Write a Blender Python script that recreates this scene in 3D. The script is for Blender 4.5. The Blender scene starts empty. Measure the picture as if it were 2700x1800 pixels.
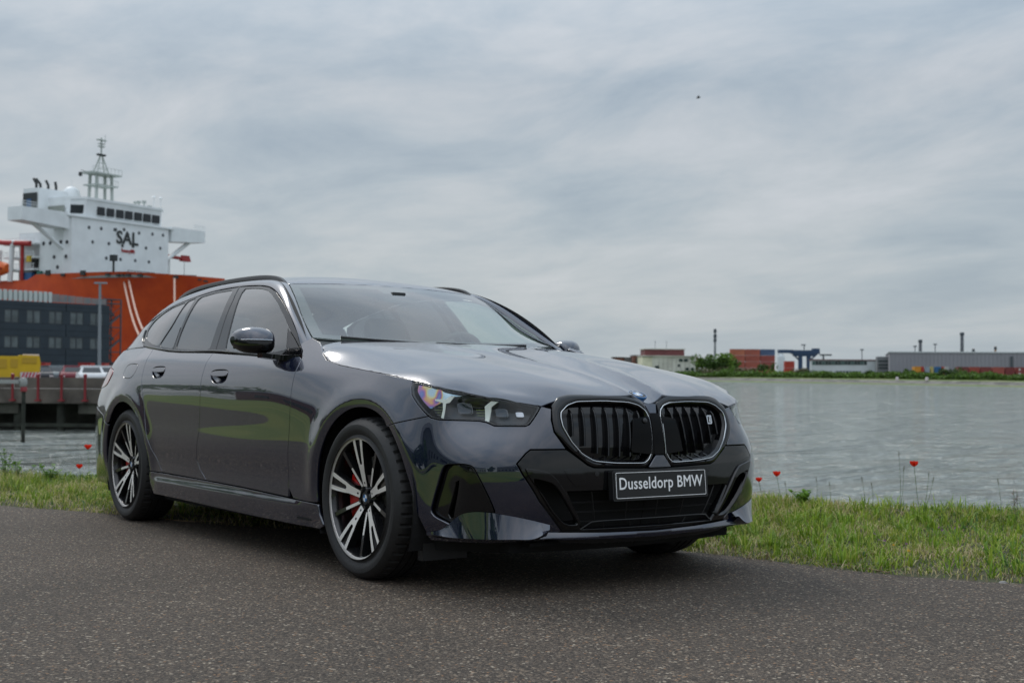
import bpy, math, random
import numpy as np
from mathutils import Vector, Matrix
from mathutils.geometry import delaunay_2d_cdt
R_ = math.radians
random.seed(7); np.random.seed(7)
scene = bpy.context.scene
col = scene.collection

# ================================================================= camera, sky, sun, exposure
# Two level frames: the world (level water and far shore) and the verge on which the car stands, which falls
# 1.2 degrees towards the water.  VERGE turns the second into the first about the camera's foot.
CAM = Vector((4.79680365, -3.58352568, 0.80429164))
YAW, PITCH, ROLL, FPX = 2.51409897, 0.0430969, 0.00770615, 3287.197
SLOPE = R_(1.18)
def basis(yaw, pitch, roll):
    f = Vector((math.cos(pitch)*math.cos(yaw), math.cos(pitch)*math.sin(yaw), math.sin(pitch)))
    r = f.cross(Vector((0, 0, 1))).normalized(); u = r.cross(f)
    c, s = math.cos(roll), math.sin(roll)
    return c*r+s*u, -s*r+c*u, f
RH = Vector((math.sin(YAW), -math.cos(YAW), 0))          # level right / forward of the view
FH = Vector((math.cos(YAW), math.sin(YAW), 0))
cr, cu, cf = basis(YAW, PITCH-SLOPE, ROLL)
VERGE = Matrix.Translation(CAM) @ Matrix.Rotation(-SLOPE, 4, RH) @ Matrix.Translation(-CAM)
cam_data = bpy.data.cameras.new('camera'); cam = bpy.data.objects.new('camera', cam_data); col.objects.link(cam)
m = Matrix((cr, cu, -cf)).transposed().to_4x4(); m.translation = CAM
cam.matrix_world = m
cam_data.sensor_width = 36; cam_data.lens = FPX/2700*36
cam_data.clip_start = .1; cam_data.clip_end = 6000
cam_data.dof.use_dof = True; cam_data.dof.focus_distance = 4.8; cam_data.dof.aperture_fstop = 5.2
scene.camera = cam

def at(px, py, D):
    """point of the world seen at a pixel of the 2700 px wide photograph, D metres ahead of the camera"""
    d = cf+cr*((px-1350)/FPX)-cu*((py-900)/FPX)
    return CAM+d*(D/d.dot(FH))
def on_plane(px, py, p0, n):
    d = cf+cr*((px-1350)/FPX)-cu*((py-900)/FPX)
    return CAM+d*((p0-CAM).dot(n)/d.dot(n))

SUN_EL, SUN_AZ = 45, 176      # azimuth measured from +x towards +y
world = bpy.data.worlds.new('World'); scene.world = world; world.use_nodes = True
nt = world.node_tree; nt.nodes.clear()
def N(t, **kw):
    n = nt.nodes.new(t)
    for k, v in kw.items(): setattr(n, k, v)
    return n
def L(a, b): nt.links.new(a, b)
out = N('ShaderNodeOutputWorld'); bg = N('ShaderNodeBackground'); bg.inputs['Strength'].default_value = .1
sky = N('ShaderNodeTexSky', sky_type='NISHITA', sun_disc=False, sun_elevation=R_(SUN_EL), sun_rotation=R_(90-SUN_AZ),
        air_density=1.2, dust_density=2.5)
tc = N('ShaderNodeTexCoord'); sep = N('ShaderNodeSeparateXYZ'); L(tc.outputs['Generated'], sep.inputs[0])
# clouds on a flat layer overhead: direction / (height + a little)
zz = N('ShaderNodeMath', operation='MAXIMUM'); L(sep.outputs['Z'], zz.inputs[0]); zz.inputs[1].default_value = 0.0
za = N('ShaderNodeMath', operation='ADD'); L(zz.outputs[0], za.inputs[0]); za.inputs[1].default_value = .16
dx = N('ShaderNodeMath', operation='DIVIDE'); L(sep.outputs['X'], dx.inputs[0]); L(za.outputs[0], dx.inputs[1])
dy = N('ShaderNodeMath', operation='DIVIDE'); L(sep.outputs['Y'], dy.inputs[0]); L(za.outputs[0], dy.inputs[1])
cmb = N('ShaderNodeCombineXYZ'); L(dx.outputs[0], cmb.inputs[0]); L(dy.outputs[0], cmb.inputs[1])
mp = N('ShaderNodeMapping'); L(cmb.outputs[0], mp.inputs[0]); mp.inputs['Rotation'].default_value = (0, 0, R_(-38)); mp.inputs['Scale'].default_value = (.78, 1.12, 1)
n1 = N('ShaderNodeTexNoise'); n1.inputs['Scale'].default_value = 1.7; n1.inputs['Detail'].default_value = 9; n1.inputs['Roughness'].default_value = .60; n1.inputs['Distortion'].default_value = .35
n2 = N('ShaderNodeTexNoise'); n2.inputs['Scale'].default_value = .42; n2.inputs['Detail'].default_value = 3; n2.inputs['Distortion'].default_value = .2
L(mp.outputs[0], n1.inputs['Vector']); L(mp.outputs[0], n2.inputs['Vector'])
mx = N('ShaderNodeMath', operation='MULTIPLY_ADD'); L(n2.outputs['Fac'], mx.inputs[0]); mx.inputs[1].default_value = .85; L(n1.outputs['Fac'], mx.inputs[2])
ramp = N('ShaderNodeValToRGB'); L(mx.outputs[0], ramp.inputs[0])
sub = N('ShaderNodeMath', operation='SUBTRACT'); L(mx.outputs[0], sub.inputs[0]); sub.inputs[1].default_value = .42; L(sub.outputs[0], ramp.inputs[0])
e = ramp.color_ramp.elements
e[0].position = .26; e[0].color = (2.95, 3.75, 4.65, 1)
e[1].position = .72; e[1].color = (6.1, 6.4, 6.9, 1)
e2 = ramp.color_ramp.elements.new(.44); e2.color = (4.1, 4.8, 5.5, 1)
e3 = ramp.color_ramp.elements.new(.58); e3.color = (5.2, 5.65, 6.15, 1)
# paler, slightly green-grey air towards the horizon
hz = N('ShaderNodeMapRange'); L(zz.outputs[0], hz.inputs[0]); hz.inputs[1].default_value = 0; hz.inputs[2].default_value = .22; hz.inputs[3].default_value = .62; hz.inputs[4].default_value = 0
mh = N('ShaderNodeMix', data_type='RGBA'); L(hz.outputs[0], mh.inputs['Factor']); L(ramp.outputs[0], mh.inputs['A']); mh.inputs['B'].default_value = (4.75, 5.3, 5.5, 1)
ms = N('ShaderNodeMix', data_type='RGBA'); ms.inputs['Factor'].default_value = .93; L(sky.outputs[0], ms.inputs['A']); L(mh.outputs['Result'], ms.inputs['B'])
# an overcast sky is about twice as bright overhead as near the horizon
el_ = N('ShaderNodeMapRange'); L(zz.outputs[0], el_.inputs[0]); el_.inputs[1].default_value = .22; el_.inputs[2].default_value = 1; el_.inputs[3].default_value = 1; el_.inputs[4].default_value = 2.7
vs = N('ShaderNodeVectorMath', operation='SCALE'); L(ms.outputs['Result'], vs.inputs[0]); L(el_.outputs[0], vs.inputs['Scale'])
L(vs.outputs[0], bg.inputs[0]); L(bg.outputs[0], out.inputs[0])

sun_d = bpy.data.lights.new('sun', 'SUN'); sun_d.energy = 1.0; sun_d.angle = R_(16); sun_d.color = (1, .955, .88)
sun = bpy.data.objects.new('sun', sun_d); col.objects.link(sun)
sd = Vector((math.cos(R_(SUN_EL))*math.cos(R_(SUN_AZ)), math.cos(R_(SUN_EL))*math.sin(R_(SUN_AZ)), math.sin(R_(SUN_EL))))
sun.rotation_euler = sd.to_track_quat('Z', 'Y').to_euler()
scene.view_settings.view_transform = 'Standard'; scene.view_settings.look = 'None'
scene.view_settings.exposure = 0.0; scene.view_settings.gamma = 1; scene.view_settings.use_curve_mapping = False
scene.render.engine = 'CYCLES'
scene.cycles.max_bounces = 8; scene.cycles.transparent_max_bounces = 16; scene.cycles.caustics_reflective = False; scene.cycles.caustics_refractive = False

# ================================================================= materials
def mat(name, color, rough=.6, metal=0, coat=0, coat_rough=.03, var=0, scale=3, bump=0, bscale=40, spec=.5, color2=None, emit=0, ior=None, stretch=None):
    m = bpy.data.materials.new(name); m.use_nodes = True; t = m.node_tree; b = t.nodes['Principled BSDF']
    c = (*color, 1)
    b.inputs['Base Color'].default_value = c; b.inputs['Roughness'].default_value = rough; b.inputs['Metallic'].default_value = metal
    b.inputs['Coat Weight'].default_value = coat; b.inputs['Coat Roughness'].default_value = coat_rough
    b.inputs['Specular IOR Level'].default_value = spec
    if ior: b.inputs['IOR'].default_value = ior
    if emit: b.inputs['Emission Color'].default_value = c; b.inputs['Emission Strength'].default_value = emit
    tcn = t.nodes.new('ShaderNodeTexCoord'); src = tcn.outputs['Object']
    if stretch:
        mpn = t.nodes.new('ShaderNodeMapping'); mpn.inputs['Scale'].default_value = stretch; t.links.new(src, mpn.inputs[0]); src = mpn.outputs[0]
    if var or color2:
        n = t.nodes.new('ShaderNodeTexNoise'); n.inputs['Scale'].default_value = scale; n.inputs['Detail'].default_value = 6; t.links.new(src, n.inputs['Vector'])
        r = t.nodes.new('ShaderNodeValToRGB'); t.links.new(n.outputs['Fac'], r.inputs[0])
        c2 = color2 or tuple(max(0, v*(1-var)) for v in color); c1 = color if color2 else tuple(min(1, v*(1+var)) for v in color)
        r.color_ramp.elements[0].position = .35; r.color_ramp.elements[1].position = .65
        r.color_ramp.elements[0].color = (*c2, 1); r.color_ramp.elements[1].color = (*c1, 1)
        t.links.new(r.outputs[0], b.inputs['Base Color'])
    if bump:
        n = t.nodes.new('ShaderNodeTexNoise'); n.inputs['Scale'].default_value = bscale; n.inputs['Detail'].default_value = 4; t.links.new(src, n.inputs['Vector'])
        bn = t.nodes.new('ShaderNodeBump'); bn.inputs['Strength'].default_value = bump; bn.inputs['Distance'].default_value = .01
        t.links.new(n.outputs['Fac'], bn.inputs['Height']); t.links.new(bn.outputs[0], b.inputs['Normal'])
    return m
def glass_mat(name, tint, refl=1.8, rough=0.0, body=0.0):
    """thin pane: tinted see-through plus the mirror image of both of its faces"""
    m = bpy.data.materials.new(name); m.use_nodes = True; t = m.node_tree; t.nodes.clear()
    o = t.nodes.new('ShaderNodeOutputMaterial'); tr = t.nodes.new('ShaderNodeBsdfTransparent'); tr.inputs[0].default_value = (*tint, 1)
    gl = t.nodes.new('ShaderNodeBsdfGlossy'); gl.inputs['Roughness'].default_value = rough
    fr = t.nodes.new('ShaderNodeFresnel'); ge = t.nodes.new('ShaderNodeNewGeometry'); mi_ = t.nodes.new('ShaderNodeMapRange'); mi_.inputs[3].default_value = 1.52; mi_.inputs[4].default_value = 1/1.52
    t.links.new(ge.outputs['Backfacing'], mi_.inputs[0]); t.links.new(mi_.outputs[0], fr.inputs['IOR'])      # same pane from either side
    mu = t.nodes.new('ShaderNodeMath'); mu.operation = 'MULTIPLY'; mu.use_clamp = True; mu.inputs[1].default_value = refl; t.links.new(fr.outputs[0], mu.inputs[0])
    mxn = t.nodes.new('ShaderNodeMixShader'); t.links.new(mu.outputs[0], mxn.inputs[0]); t.links.new(tr.outputs[0], mxn.inputs[1]); t.links.new(gl.outputs[0], mxn.inputs[2])
    t.links.new(mxn.outputs[0], o.inputs[0])
    return m
M = {}
M['paint'] = mat('car_paint', (.0035, .0080, .030), .22, .40, 1.0, .008, spec=.35)
M['paint'].node_tree.nodes['Principled BSDF'].inputs['Coat IOR'].default_value = 1.95
M['gloss'] = mat('gloss_black', (.005, .005, .006), .06, 0, 0, .02, spec=.55)
M['sensor'] = mat('sensor_cover', (.003, .003, .003), .12, spec=.12)
M['satin'] = mat('satin_black', (.012, .012, .013), .38)
M['matte'] = mat('matte_black', (.008, .008, .008), .9)
M['liner'] = mat('wheel_liner', (.010, .010, .011), .95, bump=.3, bscale=30)
M['rubber'] = mat('tyre_rubber', (.016, .0155, .016), .62, bump=.15, bscale=90, var=.25, scale=9)
M['silver'] = mat('machined_alloy', (.86, .82, .78), .38, .40)
M['rimdark'] = mat('dark_alloy', (.022, .022, .024), .25, .5, .6, .05)
M['chrome'] = mat('satin_chrome', (.60, .61, .62), .16, 1)
M['redcal'] = mat('red_caliper', (.55, .012, .008), .35, coat=.5)
M['disc'] = mat('brake_disc', (.16, .155, .15), .35, .9)
M['white'] = mat('white_print', (.93, .93, .93), .6)
M['platebk'] = mat('plate_black', (.008, .008, .008), .45)
M['blue'] = mat('badge_blue', (.02, .16, .42), .3, coat=.5)
M['badgewhite'] = mat('badge_white', (.72, .74, .76), .3, coat=.5)
M['guide'] = mat('light_guide', (.93, .96, .86), .5, spec=.5)
M['lens'] = glass_mat('lamp_lens', (.93, .95, .97), 1.25)
M['tail'] = mat('tail_lamp_red', (.30, .006, .010), .08, coat=1)
M['wind'] = glass_mat('windscreen_glass', (.74, .84, .79), 2.0)
M['side'] = glass_mat('side_glass', (.60, .70, .65), 2.3)
M['privacy'] = glass_mat('privacy_glass', (.07, .075, .08), 2.0)
M['interior'] = mat('cabin_trim', (.050, .048, .048), .75, var=.2, scale=8)
M['seat'] = mat('seat_leather', (.13, .125, .12), .5, bump=.2, bscale=60)
M['frit'] = mat('glass_border_print', (.03, .032, .034), .5)
M['projector'] = mat('projector_glass', (.035, .045, .06), .04, coat=1, metal=.3)
M['bezel'] = mat('lamp_bezel', (.16, .165, .17), .25, .9)
M['housing'] = mat('lamp_housing', (.035, .037, .04), .28, .3)
M['lampchrome'] = mat('lamp_reflector_metal', (.55, .57, .6), .12, 1)
# iridescent sheen of the outer lamp chamber, painted into the base colour
mi = mat('iridescent_reflector', (.34, .36, .40), .22, .9); tt = mi.node_tree; bb = tt.nodes['Principled BSDF']
tcn = tt.nodes.new('ShaderNodeTexCoord'); nn_ = tt.nodes.new('ShaderNodeTexNoise'); nn_.inputs['Scale'].default_value = 10; nn_.inputs['Detail'].default_value = 1; nn_.inputs['Distortion'].default_value = .8
tt.links.new(tcn.outputs['Object'], nn_.inputs['Vector']); rr_ = tt.nodes.new('ShaderNodeValToRGB'); tt.links.new(nn_.outputs['Fac'], rr_.inputs[0])
cs_ = [(.25, (.55,.72,.80)), (.40, (.62,.78,.84)), (.455, (.90,.80,.40)), (.49, (.90,.50,.22)), (.53, (.62,.25,.42)), (.58, (.26,.24,.55)), (.65, (.28,.45,.66)), (.75, (.70,.80,.82))]
rr_.color_ramp.elements[0].position = cs_[0][0]; rr_.color_ramp.elements[0].color = (*cs_[0][1], 1); rr_.color_ramp.elements[1].position = cs_[-1][0]; rr_.color_ramp.elements[1].color = (*cs_[-1][1], 1)
for p_, c_ in cs_[1:-1]: e_ = rr_.color_ramp.elements.new(p_); e_.color = (*c_, 1)
tt.links.new(rr_.outputs[0], bb.inputs['Base Color'])
M['irid'] = mi

# ================================================================= object helpers
NEAR = []      # top-level objects that stand on the verge
def mesh_data(name, V, F, mats, smooth=True, normals=None, midx=None, sharp=None):
    me = bpy.data.meshes.new(name)
    V = np.asarray(V, float).reshape(-1, 3)
    F = [tuple(int(i) for i in f) for f in F]
    me.from_pydata([tuple(v) for v in V], [], F)
    for mm in (mats if isinstance(mats, (list, tuple)) else [mats]): me.materials.append(mm)
    if smooth: me.polygons.foreach_set('use_smooth', [True]*len(me.polygons))
    if midx is not None: me.polygons.foreach_set('material_index', midx)
    me.update()
    if normals is not None: me.normals_split_custom_set_from_vertices([tuple(n) for n in normals])
    elif smooth and sharp is not None: me.set_sharp_from_angle(angle=R_(sharp))
    return me
def link(name, me, parent=None, label=None, cat=None, group=None, kind=None, near=False, loc=None):
    o = bpy.data.objects.new(name, me); col.objects.link(o)
    if parent is not None: o.parent = parent
    if label: o['label'] = label
    if cat: o['category'] = cat
    if group: o['group'] = group
    if kind: o['kind'] = kind
    if loc is not None: o.location = loc
    if near and parent is None: NEAR.append(o)
    return o
class MB:
    """collects shapes into one mesh"""
    def __init__(s): s.V = []; s.F = []; s.m = []
    def add(s, V, F, mi=0):
        k = len(s.V); s.V += [tuple(v) for v in V]; s.F += [tuple(i+k for i in f) for f in F]; s.m += [mi]*len(F); return s
    def box(s, x0, x1, y0, y1, z0, z1, mi=0, taper=0):
        t = taper
        V = [(x0,y0,z0),(x1,y0,z0),(x1,y1,z0),(x0,y1,z0),(x0+t,y0+t,z1),(x1-t,y0+t,z1),(x1-t,y1-t,z1),(x0+t,y1-t,z1)]
        return s.add(V, [(3,2,1,0),(4,5,6,7),(0,1,5,4),(1,2,6,5),(2,3,7,6),(3,0,4,7)], mi)
    def tube(s, pts, r, n=8, mi=0, close=False, caps=True):
        pts = [Vector(p) for p in pts]; rs = r if isinstance(r, (list, tuple)) else [r]*len(pts); V = []; N_ = len(pts)
        up = None
        for i, p in enumerate(pts):
            a = pts[(i-1) % N_] if (close or i) else p; b = pts[(i+1) % N_] if (close or i < N_-1) else p
            t = (b-a).normalized()
            if up is None: up = t.orthogonal().normalized()
            up = (up-t*up.dot(t)).normalized(); w = t.cross(up)
            for k in range(n):
                an = 2*math.pi*k/n; V.append(p+(up*math.cos(an)+w*math.sin(an))*rs[i])
        F = []
        for i in range(N_ if close else N_-1):
            j = (i+1) % N_
            for k in range(n): F.append((i*n+k, i*n+(k+1) % n, j*n+(k+1) % n, j*n+k))
        if not close and caps: F += [tuple(range(n-1, -1, -1)), tuple(range((N_-1)*n, N_*n))]
        return s.add(V, F, mi)
    def lathe(s, prof, c, axis, n=48, mi=0, mis=None):
        """prof: (radius, along axis); c: centre"""
        c = Vector(c); ax = Vector(axis).normalized(); u = Vector((0, 0, 1)) if abs(ax.z) < .9 else Vector((1, 0, 0)); w = ax.cross(u).normalized(); u = w.cross(ax)
        V = []
        for k in range(n):
            a = 2*math.pi*k/n; d = u*math.cos(a)+w*math.sin(a)
            V += [c+d*r+ax*h for r, h in prof]
        P = len(prof); k0 = len(s.V); s.V += [tuple(v) for v in V]
        for k in range(n):
            for i in range(P-1):
                a, b = k*P+i, ((k+1) % n)*P+i
                s.F.append((k0+a, k0+b, k0+b+1, k0+a+1)); s.m.append(mis[i] if mis else mi)
        return s
    def prism(s, poly, f0, f1, mi=0, mside=None):
        """closed solid between two images of a polygon"""
        n = len(poly); V = [f0(*p) for p in poly]+[f1(*p) for p in poly]
        k = len(s.V); s.V += [tuple(v) for v in V]
        s.F += [tuple(k+i for i in range(n)), tuple(k+n+i for i in range(n-1, -1, -1))]; s.m += [mi, mi if mside is None else mside]
        for i in range(n):
            j = (i+1) % n; s.F.append((k+j, k+i, k+n+i, k+n+j)); s.m.append(mi if mside is None else mside)
        return s
    def data(s, name, mats, smooth=False, sharp=None): return mesh_data(name, s.V, s.F, mats, smooth, midx=s.m, sharp=sharp)
    def build(s, name, mats, parent=None, smooth=False, sharp=35, **kw): return link(name, s.data(name, mats, smooth, sharp if smooth else None), parent, **kw)
def text_mesh(name, body, size, mats, bold=0.0, ext=.001, space=1.0):
    cu = bpy.data.curves.new(name, 'FONT'); cu.body = body; cu.size = size; cu.extrude = ext; cu.offset = bold; cu.align_x = 'CENTER'; cu.align_y = 'CENTER'; cu.space_character = space
    cu.resolution_u = 3
    o = bpy.data.objects.new(name, cu); col.objects.link(o); dg = bpy.context.evaluated_depsgraph_get()
    me = bpy.data.meshes.new_from_object(o.evaluated_get(dg)); bpy.data.objects.remove(o); bpy.data.curves.remove(cu)
    me.materials.clear(); me.materials.append(mats); me.name = name
    return me
def frame(o, x, y, z=None, loc=(0, 0, 0)):
    x = Vector(x).normalized(); y = Vector(y).normalized(); z = x.cross(y).normalized(); y = z.cross(x)
    m = Matrix((x, y, z)).transposed().to_4x4(); m.translation = Vector(loc); o.matrix_basis = m
def empty(name, loc=(0, 0, 0), **kw): return link(name, None, loc=loc, **kw)
def children(o): return [c for c in bpy.data.objects if c.parent == o]
# ------------------------------------------------------------------ smooth surfaces of the car, in metres, x forward, y left, z up
def pchip_like(xs, ys, q):
    """natural cubic spline through (xs, ys) for every column of ys, evaluated at q"""
    xs = np.asarray(xs, float); ys = np.asarray(ys, float); n = len(xs)
    h = np.diff(xs); A = np.zeros((n, n)); rhs = np.zeros_like(ys)
    A[0, 0] = A[-1, -1] = 1
    for i in range(1, n-1):
        A[i, i-1] = h[i-1]; A[i, i] = 2*(h[i-1]+h[i]); A[i, i+1] = h[i]
        rhs[i] = 6*((ys[i+1]-ys[i])/h[i]-(ys[i]-ys[i-1])/h[i-1])
    M = np.linalg.solve(A, rhs)
    q = np.asarray(q, float); k = np.clip(np.searchsorted(xs, q)-1, 0, n-2)
    sh = (len(q),)+(1,)*(ys.ndim-1)
    hh = h[k].reshape(sh); a = ((xs[k+1]-q).reshape(sh))/hh; b = 1-a
    return a*ys[k]+b*ys[k+1]+((a**3-a)*M[k]+(b**3-b)*M[k+1])*hh*hh/6
def gauss(G, s, axis):
    if s <= 0: return G
    r = int(3*s)+1; w = np.exp(-.5*(np.arange(-r, r+1)/s)**2); w /= w.sum()
    n = G.shape[axis]
    # linear-extrapolating pad keeps slopes at the borders
    G = np.moveaxis(G, axis, 0)
    lo = 2*G[0]-G[1:r+1][::-1]; hi = 2*G[-1]-G[-r-1:-1][::-1]
    P = np.concatenate([lo, G, hi], 0)
    out = sum(w[i]*P[i:i+n] for i in range(2*r+1))
    return np.moveaxis(out, 0, axis)
class Grid:
    def __init__(s, a0, a1, b0, b1, step, ka, kb, tab, sa=0, sb=0):
        s.a0, s.b0, s.st = a0, b0, step
        na = int(round((a1-a0)/step))+1; nb = int(round((b1-b0)/step))+1
        A = a0+np.arange(na)*step; B = b0+np.arange(nb)*step
        T = np.asarray(tab, float)                       # [ka][kb]
        T = pchip_like(ka, T, A); T = pchip_like(kb, T.T, B).T
        s.G = gauss(gauss(T, sa/step, 0), sb/step, 1); s.na, s.nb = na, nb
    def __call__(s, a, b):
        a = (np.asarray(a, float)-s.a0)/s.st; b = (np.asarray(b, float)-s.b0)/s.st
        i = np.clip(np.floor(a).astype(int), 1, s.na-3); j = np.clip(np.floor(b).astype(int), 1, s.nb-3)
        fa = a-i; fb = b-j
        def w(t): return (-.5*t+t*t-.5*t**3, 1-2.5*t*t+1.5*t**3, .5*t+2*t*t-1.5*t**3, -.5*t*t+.5*t**3)
        wa, wb = w(fa), w(fb); r = 0
        for p in range(4):
            for q in range(4): r = r+wa[p]*wb[q]*s.G[i+p-1, j+q-1]
        return r
ZL = [.12,.18,.30,.40,.50,.62,.72,.80,.86,.92,.98,1.04,1.10]
# front knots: u -> (x, y) for every level
FX = [.80,.845,.893,.910,.912,.902,.880,.842,.805,.76,.70,.63,.56]          # x on the centre line
def front_rows():
    rows = []; us = [0,.2,.34,.47,.60,.72,.84,1.0]
    drop = [0,.012,.026,.048,.088,.168,.275,.415]
    yy =   [0,.2,.34,.47,.60,.715,.800,.862]
    for k, u in enumerate(us):
        xr, yr = [], []
        for l, z in enumerate(ZL):
            f = (z-.5)
            lean = 0 if z < .55 else (z-.55)
            d = drop[k]*(1+.25*lean)
            x = FX[l]-d
            y = yy[k]
            if k >= 5: y -= (.16*lean+.35*lean*lean)*(0, .33, .6, .38)[k-4]; x -= .04*lean*(k-4)
            if 4 <= k <= 6:
                e = float(np.interp(z, [.12,.30,.50,.58,.62,.66,.71,.76,.80,.84,.9], [.012,.022,.03,.034,.018,0,-.012,.004,.028,.046,.055]))*(.4, .9, 1)[k-4]
                x += e*.75; y += e*.66
            if z < .3: y -= (.3-z)*.25*min(1, k/5)
            if k == 7: x = .50+(.0 if z > .3 else (z-.3)*.1)
            xr.append(x); yr.append(y)
        rows.append((u, xr, yr))
    return rows
SX = [.36,.2,0,-.34,-.69,-1.2,-1.8,-2.4,-2.75,-3.0,-3.3,-3.6,-3.85]
SY = [
 [.88,.895,.905,.909,.912,.907,.894,.877,.858,.825,.79,.75,.70],
 [.89,.90,.912,.916,.920,.918,.909,.893,.874,.845,.805,.76,.70],
 [.90,.91,.918,.922,.926,.926,.918,.904,.886,.86,.82,.77,.71],
 [.90,.905,.920,.922,.929,.931,.929,.920,.903,.877,.837,.787,.72],
 [.90,.905,.918,.918,.930,.933,.935,.934,.926,.907,.872,.83,.785],
 [.90,.905,.918,.918,.934,.9365,.9395,.9405,.936,.921,.891,.855,.81],
 [.90,.905,.918,.920,.936,.939,.9425,.9445,.942,.928,.899,.862,.818],
 [.90,.905,.918,.922,.938,.942,.946,.9485,.946,.934,.908,.872,.83],
 [.895,.905,.915,.921,.938,.945,.950,.952,.949,.937,.912,.877,.832],
 [.89,.90,.912,.922,.938,.950,.955,.953,.946,.932,.906,.868,.82],
 [.88,.90,.914,.924,.934,.941,.941,.934,.923,.907,.88,.842,.79],
 [.855,.875,.893,.902,.907,.909,.904,.893,.877,.858,.83,.79,.735],
 [.78,.81,.83,.838,.842,.842,.835,.818,.796,.768,.735,.69,.64]]
RK = [5.53,5.69,5.95,6.35]
RXb = [-3.98,-4.07,-4.13,-4.15]; RYb = [.72,.575,.35,.0]
def rear_rows():
    rows = []
    for k, u in enumerate(RK):
        xr, yr = [], []
        for z in ZL:
            ins = .10*max(0, .35-z)/.2+.42*max(0, z-.72)**1.3
            xr.append(RXb[k]+ins*(.8 if k else .5)); yr.append(RYb[k]*(1-ins*.9))
        rows.append((u, xr, yr))
    return rows
def _W():
    ku, X, Y = [], [], []
    for u, xr, yr in front_rows(): ku.append(u); X.append(xr); Y.append(yr)
    for i, x in enumerate(SX): ku.append(1.5-x); X.append([x]*len(ZL)); Y.append(SY[i])
    for u, xr, yr in rear_rows(): ku.append(u); X.append(xr); Y.append(yr)
    ku = [-.34,-.2]+ku; X = [X[2],X[1]]+X; Y = [[-v for v in Y[2]],[-v for v in Y[1]]]+Y
    return (Grid(-.34,6.35,.12,1.10,.01,ku,ZL,X,.02,.022), Grid(-.34,6.35,.12,1.10,.01,ku,ZL,Y,.02,.022))
WX, WY = _W()
def sstep(a, b, t): t = np.clip((t-a)/(b-a), 0, 1); return t*t*(3-2*t)
def W(u, z, off=0.0):
    """wall of the body: u runs from the nose centre (0) round the corner and along the side (u = 1.5 - x)"""
    u = np.asarray(u, float); z = np.asarray(z, float)
    x = WX(u, z); y = WY(u, z); d = np.zeros_like(x)
    # wheel-arch lips
    side = sstep(.95, 1.1, u)
    for cx, R, h in ((0., .395, .011), (-2.995, .392, .012)):
        r = np.hypot(x-cx, z-.352); c = R+.047
        t = (r-c)/.047; g = np.where(t < 0, 1-.95*(np.sqrt(t*t+.04)-.2)/.82, np.exp(-(t/1.35)**2))
        g = g*sstep(.25, .42, z)
        d = d+h*g*side
    # shoulder crease along the doors
    zc = np.interp(u, [1.5,1.8,2.1,2.7,3.3,3.8,4.4,4.75,5.2], [.86,.89,.911,.952,.975,.994,1.0,.995,.975])
    amp = .0055*sstep(1.7, 2.3, u)*(1-sstep(4.6, 5.2, u))
    d = d+amp*(1.1-(np.sqrt(((z-zc)/.05)**2+.03)))*np.exp(-((z-zc)/.07)**2)
    # sill shelf
    sl = sstep(1.95, 2.15, u)*(1-sstep(3.95, 4.1, u))
    d = d+sl*.008*(1-sstep(.270, .314, z))
    if np.any(d) or np.any(off):
        e = 2e-3
        tx, ty = WX(u+e, z)-WX(u-e, z), WY(u+e, z)-WY(u-e, z)
        n = np.hypot(tx, ty)+1e-12; nx, ny = ty/n, -tx/n    # outward for y>0 half, x decreasing with u
        x = x+nx*(d+off); y = y+ny*(d+off)
    return np.stack([x, y, z+0*x], -1)
# greenhouse side
GX = [-.4,-.8,-1.2,-1.8,-2.4,-3.0,-3.3,-3.6,-3.9,-4.15]
GZ = [.98,1.03,1.10,1.20,1.30,1.38,1.43,1.48]
GT = [[.81,.79,.765,.725,.68,.635,.60,.55],[.845,.827,.80,.758,.712,.668,.63,.58],[.875,.856,.825,.78,.728,.675,.633,.58],
 [.882,.864,.833,.788,.736,.682,.638,.585],[.884,.867,.836,.79,.738,.682,.636,.585],[.88,.863,.824,.772,.712,.652,.605,.555],
 [.862,.842,.79,.73,.66,.595,.55,.50],[.82,.79,.725,.65,.575,.505,.46,.41],[.71,.68,.62,.54,.46,.40,.35,.30],[.60,.56,.50,.42,.34,.27,.23,.18]]
GY = Grid(-4.15,-.4,.98,1.48,.01,[-v for v in GX][::1] if 0 else GX[::-1],GZ,GT[::-1],.03,.015)
def G(x, z, off=0.0):
    x = np.asarray(x, float); z = np.asarray(z, float); y = GY(x, z)+off
    return np.stack([x+0*y, y, z+0*y], -1)
# hood
HS = [-.95,-.75,-.57,-.34,-.1,.1,.29,.47,.60,.70,.79,.86,.93]
HYE= [.86,.86,.862,.867,.872,.873,.864,.835,.775,.68,.545,.47,.41]
HF = [0,.12,.3,.5,.7,.85,.94,1.0,1.06]
HZ = [[1.112,1.113,1.111,1.105,1.095,1.085,1.062,1.00,.93],[1.083,1.084,1.083,1.080,1.073,1.062,1.04,.985,.92],
 [1.064,1.066,1.066,1.062,1.055,1.043,1.016,.963,.90],[1.040,1.043,1.044,1.039,1.028,1.008,.976,.939,.89],
 [1.006,1.010,1.012,1.008,.996,.974,.944,.911,.87],[.974,.980,.984,.980,.967,.944,.915,.885,.85],
 [.936,.946,.949,.947,.937,.92,.897,.867,.835],[.896,.91,.918,.914,.903,.885,.863,.836,.81],
 [.866,.882,.889,.885,.868,.848,.83,.81,.79],[.838,.852,.862,.858,.842,.82,.803,.785,.77],
 [.808,.822,.831,.826,.811,.791,.776,.760,.747],[.775,.788,.797,.793,.777,.762,.75,.738,.727],[.735,.745,.753,.75,.74,.73,.72,.71,.70]]
HZm = [[r[2],r[1]]+r for r in HZ]
HG = Grid(-.95,.93,-.3,1.06,.01,HS,[-.3,-.12]+HF,HZm,.03,.02)
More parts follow.
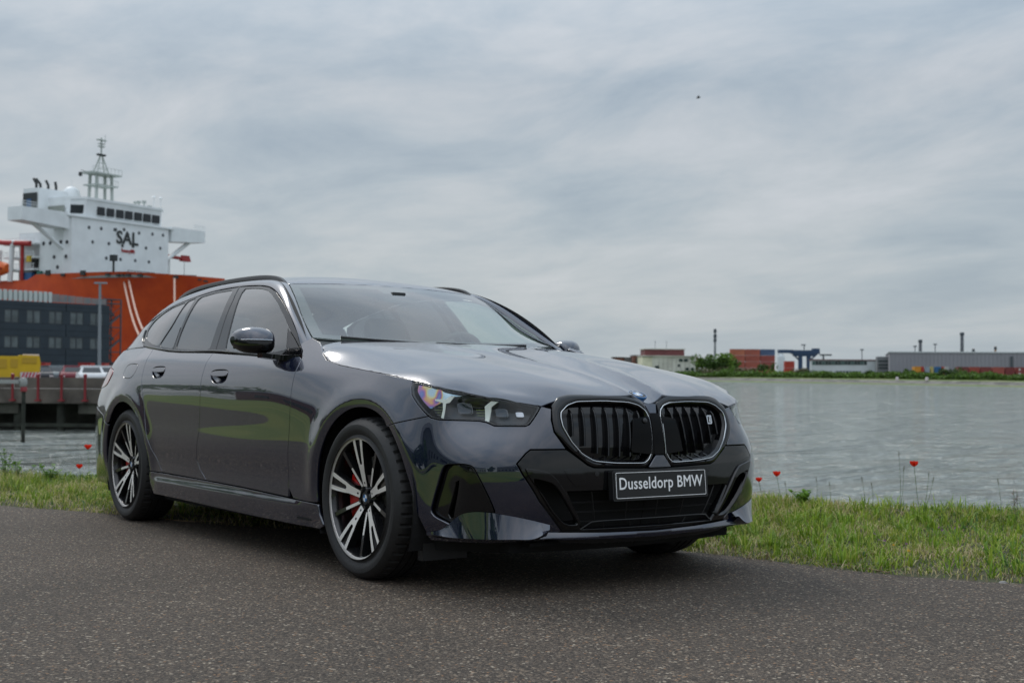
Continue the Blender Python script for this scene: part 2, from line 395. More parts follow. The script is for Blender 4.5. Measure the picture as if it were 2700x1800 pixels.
def hy(x): return pchip_like(HS, np.array(HYE)[:, None], np.atleast_1d(np.asarray(x, float)).ravel())[:, 0].reshape(np.shape(x))
def H(x, y):
    x = np.asarray(x, float); y = np.asarray(y, float); a = np.abs(y)
    z = HG(x, a/hy(x))
    yc = np.interp(x, [-.8, 0, .5, .85], [.30, .20, .13, .085])     # the two creases of the raised centre spine
    z = z+.013*np.exp(-np.sqrt(((a-yc)/.028)**2+.01))*sstep(-.7, .2, x)-.006*np.exp(-(a/(.8*yc))**4)*sstep(-.7, .2, x)
    yo = np.interp(x, [-.6, -.2, .1, .45, .80], [.60, .56, .51, .43, .385])     # outer crease, running to the outer corner of each kidney
    z = z-.045*(np.sqrt((a-yo)**2+.0004)-np.abs(yo)*.0-.06)*sstep(-.6, -.1, x)*np.exp(-((a-yo)/.30)**4)
    return np.stack([x+0*z, y+0*z, z], -1)
# roof
RSx = [-1.25,-1.40,-1.55,-1.75,-2.1,-2.5,-3.0,-3.35,-3.6,-3.8]
RSy = [0,.15,.3,.42,.52,.60,.66]
RSz = [[1.365,1.364,1.361,1.356,1.348,1.335,1.31],[1.430,1.429,1.426,1.421,1.413,1.40,1.38],[1.466,1.464,1.459,1.451,1.438,1.418,1.395],
 [1.492,1.490,1.482,1.469,1.452,1.43,1.40],[1.516,1.513,1.503,1.486,1.465,1.438,1.405],[1.519,1.516,1.505,1.488,1.465,1.438,1.405],
 [1.500,1.497,1.486,1.468,1.444,1.414,1.38],[1.462,1.459,1.447,1.428,1.402,1.368,1.33],[1.418,1.414,1.402,1.38,1.35,1.312,1.27],[1.37,1.366,1.352,1.328,1.295,1.255,1.21]]
RG = Grid(-3.8,-1.25,-.15,.66,.01,RSx[::-1],[-.15]+RSy,[[r[1]]+r for r in RSz][::-1],.03,.02)
def RF(x, y):
    x = np.asarray(x, float); y = np.asarray(y, float); z = RG(x, np.abs(y))
    return np.stack([x+0*z, y+0*z, z], -1)
# ================================================================= body panels cut out of those surfaces
def Ws(u, z, off=0.0):
    u = np.asarray(u, float); s = np.where(u < 0, -1., 1.); p = W(np.abs(u), z, off); p[..., 1] = p[..., 1]*s; return p
def Wr(u, z, off=0.0): p = W(u, z, off); p[..., 1] = -p[..., 1]; return p     # right-hand side of the car (negative y)
def Gr(x, z, off=0.0): p = G(x, z, off); p[..., 1] = -p[..., 1]; return p
def normals_of(f, a, b, e=2e-3):
    n = np.cross(f(a+e, b)-f(a-e, b), f(a, b+e)-f(a, b-e)); return n/(np.linalg.norm(n, axis=-1, keepdims=True)+1e-12)
def resample(loop, step, closed=True):
    P = np.asarray(loop, float); Q = np.vstack([P, P[:1]]) if closed else P
    out = []
    for i in range(len(Q)-1):
        d = np.linalg.norm(Q[i+1]-Q[i]); n = max(1, int(math.ceil(d/step)))
        for k in range(n): out.append(Q[i]+(Q[i+1]-Q[i])*k/n)
    if not closed: out.append(Q[-1])
    return np.array(out)
def rounded(loop, it=2, w=.25):
    """corner cutting, so that measured corners become small radii"""
    P = np.asarray(loop, float)
    for _ in range(it):
        Q = np.roll(P, -1, 0); P = np.stack([P*(1-w)+Q*w, P*w+Q*(1-w)], 1).reshape(-1, 2)
    return P
def area(P): x, y = P[:, 0], P[:, 1]; return .5*np.sum(x*np.roll(y, -1)-np.roll(x, -1)*y)
def inset(P, d):
    """moves a closed loop inwards by d (outwards when negative)"""
    P = np.asarray(P, float)
    if area(P) < 0: P = P[::-1]
    a = P-np.roll(P, 1, 0); b = np.roll(P, -1, 0)-P
    a /= np.linalg.norm(a, axis=1, keepdims=True)+1e-9; b /= np.linalg.norm(b, axis=1, keepdims=True)+1e-9
    na = np.stack([-a[:, 1], a[:, 0]], 1); nb = np.stack([-b[:, 1], b[:, 0]], 1); n = na+nb; l = np.linalg.norm(n, axis=1, keepdims=True)+1e-9
    n = n/l; c = np.clip((n*na).sum(1, keepdims=True), .5, 1); return P+n*d/c
def inside(P, Q):
    """even-odd test of points Q against loop P"""
    x, y = Q[:, 0][:, None], Q[:, 1][:, None]; x0, y0 = P[:, 0], P[:, 1]; x1, y1 = np.roll(x0, -1), np.roll(y0, -1)
    c = ((y0 > y) != (y1 > y)) & (x < (x1-x0)*(y-y0)/(np.where(y1 == y0, 1e-12, y1-y0))+x0)
    return c.sum(1) % 2 == 1
def dist_loop(P, Q):
    a = P; b = np.roll(P, -1, 0); d = b-a; L2 = (d*d).sum(1)+1e-12; best = np.full(len(Q), 9.)
    for i in range(0, len(Q), 2000):
        q = Q[i:i+2000][:, None, :]; t = np.clip(((q-a)*d).sum(2)/L2, 0, 1); best[i:i+2000] = np.linalg.norm(q-(a+t[..., None]*d), axis=2).min(1)
    return best
def panel_data(name, f, outer, mats, holes=(), step=.02, gap=.0018, thick=.016, fit=None, edge=.012, flip=False):
    """cuts a panel (outline and holes in the two parameters of surface f) and gives it a turned-in edge"""
    loops = [resample(inset(outer, gap), edge)]+[resample(inset(h, -gap), edge) for h in holes]
    lo, hi = loops[0].min(0), loops[0].max(0)
    ga = np.arange(lo[0], hi[0]+step, step); gb = np.arange(lo[1], hi[1]+step, step*.87)
    A, B = np.meshgrid(ga, gb, indexing='ij'); A = A+(np.arange(len(gb)) % 2)[None, :]*step*.5
    I = np.stack([A.ravel(), B.ravel()], 1)
    ok = inside(loops[0], I); I = I[ok]
    for h in loops[1:]: I = I[~inside(h, I)]
    for h in loops:
        if len(I): I = I[dist_loop(h, I) > step*.5]
    pts = np.vstack(loops+[I]); edges = []; k = 0
    for h in loops:
        n = len(h); edges += [(k+i, k+(i+1) % n) for i in range(n)]; k += n
    r = delaunay_2d_cdt([Vector((float(p[0]), float(p[1]))) for p in pts], edges, [], 0, 1e-6)
    P = np.array([tuple(v) for v in r[0]]); T = np.array([t for t in r[2] if len(t) == 3])
    c = P[T].mean(1); ok = inside(loops[0], c)
    for h in loops[1:]: ok &= ~inside(h, c)
    T = T[ok]; a, b = P[:, 0], P[:, 1]
    ar = (P[T[:, 1], 0]-P[T[:, 0], 0])*(P[T[:, 2], 1]-P[T[:, 0], 1])-(P[T[:, 2], 0]-P[T[:, 0], 0])*(P[T[:, 1], 1]-P[T[:, 0], 1])
    T[ar < 0] = T[ar < 0][:, ::-1]
    g = f
    if fit is not None:                       # pull the surface onto given 3-D edge points, fading out inwards
        fa, target, comp, reach = fit         # parameters, target points, axis to move, fade distance
        fa = np.asarray(fa, float); tgt = np.asarray(target, float); d0 = tgt[:, comp]-f(fa[:, 0], fa[:, 1])[:, comp]
        def g(a, b):
            a = np.asarray(a, float); b = np.asarray(b, float); p = f(a, b); q = np.stack([a, b], -1)
            dd = np.linalg.norm(q[..., None, :]-fa, axis=-1); 
            mn = dd.min(-1, keepdims=True); w = np.exp(-((dd-mn)/.03)**2); val = (w*d0).sum(-1)/w.sum(-1)*np.exp(-(mn[..., 0]/reach)**2); p[..., comp] = p[..., comp]+val; return p
    V = g(a, b); Nn = normals_of(g, a, b)
    if flip: Nn = -Nn; T = T[:, ::-1]
    # boundary edges of the kept triangles
    E = np.vstack([T[:, [0, 1]], T[:, [1, 2]], T[:, [2, 0]]]); key = {}
    for i, j in E:
        k = (min(i, j), max(i, j)); key[k] = None if k in key else (i, j)
    be = [v for v in key.values() if v is not None]
    used = sorted({i for e in be for i in e}); idx = {v: n for n, v in enumerate(used)}
    nv = len(V); U = np.array(used)
    # outward direction in the surface at each border point
    outd = np.zeros((len(used), 3))
    for i, j in be:
        t = V[j]-V[i]; o_ = np.cross(t, Nn[i]); o_ /= np.linalg.norm(o_)+1e-12; outd[idx[i]] += o_; outd[idx[j]] += o_
    outd /= np.linalg.norm(outd, axis=1, keepdims=True)+1e-12
    Vb = V[U]; Nb = Nn[U]
    r_ = min(.0016, thick*.3)
    V = V.copy(); V[U] = Vb-outd*r_*.9        # a small rolled edge catches the light
    ring1 = Vb-Nb*r_; ring2 = Vb-Nb*thick-outd*thick*.15
    n1_ = outd*.8+Nb*.6; n1_ /= np.linalg.norm(n1_, axis=1, keepdims=True)
    AV = np.vstack([V, ring1, ring2]); AN = np.vstack([Nn, n1_, outd]); nb_ = len(used); F = [tuple(t) for t in T]
    for i, j in be:
        p, q = nv+idx[i], nv+idx[j]; F.append((j, i, p, q)); F.append((q, p, p+nb_, q+nb_))
    return mesh_data(name, AV, F, mats, True, AN)
def circle_arc(cx, cz, r, a0, a1, n=24): return [(cx+r*math.cos(math.radians(a0+(a1-a0)*i/n)), cz+r*math.sin(math.radians(a0+(a1-a0)*i/n))) for i in range(n+1)]
def mirror_data(me, name=None):
    """left-right mirror image of a mesh of the car"""
    nV = np.empty(len(me.vertices)*3); me.vertices.foreach_get('co', nV); V = nV.reshape(-1, 3).copy(); V[:, 1] *= -1
    F = [tuple(p.vertices)[::-1] for p in me.polygons]; mi_ = [p.material_index for p in me.polygons]
    cust = me.has_custom_normals; Nn = None
    if cust:
        Nn = np.zeros((len(me.vertices), 3))
        for l, cn in zip(me.loops, me.corner_normals): Nn[l.vertex_index] = cn.vector
        Nn[:, 1] *= -1
    sm = len(me.polygons) and me.polygons[0].use_smooth
    out_ = mesh_data(name or me.name, V, F, list(me.materials), sm, Nn, mi_)
    if sm and not cust: out_.set_sharp_from_angle(angle=R_(35))
    return out_
def both(name, me, parent, **kw):
    """one mesh on the right-hand side and its mirror image on the left"""
    a = link(name, me, parent, **kw); b = link(name, mirror_data(me), parent, **kw); return a, b
def strip(curve_a, curve_b, bulge, n=60, m=9, ctr=(-2, 0, .9)):
    """surface between two 3-D curves, swelling outwards in the middle"""
    A = resample3(curve_a, n); B = resample3(curve_b, n); V = []; C0 = np.array(ctr)
    for i in range(n):
        t = A[min(i+1, n-1)]-A[max(i-1, 0)]; w = np.cross(t, B[i]-A[i]); w /= np.linalg.norm(w)+1e-9
        mid = (A[i]+B[i])/2
        if w.dot(mid-np.array([mid[0], 0, .9])) < 0: w = -w
        for k in range(m):
            s = k/(m-1); V.append(A[i]*(1-s)+B[i]*s+w*bulge*(1-(2*s-1)**2)**.8)
    F = [(i*m+k, (i+1)*m+k, (i+1)*m+k+1, i*m+k+1) for i in range(n-1) for k in range(m-1)]
    return V, F
def smooth_curve(P, n):
    P = np.asarray(P, float); d = np.r_[0, np.cumsum(np.linalg.norm(np.diff(P, axis=0), axis=1)**.5)]
    q = np.linspace(0, d[-1], n*4); Q = pchip_like(d, P, q); return resample3(Q, n)
def resample3(P, n):
    P = np.asarray(P, float); d = np.r_[0, np.cumsum(np.linalg.norm(np.diff(P, axis=0), axis=1))]; q = np.linspace(0, d[-1], n)
    return np.stack([np.interp(q, d, P[:, i]) for i in range(P.shape[1])], 1)
# ================================================================= the car
car = empty('parked_car', label='dark blue estate car parked half on the grass verge, nose to the camera', cat='car', near=True)
def shut_line(): return [(1.167,.866),(1.33,.886),(1.551,.910),(1.801,.937),(1.94,.964),(2.01,.996),(2.064,1.031),(2.10,1.052)]
GAPA = [(2.254,1.039),(2.205,1.012),(2.166,.972),(2.152,.93),(2.156,.86),(2.158,.76),(2.164,.66),(2.182,.531),(2.197,.40),(2.196,.352),(2.145,.307)]
GAPB = [(3.262,1.026),(3.262,.97),(3.258,.90),(3.256,.80),(3.262,.70),(3.278,.59),(3.315,.50),(3.333,.43),(3.302,.385),(3.212,.329)]
GAPC = [(4.252,1.080),(4.24,1.053),(4.214,.998),(4.20,.94),(4.190,.898),(4.172,.855),(4.144,.792),(4.118,.722),(4.100,.641),(4.063,.538),(4.014,.468),(3.873,.336)]
HEAD = [(1.160,.862),(1.038,.840),(.93,.830),(.812,.818),(.717,.794),(.623,.776),(.532,.761),(.559,.729),(.595,.688),(.612,.681),(.719,.681),(.744,.694),(.771,.700),(.843,.701),(.982,.702),(1.024,.709),(1.064,.733),(1.108,.769),(1.146,.805),(1.160,.835)]
FARC = circle_arc(1.5, .352, .395, -7, 123, 40)
RARC = circle_arc(4.495, .352, .392, 183, 38, 44)
CAPS = {}
def pan(name, f, outer, material, parent=car, two=True, **kw):
    me = panel_data(name, f, outer, material, **kw)
    return both(name, me, parent) if two else link(name, me, parent)
right = dict(flip=True)

# ---- body panels of the side
fender = shut_line()+[(2.20,1.078),(2.262,1.052)]+GAPA+[(2.0,.302)]+FARC[:-1]+[(1.285,.668),(1.151,.694),(1.04,.716),(1.064,.733),(1.108,.769),(1.146,.805),(1.160,.835)]
pan('front_fender', Wr, fender, M['paint'], step=.014, **right)
INSERT = rounded([(.93,.524),(.838,.530),(.802,.524),(.786,.497),(.718,.351),(.717,.333),(.836,.283),(.868,.278),(1.008,.319),(.991,.387),(.952,.501)], 2, .18)
bumper = [(1.285,.668)]+circle_arc(1.5,.352,.395,125,160,10)+[(1.112,.45),(1.09,.38),(1.068,.31),(1.02,.212),(.915,.212),(.74,.212),(.60,.222),(.50,.235),(.463,.262),(.501,.307),(.568,.385),(.632,.492),(.651,.534),(.618,.575),(.600,.590),(.455,.590),(.501,.658),(.505,.705),(.493,.752),(.532,.761)]+HEAD[7:16]+[(1.04,.716),(1.151,.694)]
pan('front_bumper_cover', Wr, bumper, M['paint'], holes=[INSERT], step=.018, **right)
fdoor = [(2.205,.990),(2.30,.976),(2.466,.985),(2.911,1.009)]+GAPB+[(2.753,.323),(2.20,.309)]+GAPA[::-1][1:-2]
def bowl_hole(cx, cz, w, h): return rounded([(cx-w/2,cz-h*.25),(cx-w/2,cz+h*.5),(cx+w/2,cz+h*.5),(cx+w/2,cz-h*.1),(cx+w*.2,cz-h*.5),(cx-w*.25,cz-h*.5)], 3, .22)
HF_ = bowl_hole(3.035, .893, .225, .074); HR_ = bowl_hole(3.945, .925, .205, .070)
fd = pan('front_door', Wr, fdoor, M['paint'], holes=[HF_], **right)
rdoor = [GAPB[0],(3.762,1.040),(3.958,1.050),(4.235,1.073)]+GAPC[:-1]+[(3.873,.336)]+[(3.55,.333)]+GAPB[::-1][:-1]
rd = pan('rear_door', Wr, rdoor, M['paint'], holes=[HR_], **right)
FUEL = rounded([(4.565,.985),(4.575,.897),(4.40,.890),(4.345,.918),(4.318,.982)], 3, .22)
TAIL = rounded([(4.86,.945),(5.05,.972),(5.42,.985),(5.50,.93),(5.46,.83),(5.05,.835),(4.93,.86)], 2, .2)
quarter = GAPC[::-1]+[(4.45,1.090),(4.8,1.090),(5.1,1.080),(5.32,1.05),(5.45,.99),(5.52,.94),(5.48,.74),(5.2,.70),(4.95,.655),(4.83,.60)]+RARC[::-1][1:]+[(4.10,.334)]
q_ = pan('rear_quarter_panel', Wr, quarter, M['paint'], holes=[FUEL, TAIL], **right)
link('fuel_flap', panel_data('fuel_flap', Wr, FUEL, M['paint'], gap=.0016, **right), car)
pan('tail_light', lambda a, b: Wr(a, b, .004), TAIL, M['tail'], **right)
rbump = [(4.83,.60)]+circle_arc(4.495,.352,.392,38,-22,14)+[(4.93,.20),(5.6,.21),(6.34,.22),(6.34,.74),(5.8,.745),(5.48,.74),(5.2,.70),(4.95,.655)]
pan('rear_bumper', Wr, rbump, M['paint'], **right)
pan('tailgate_lower', Wr, [(5.53,.745),(5.8,.75),(6.34,.75),(6.34,1.06),(5.46,1.06),(5.46,.99),(5.54,.94)], M['paint'], **right)
sill = [(1.893,.297),(2.145,.303),(2.753,.318),(3.212,.325),(3.87,.331),(4.10,.330),(4.085,.26),(4.03,.20),(3.64,.197),(2.74,.186),(1.895,.182),(1.85,.20),(1.885,.25)]
pan('sill_panel', Wr, sill, M['paint'], step=.014, **right)
slot = rounded([(1.97,.226),(2.09,.229),(2.11,.222),(2.10,.213),(1.97,.210)], 2, .2)
pan('sill_slot', lambda a, b: Wr(a, b, .002), slot, M['matte'], thick=.002, step=.01, **right)
# handles: bowl, grip
for nm, par, H_, cx, cz, w, h in (('front', fd, HF_, 3.035, .893, .225, .074), ('rear', rd, HR_, 3.945, .925, .205, .070)):
    def bowl(a, b, cx=cx, cz=cz, w=w, h=h):
        a = np.asarray(a, float); b = np.asarray(b, float); rr = np.clip(1-((a-cx)/(w*.52))**2, 0, 1)*np.clip(1-((b-cz)/(h*.55))**2, 0, 1)
        return Wr(a, b, -.001-.030*np.sqrt(rr))
    me = panel_data('handle_bowl', bowl, H_, M['paint'], gap=0.0, step=.008, edge=.008, thick=.002, flip=True)
    grip = rounded([(cx-w*.5,cz-h*.02),(cx-w*.5,cz+h*.46),(cx+w*.5,cz+h*.46),(cx+w*.5,cz-h*.02)], 3, .2)
    me2 = panel_data('door_handle', lambda a, b: Wr(a, b, .003), grip, M['paint'], gap=.003, step=.012, edge=.008, thick=.012, flip=True)
    for i, d in enumerate(par):
        for mm, n_ in ((me, 'handle_bowl'), (me2, 'door_handle')): link(n_, mm if i == 0 else mirror_data(mm), d)

# ---- bonnet and roof
yw = W(np.array([.532,.623,.717,.812,.93,1.038,1.160,1.33,1.551,1.801,1.94,2.01]), np.array([.761,.776,.794,.818,.830,.840,.862,.886,.910,.937,.964,.996]))
cor = [(-.62,.790),(-.665,.70),(-.70,.50),(-.72,.25)]
lead = [(.797,.520),(.797,.44),(.808,.38),(.830,.25),(.838,.14),(.840,.085),(.848,.036)]
half = [(float(p[0]), float(p[1])) for p in yw]+[(-.555,.820),(-.60,.800)]+cor
hood_out = [(.850,0)]+[(x, y) for x, y in lead[::-1]]+half+[(-.725,0)]+[(x, -y) for x, y in half[::-1]]+[(x, -y) for x, y in lead]
fa, tg = [], []
edge3 = [tuple(p) for p in yw]+[tuple(H(np.array([x]), np.array([y]))[0]) for x, y in [(-.555,.820),(-.60,.800)]+cor]
edge3 = [tuple(H(np.array([x]), np.array([y]))[0]) for x, y in [(.84,.1),(.830,.25),(.805,.38)]]+edge3
for sgn in (1, -1):
    for p in smooth_curve(edge3, 240): fa.append((p[0], sgn*p[1])); tg.append((p[0], sgn*p[1], p[2]))
hood = link('bonnet', panel_data('bonnet', H, hood_out, M['paint'], step=.016, fit=(fa, tg, 2, .05)), car)
K2 = smooth_curve([(-.70,.765,1.030),(-.795,.757,1.083),(-1.016,.702,1.197),(-1.195,.655,1.308),(-1.30,.628,1.362),(-1.39,.602,1.399),(-1.50,.588,1.422),(-1.65,.58,1.438),(-2.1,.578,1.450),(-2.5,.575,1.448),(-2.9,.560,1.428),(-3.2,.535,1.392),(-3.45,.49,1.343),(-3.62,.45,1.298)], 80)
kroof = [p for p in K2 if p[0] < -1.385]
roof_half = [(-1.362,0),(-1.364,.2),(-1.372,.42),(-1.384,.598)]+[(p[0], p[1]) for p in kroof[::2]]+[(-3.62,.44),(-3.66,.2),(-3.67,0)]
roof_out = roof_half+[(x, -y) for x, y in roof_half[::-1][1:-1]]
fa, tg = [], []
for sgn in (1, -1):
    for p in kroof[::3]: fa.append((p[0], sgn*p[1])); tg.append((p[0], sgn*p[1], p[2]))
    for (x, y) in [(-1.364,.0),(-1.364,.15),(-1.366,.3),(-1.372,.45)]: fa.append((x, sgn*y)); tg.append((x, sgn*y, 1.416-.019*(y/.6)**2+.003))
roof = link('roof_panel', panel_data('roof_panel', RF, roof_out, M['paint'], step=.03, fit=(fa, tg, 2, .06)), car)
# ---- pillar and cantrail band between window frame and roof
K1 = [(-.70,.985),(-.775,1.040),(-.854,1.106),(-1.0,1.202),(-1.154,1.283),(-1.322,1.350),(-1.463,1.386),(-1.61,1.404),(-1.906,1.418),(-2.282,1.414),(-2.509,1.395),(-2.756,1.366),(-3.01,1.325),(-3.25,1.270),(-3.45,1.212)]
k1 = smooth_curve([tuple(G(np.array([x]), np.array([z]), .004)[0]) for x, z in K1], 80)
Vb, Fb = strip(k1, K2, .016, 90, 11)
Vb = np.array(Vb); Vb[:, 1] *= -1
both('pillar_and_cantrail', mesh_data('pillar_and_cantrail', Vb, [f[::-1] for f in Fb], M['paint']), car)
pan('rear_pillar', lambda a, b: Gr(a, b, .002), [(-2.98,1.093),(-3.10,1.128),(-3.175,1.20),(-3.175,1.278),(-3.25,1.266),(-3.45,1.208),(-3.62,1.16),(-3.78,1.095)], M['paint'], step=.02)
# ---- side glass
frames = [
 ('front_window_frame', [(x, z-.003) for x, z in K1[1:9]]+[(-1.846,1.33),(-1.800,1.193),(-1.738,1.030),(-1.427,1.013),(-1.017,.990),(-.72,.985)],
  [[(-1.81,1.393),(-1.70,1.390),(-1.562,1.379),(-1.46,1.362),(-1.368,1.335),(-1.227,1.280),(-1.081,1.205),(-.905,1.098),(-.845,1.038),(-1.02,1.014),(-1.43,1.030),(-1.611,1.040),(-1.652,1.095),(-1.713,1.222)]], ['side']),
 ('rear_window_frame', [(-1.912,1.415)]+[(x, z-.003) for x, z in K1[9:11]]+[(-2.478,1.315),(-2.44,1.178),(-2.40,1.048),(-2.1,1.036),(-1.744,1.030),(-1.806,1.193),(-1.852,1.33)],
  [[(-2.440,1.381),(-2.243,1.397),(-1.962,1.398),(-1.905,1.264),(-1.870,1.129),(-1.845,1.048),(-2.1,1.056),(-2.372,1.068),(-2.405,1.155),(-2.425,1.277)]], ['privacy']),
 ('quarter_window_frame', [(x, z-.003) for x, z in K1[10:13]]+[(-3.13,1.285),(-3.165,1.25),(-3.165,1.2),(-3.09,1.135),(-2.973,1.098),(-2.746,1.073),(-2.404,1.048),(-2.446,1.178),(-2.485,1.315)],
  [[(-2.500,1.382),(-2.612,1.364),(-2.618,1.221),(-2.682,1.092),(-2.416,1.070),(-2.452,1.178),(-2.478,1.315)],
   [(-2.620,1.363),(-2.839,1.341),(-2.984,1.306),(-3.095,1.262),(-3.115,1.210),(-3.035,1.148),(-2.85,1.112),(-2.690,1.094),(-2.626,1.221)]], ['privacy', 'privacy'])]
for nm, outer, holes, gl in frames:
    hs = [rounded(h, 1, .12) for h in holes]
    fr = both(nm, panel_data(nm, lambda a, b: Gr(a, b, .003), outer, M['gloss'], holes=hs, gap=.002, thick=.012, step=.02), car)
    for h, g_ in zip(hs, gl):
        me = panel_data('window_pane', lambda a, b: Gr(a, b, -.002), inset(h, -.004), M[g_], gap=0, thick=.003, step=.04)
        for i, f_ in enumerate(fr): link('window_pane', me if i == 0 else mirror_data(me), f_)
# belt moulding
bm_ = [(-.70,.978),(-1.017,.990),(-1.427,1.013),(-1.742,1.030),(-2.10,1.036),(-2.40,1.048),(-2.746,1.073),(-2.973,1.098),(-3.09,1.135),(-3.165,1.20)]
bmc = smooth_curve([tuple(Gr(np.array([x]), np.array([z+.006]), .006)[0]) for x, z in bm_], 60)
b = MB(); b.tube(bmc, .0065, 6); both('belt_moulding', b.data('belt_moulding', M['gloss'], True, 60), car)
# ---- windscreen
def WS(s, t, off=0.0):
    s = np.asarray(s, float); t = np.asarray(t, float)
    ed = np.array([(-.790,.752,1.084),(-1.016,.697,1.197),(-1.195,.650,1.308),(-1.378,.600,1.398)]); ce = np.array([(-.62,0,1.052),(-.865,0,1.193),(-1.115,0,1.318),(-1.360,0,1.417)])
    tk = [0,.38,.70,1.0]
    sh = np.shape(s*t); E_ = pchip_like(tk, ed, (t+0*s).ravel()).reshape(sh+(3,)); C_ = pchip_like(tk, ce, (t+0*s).ravel()).reshape(sh+(3,))
    a = np.abs(s); x = C_[..., 0]+(E_[..., 0]-C_[..., 0])*a**2.1; z = C_[..., 2]+(E_[..., 2]-C_[..., 2])*a**2; y = E_[..., 1]*s
    return np.stack([x, y, z+off], -1)
def ws_grid(s0, s1, t0, t1, ns, nt_, off=0):
    S_, T_ = np.meshgrid(np.linspace(s0, s1, ns), np.linspace(t0, t1, nt_), indexing='ij'); V = WS(S_, T_, off).reshape(-1, 3)
    F = [(i*nt_+j, i*nt_+j+1, (i+1)*nt_+j+1, (i+1)*nt_+j) for i in range(ns-1) for j in range(nt_-1)]; return V, [f[::-1] for f in F]
V, F = ws_grid(-1, 1, 0, 1, 61, 31)
wsc = link('windscreen', mesh_data('windscreen', V, F, M['wind']), car)
b = MB()
for a in ((-1, -.925, 0, 1, 4, 20), (.925, 1, 0, 1, 4, 20), (-.925, .925, .945, 1, 30, 3), (-.925, .925, 0, .10, 30, 3)):
    V, F = ws_grid(*a, off=-.007); b.add(V, F)
V, F = ws_grid(-.14, .14, .86, .945, 6, 3, -.007); b.add(V, F)
b.build('printed_border', M['frit'], wsc)
b = MB(); b.box(-1.27,-1.20,-.11,.11,1.315,1.345,0,.01); b.box(-1.30,-1.22,-.045,.045,1.335,1.375,0,.005); b.build('interior_mirror', M['satin'], car)
for y0, y1 in ((.50,-.12),(-.05,-.62)):
    pts = [tuple(WS(np.array([y/.75]), np.array([.018+.02*abs(y-y0)]), .006)[0]) for y in np.linspace(y0, y1, 12)]
    b = MB(); b.tube(pts, .006, 6); b.build('wiper_blade', M['satin'], car, smooth=True)
V, F = ws_grid(-1, 1, -.12, .02, 40, 3, -.012); link('scuttle_cover', mesh_data('scuttle_cover', V, F, M['satin']), car)
# rear window / tailgate upper
def TG(s, t):
    s = np.asarray(s, float); t = np.asarray(t, float); tk = [0,.35,.7,1]
    ed = np.array([(-3.60,.47,1.295),(-3.72,.575,1.19),(-3.86,.66,1.085),(-3.96,.70,.99)]); ce = np.array([(-3.67,0,1.405),(-3.88,0,1.25),(-4.03,0,1.10),(-4.10,0,.99)])
    sh = np.shape(s*t); E_ = pchip_like(tk, ed, (t+0*s).ravel()).reshape(sh+(3,)); C_ = pchip_like(tk, ce, (t+0*s).ravel()).reshape(sh+(3,)); a = np.abs(s)
    return np.stack([C_[..., 0]+(E_[..., 0]-C_[..., 0])*a**2.2, E_[..., 1]*s, C_[..., 2]+(E_[..., 2]-C_[..., 2])*a**2.2], -1)
def tg_mesh(nm, s1, t0, t1, m_, off=0):
    S_, T_ = np.meshgrid(np.linspace(-s1, s1, 31), np.linspace(t0, t1, 17), indexing='ij'); V = TG(S_, T_).reshape(-1, 3); V[:, 0] += off
    return link(nm, mesh_data(nm, V, [(i*17+j, i*17+j+1, (i+1)*17+j+1, (i+1)*17+j) for i in range(30) for j in range(16)], m_), car)
tg_mesh('rear_window', .86, .10, .66, M['privacy'], -.006); tg_mesh('tailgate_lower_skin', 1, .66, 1, M['paint'])
b = MB()
for a0, a1, t0, t1 in ((-1,-.86,0,.66),(.86,1,0,.66),(-.86,.86,0,.10)):
    S_, T_ = np.meshgrid(np.linspace(a0, a1, 12), np.linspace(t0, t1, 12), indexing='ij'); V = TG(S_, T_).reshape(-1, 3)
    b.add(V, [(i*12+j, i*12+j+1, (i+1)*12+j+1, (i+1)*12+j) for i in range(11) for j in range(11)])
b.build('tailgate_frame', M['paint'], car, smooth=True)
# roof rails
rail = smooth_curve([(-1.40,.606,1.402),(-1.46,.603,1.432),(-1.56,.594,1.455),(-1.70,.588,1.470),(-1.95,.584,1.480),(-2.40,.582,1.482),(-2.80,.575,1.466),(-3.02,.563,1.438),(-3.14,.553,1.405)], 46)
b = MB()
for i in range(len(rail)): pass
V = []; n = len(rail)
for p in rail:
    for dy, dz in ((-.010,-.024),(-.012,-.006),(-.008,.0),(.009,.0),(.014,-.008),(.014,-.024)): V.append((p[0], -(p[1]+dy), p[2]+dz))
F = [(i*6+k, (i+1)*6+k, (i+1)*6+k+1, i*6+k+1) for i in range(n-1) for k in range(5)]+[(0,1,2,3,4,5), tuple(range((n-1)*6+5, (n-1)*6-1, -1))]
b.add(V, F); both('roof_rail', b.data('roof_rail', M['satin'], True, 40), car)

# ---- inner shell, wheel wells, floor
ZS = .975
shell = [(-.0,.20),(1.02,.20)]
def shell_f(a, b): return Wr(a, b, -.085)
hole_f = circle_arc(1.5,.352,.43,-60,240,40); hole_r = circle_arc(4.495,.352,.43,-60,240,40)
outer_ = [(0,.16),(1.09,.16)]+[p for p in circle_arc(1.5,.352,.44,206,-26,40)]+[(4.09,.16)]+[p for p in circle_arc(4.495,.352,.44,206,-26,40)]+[(6.33,.16),(6.33,.93),(4.8,1.03),(2.3,.96),(1.9,.90),(1.2,.80),(.55,.70),(0,.70)]
pan('inner_body_shell', shell_f, outer_, M['matte'], step=.06, edge=.05, thick=.004, **right)
b = MB()
for cx, r in ((0., .432), (-2.995, .432)):
    for sg in (1, -1):
        A_ = [a for a in range(-26, 207, 8)]
        V = []
        for a in A_:
            x, z = cx+r*math.cos(R_(a)), .352+r*math.sin(R_(a)); V += [(x, sg*.905, z-.0), (x, sg*.50, z)]
        b.add(V, [(2*i, 2*i+1, 2*i+3, 2*i+2) for i in range(len(A_)-1)])
        V = [(cx+r*math.cos(R_(a)), sg*.50, .352+r*math.sin(R_(a))) for a in A_]; b.add(V, [tuple(range(len(V)))])
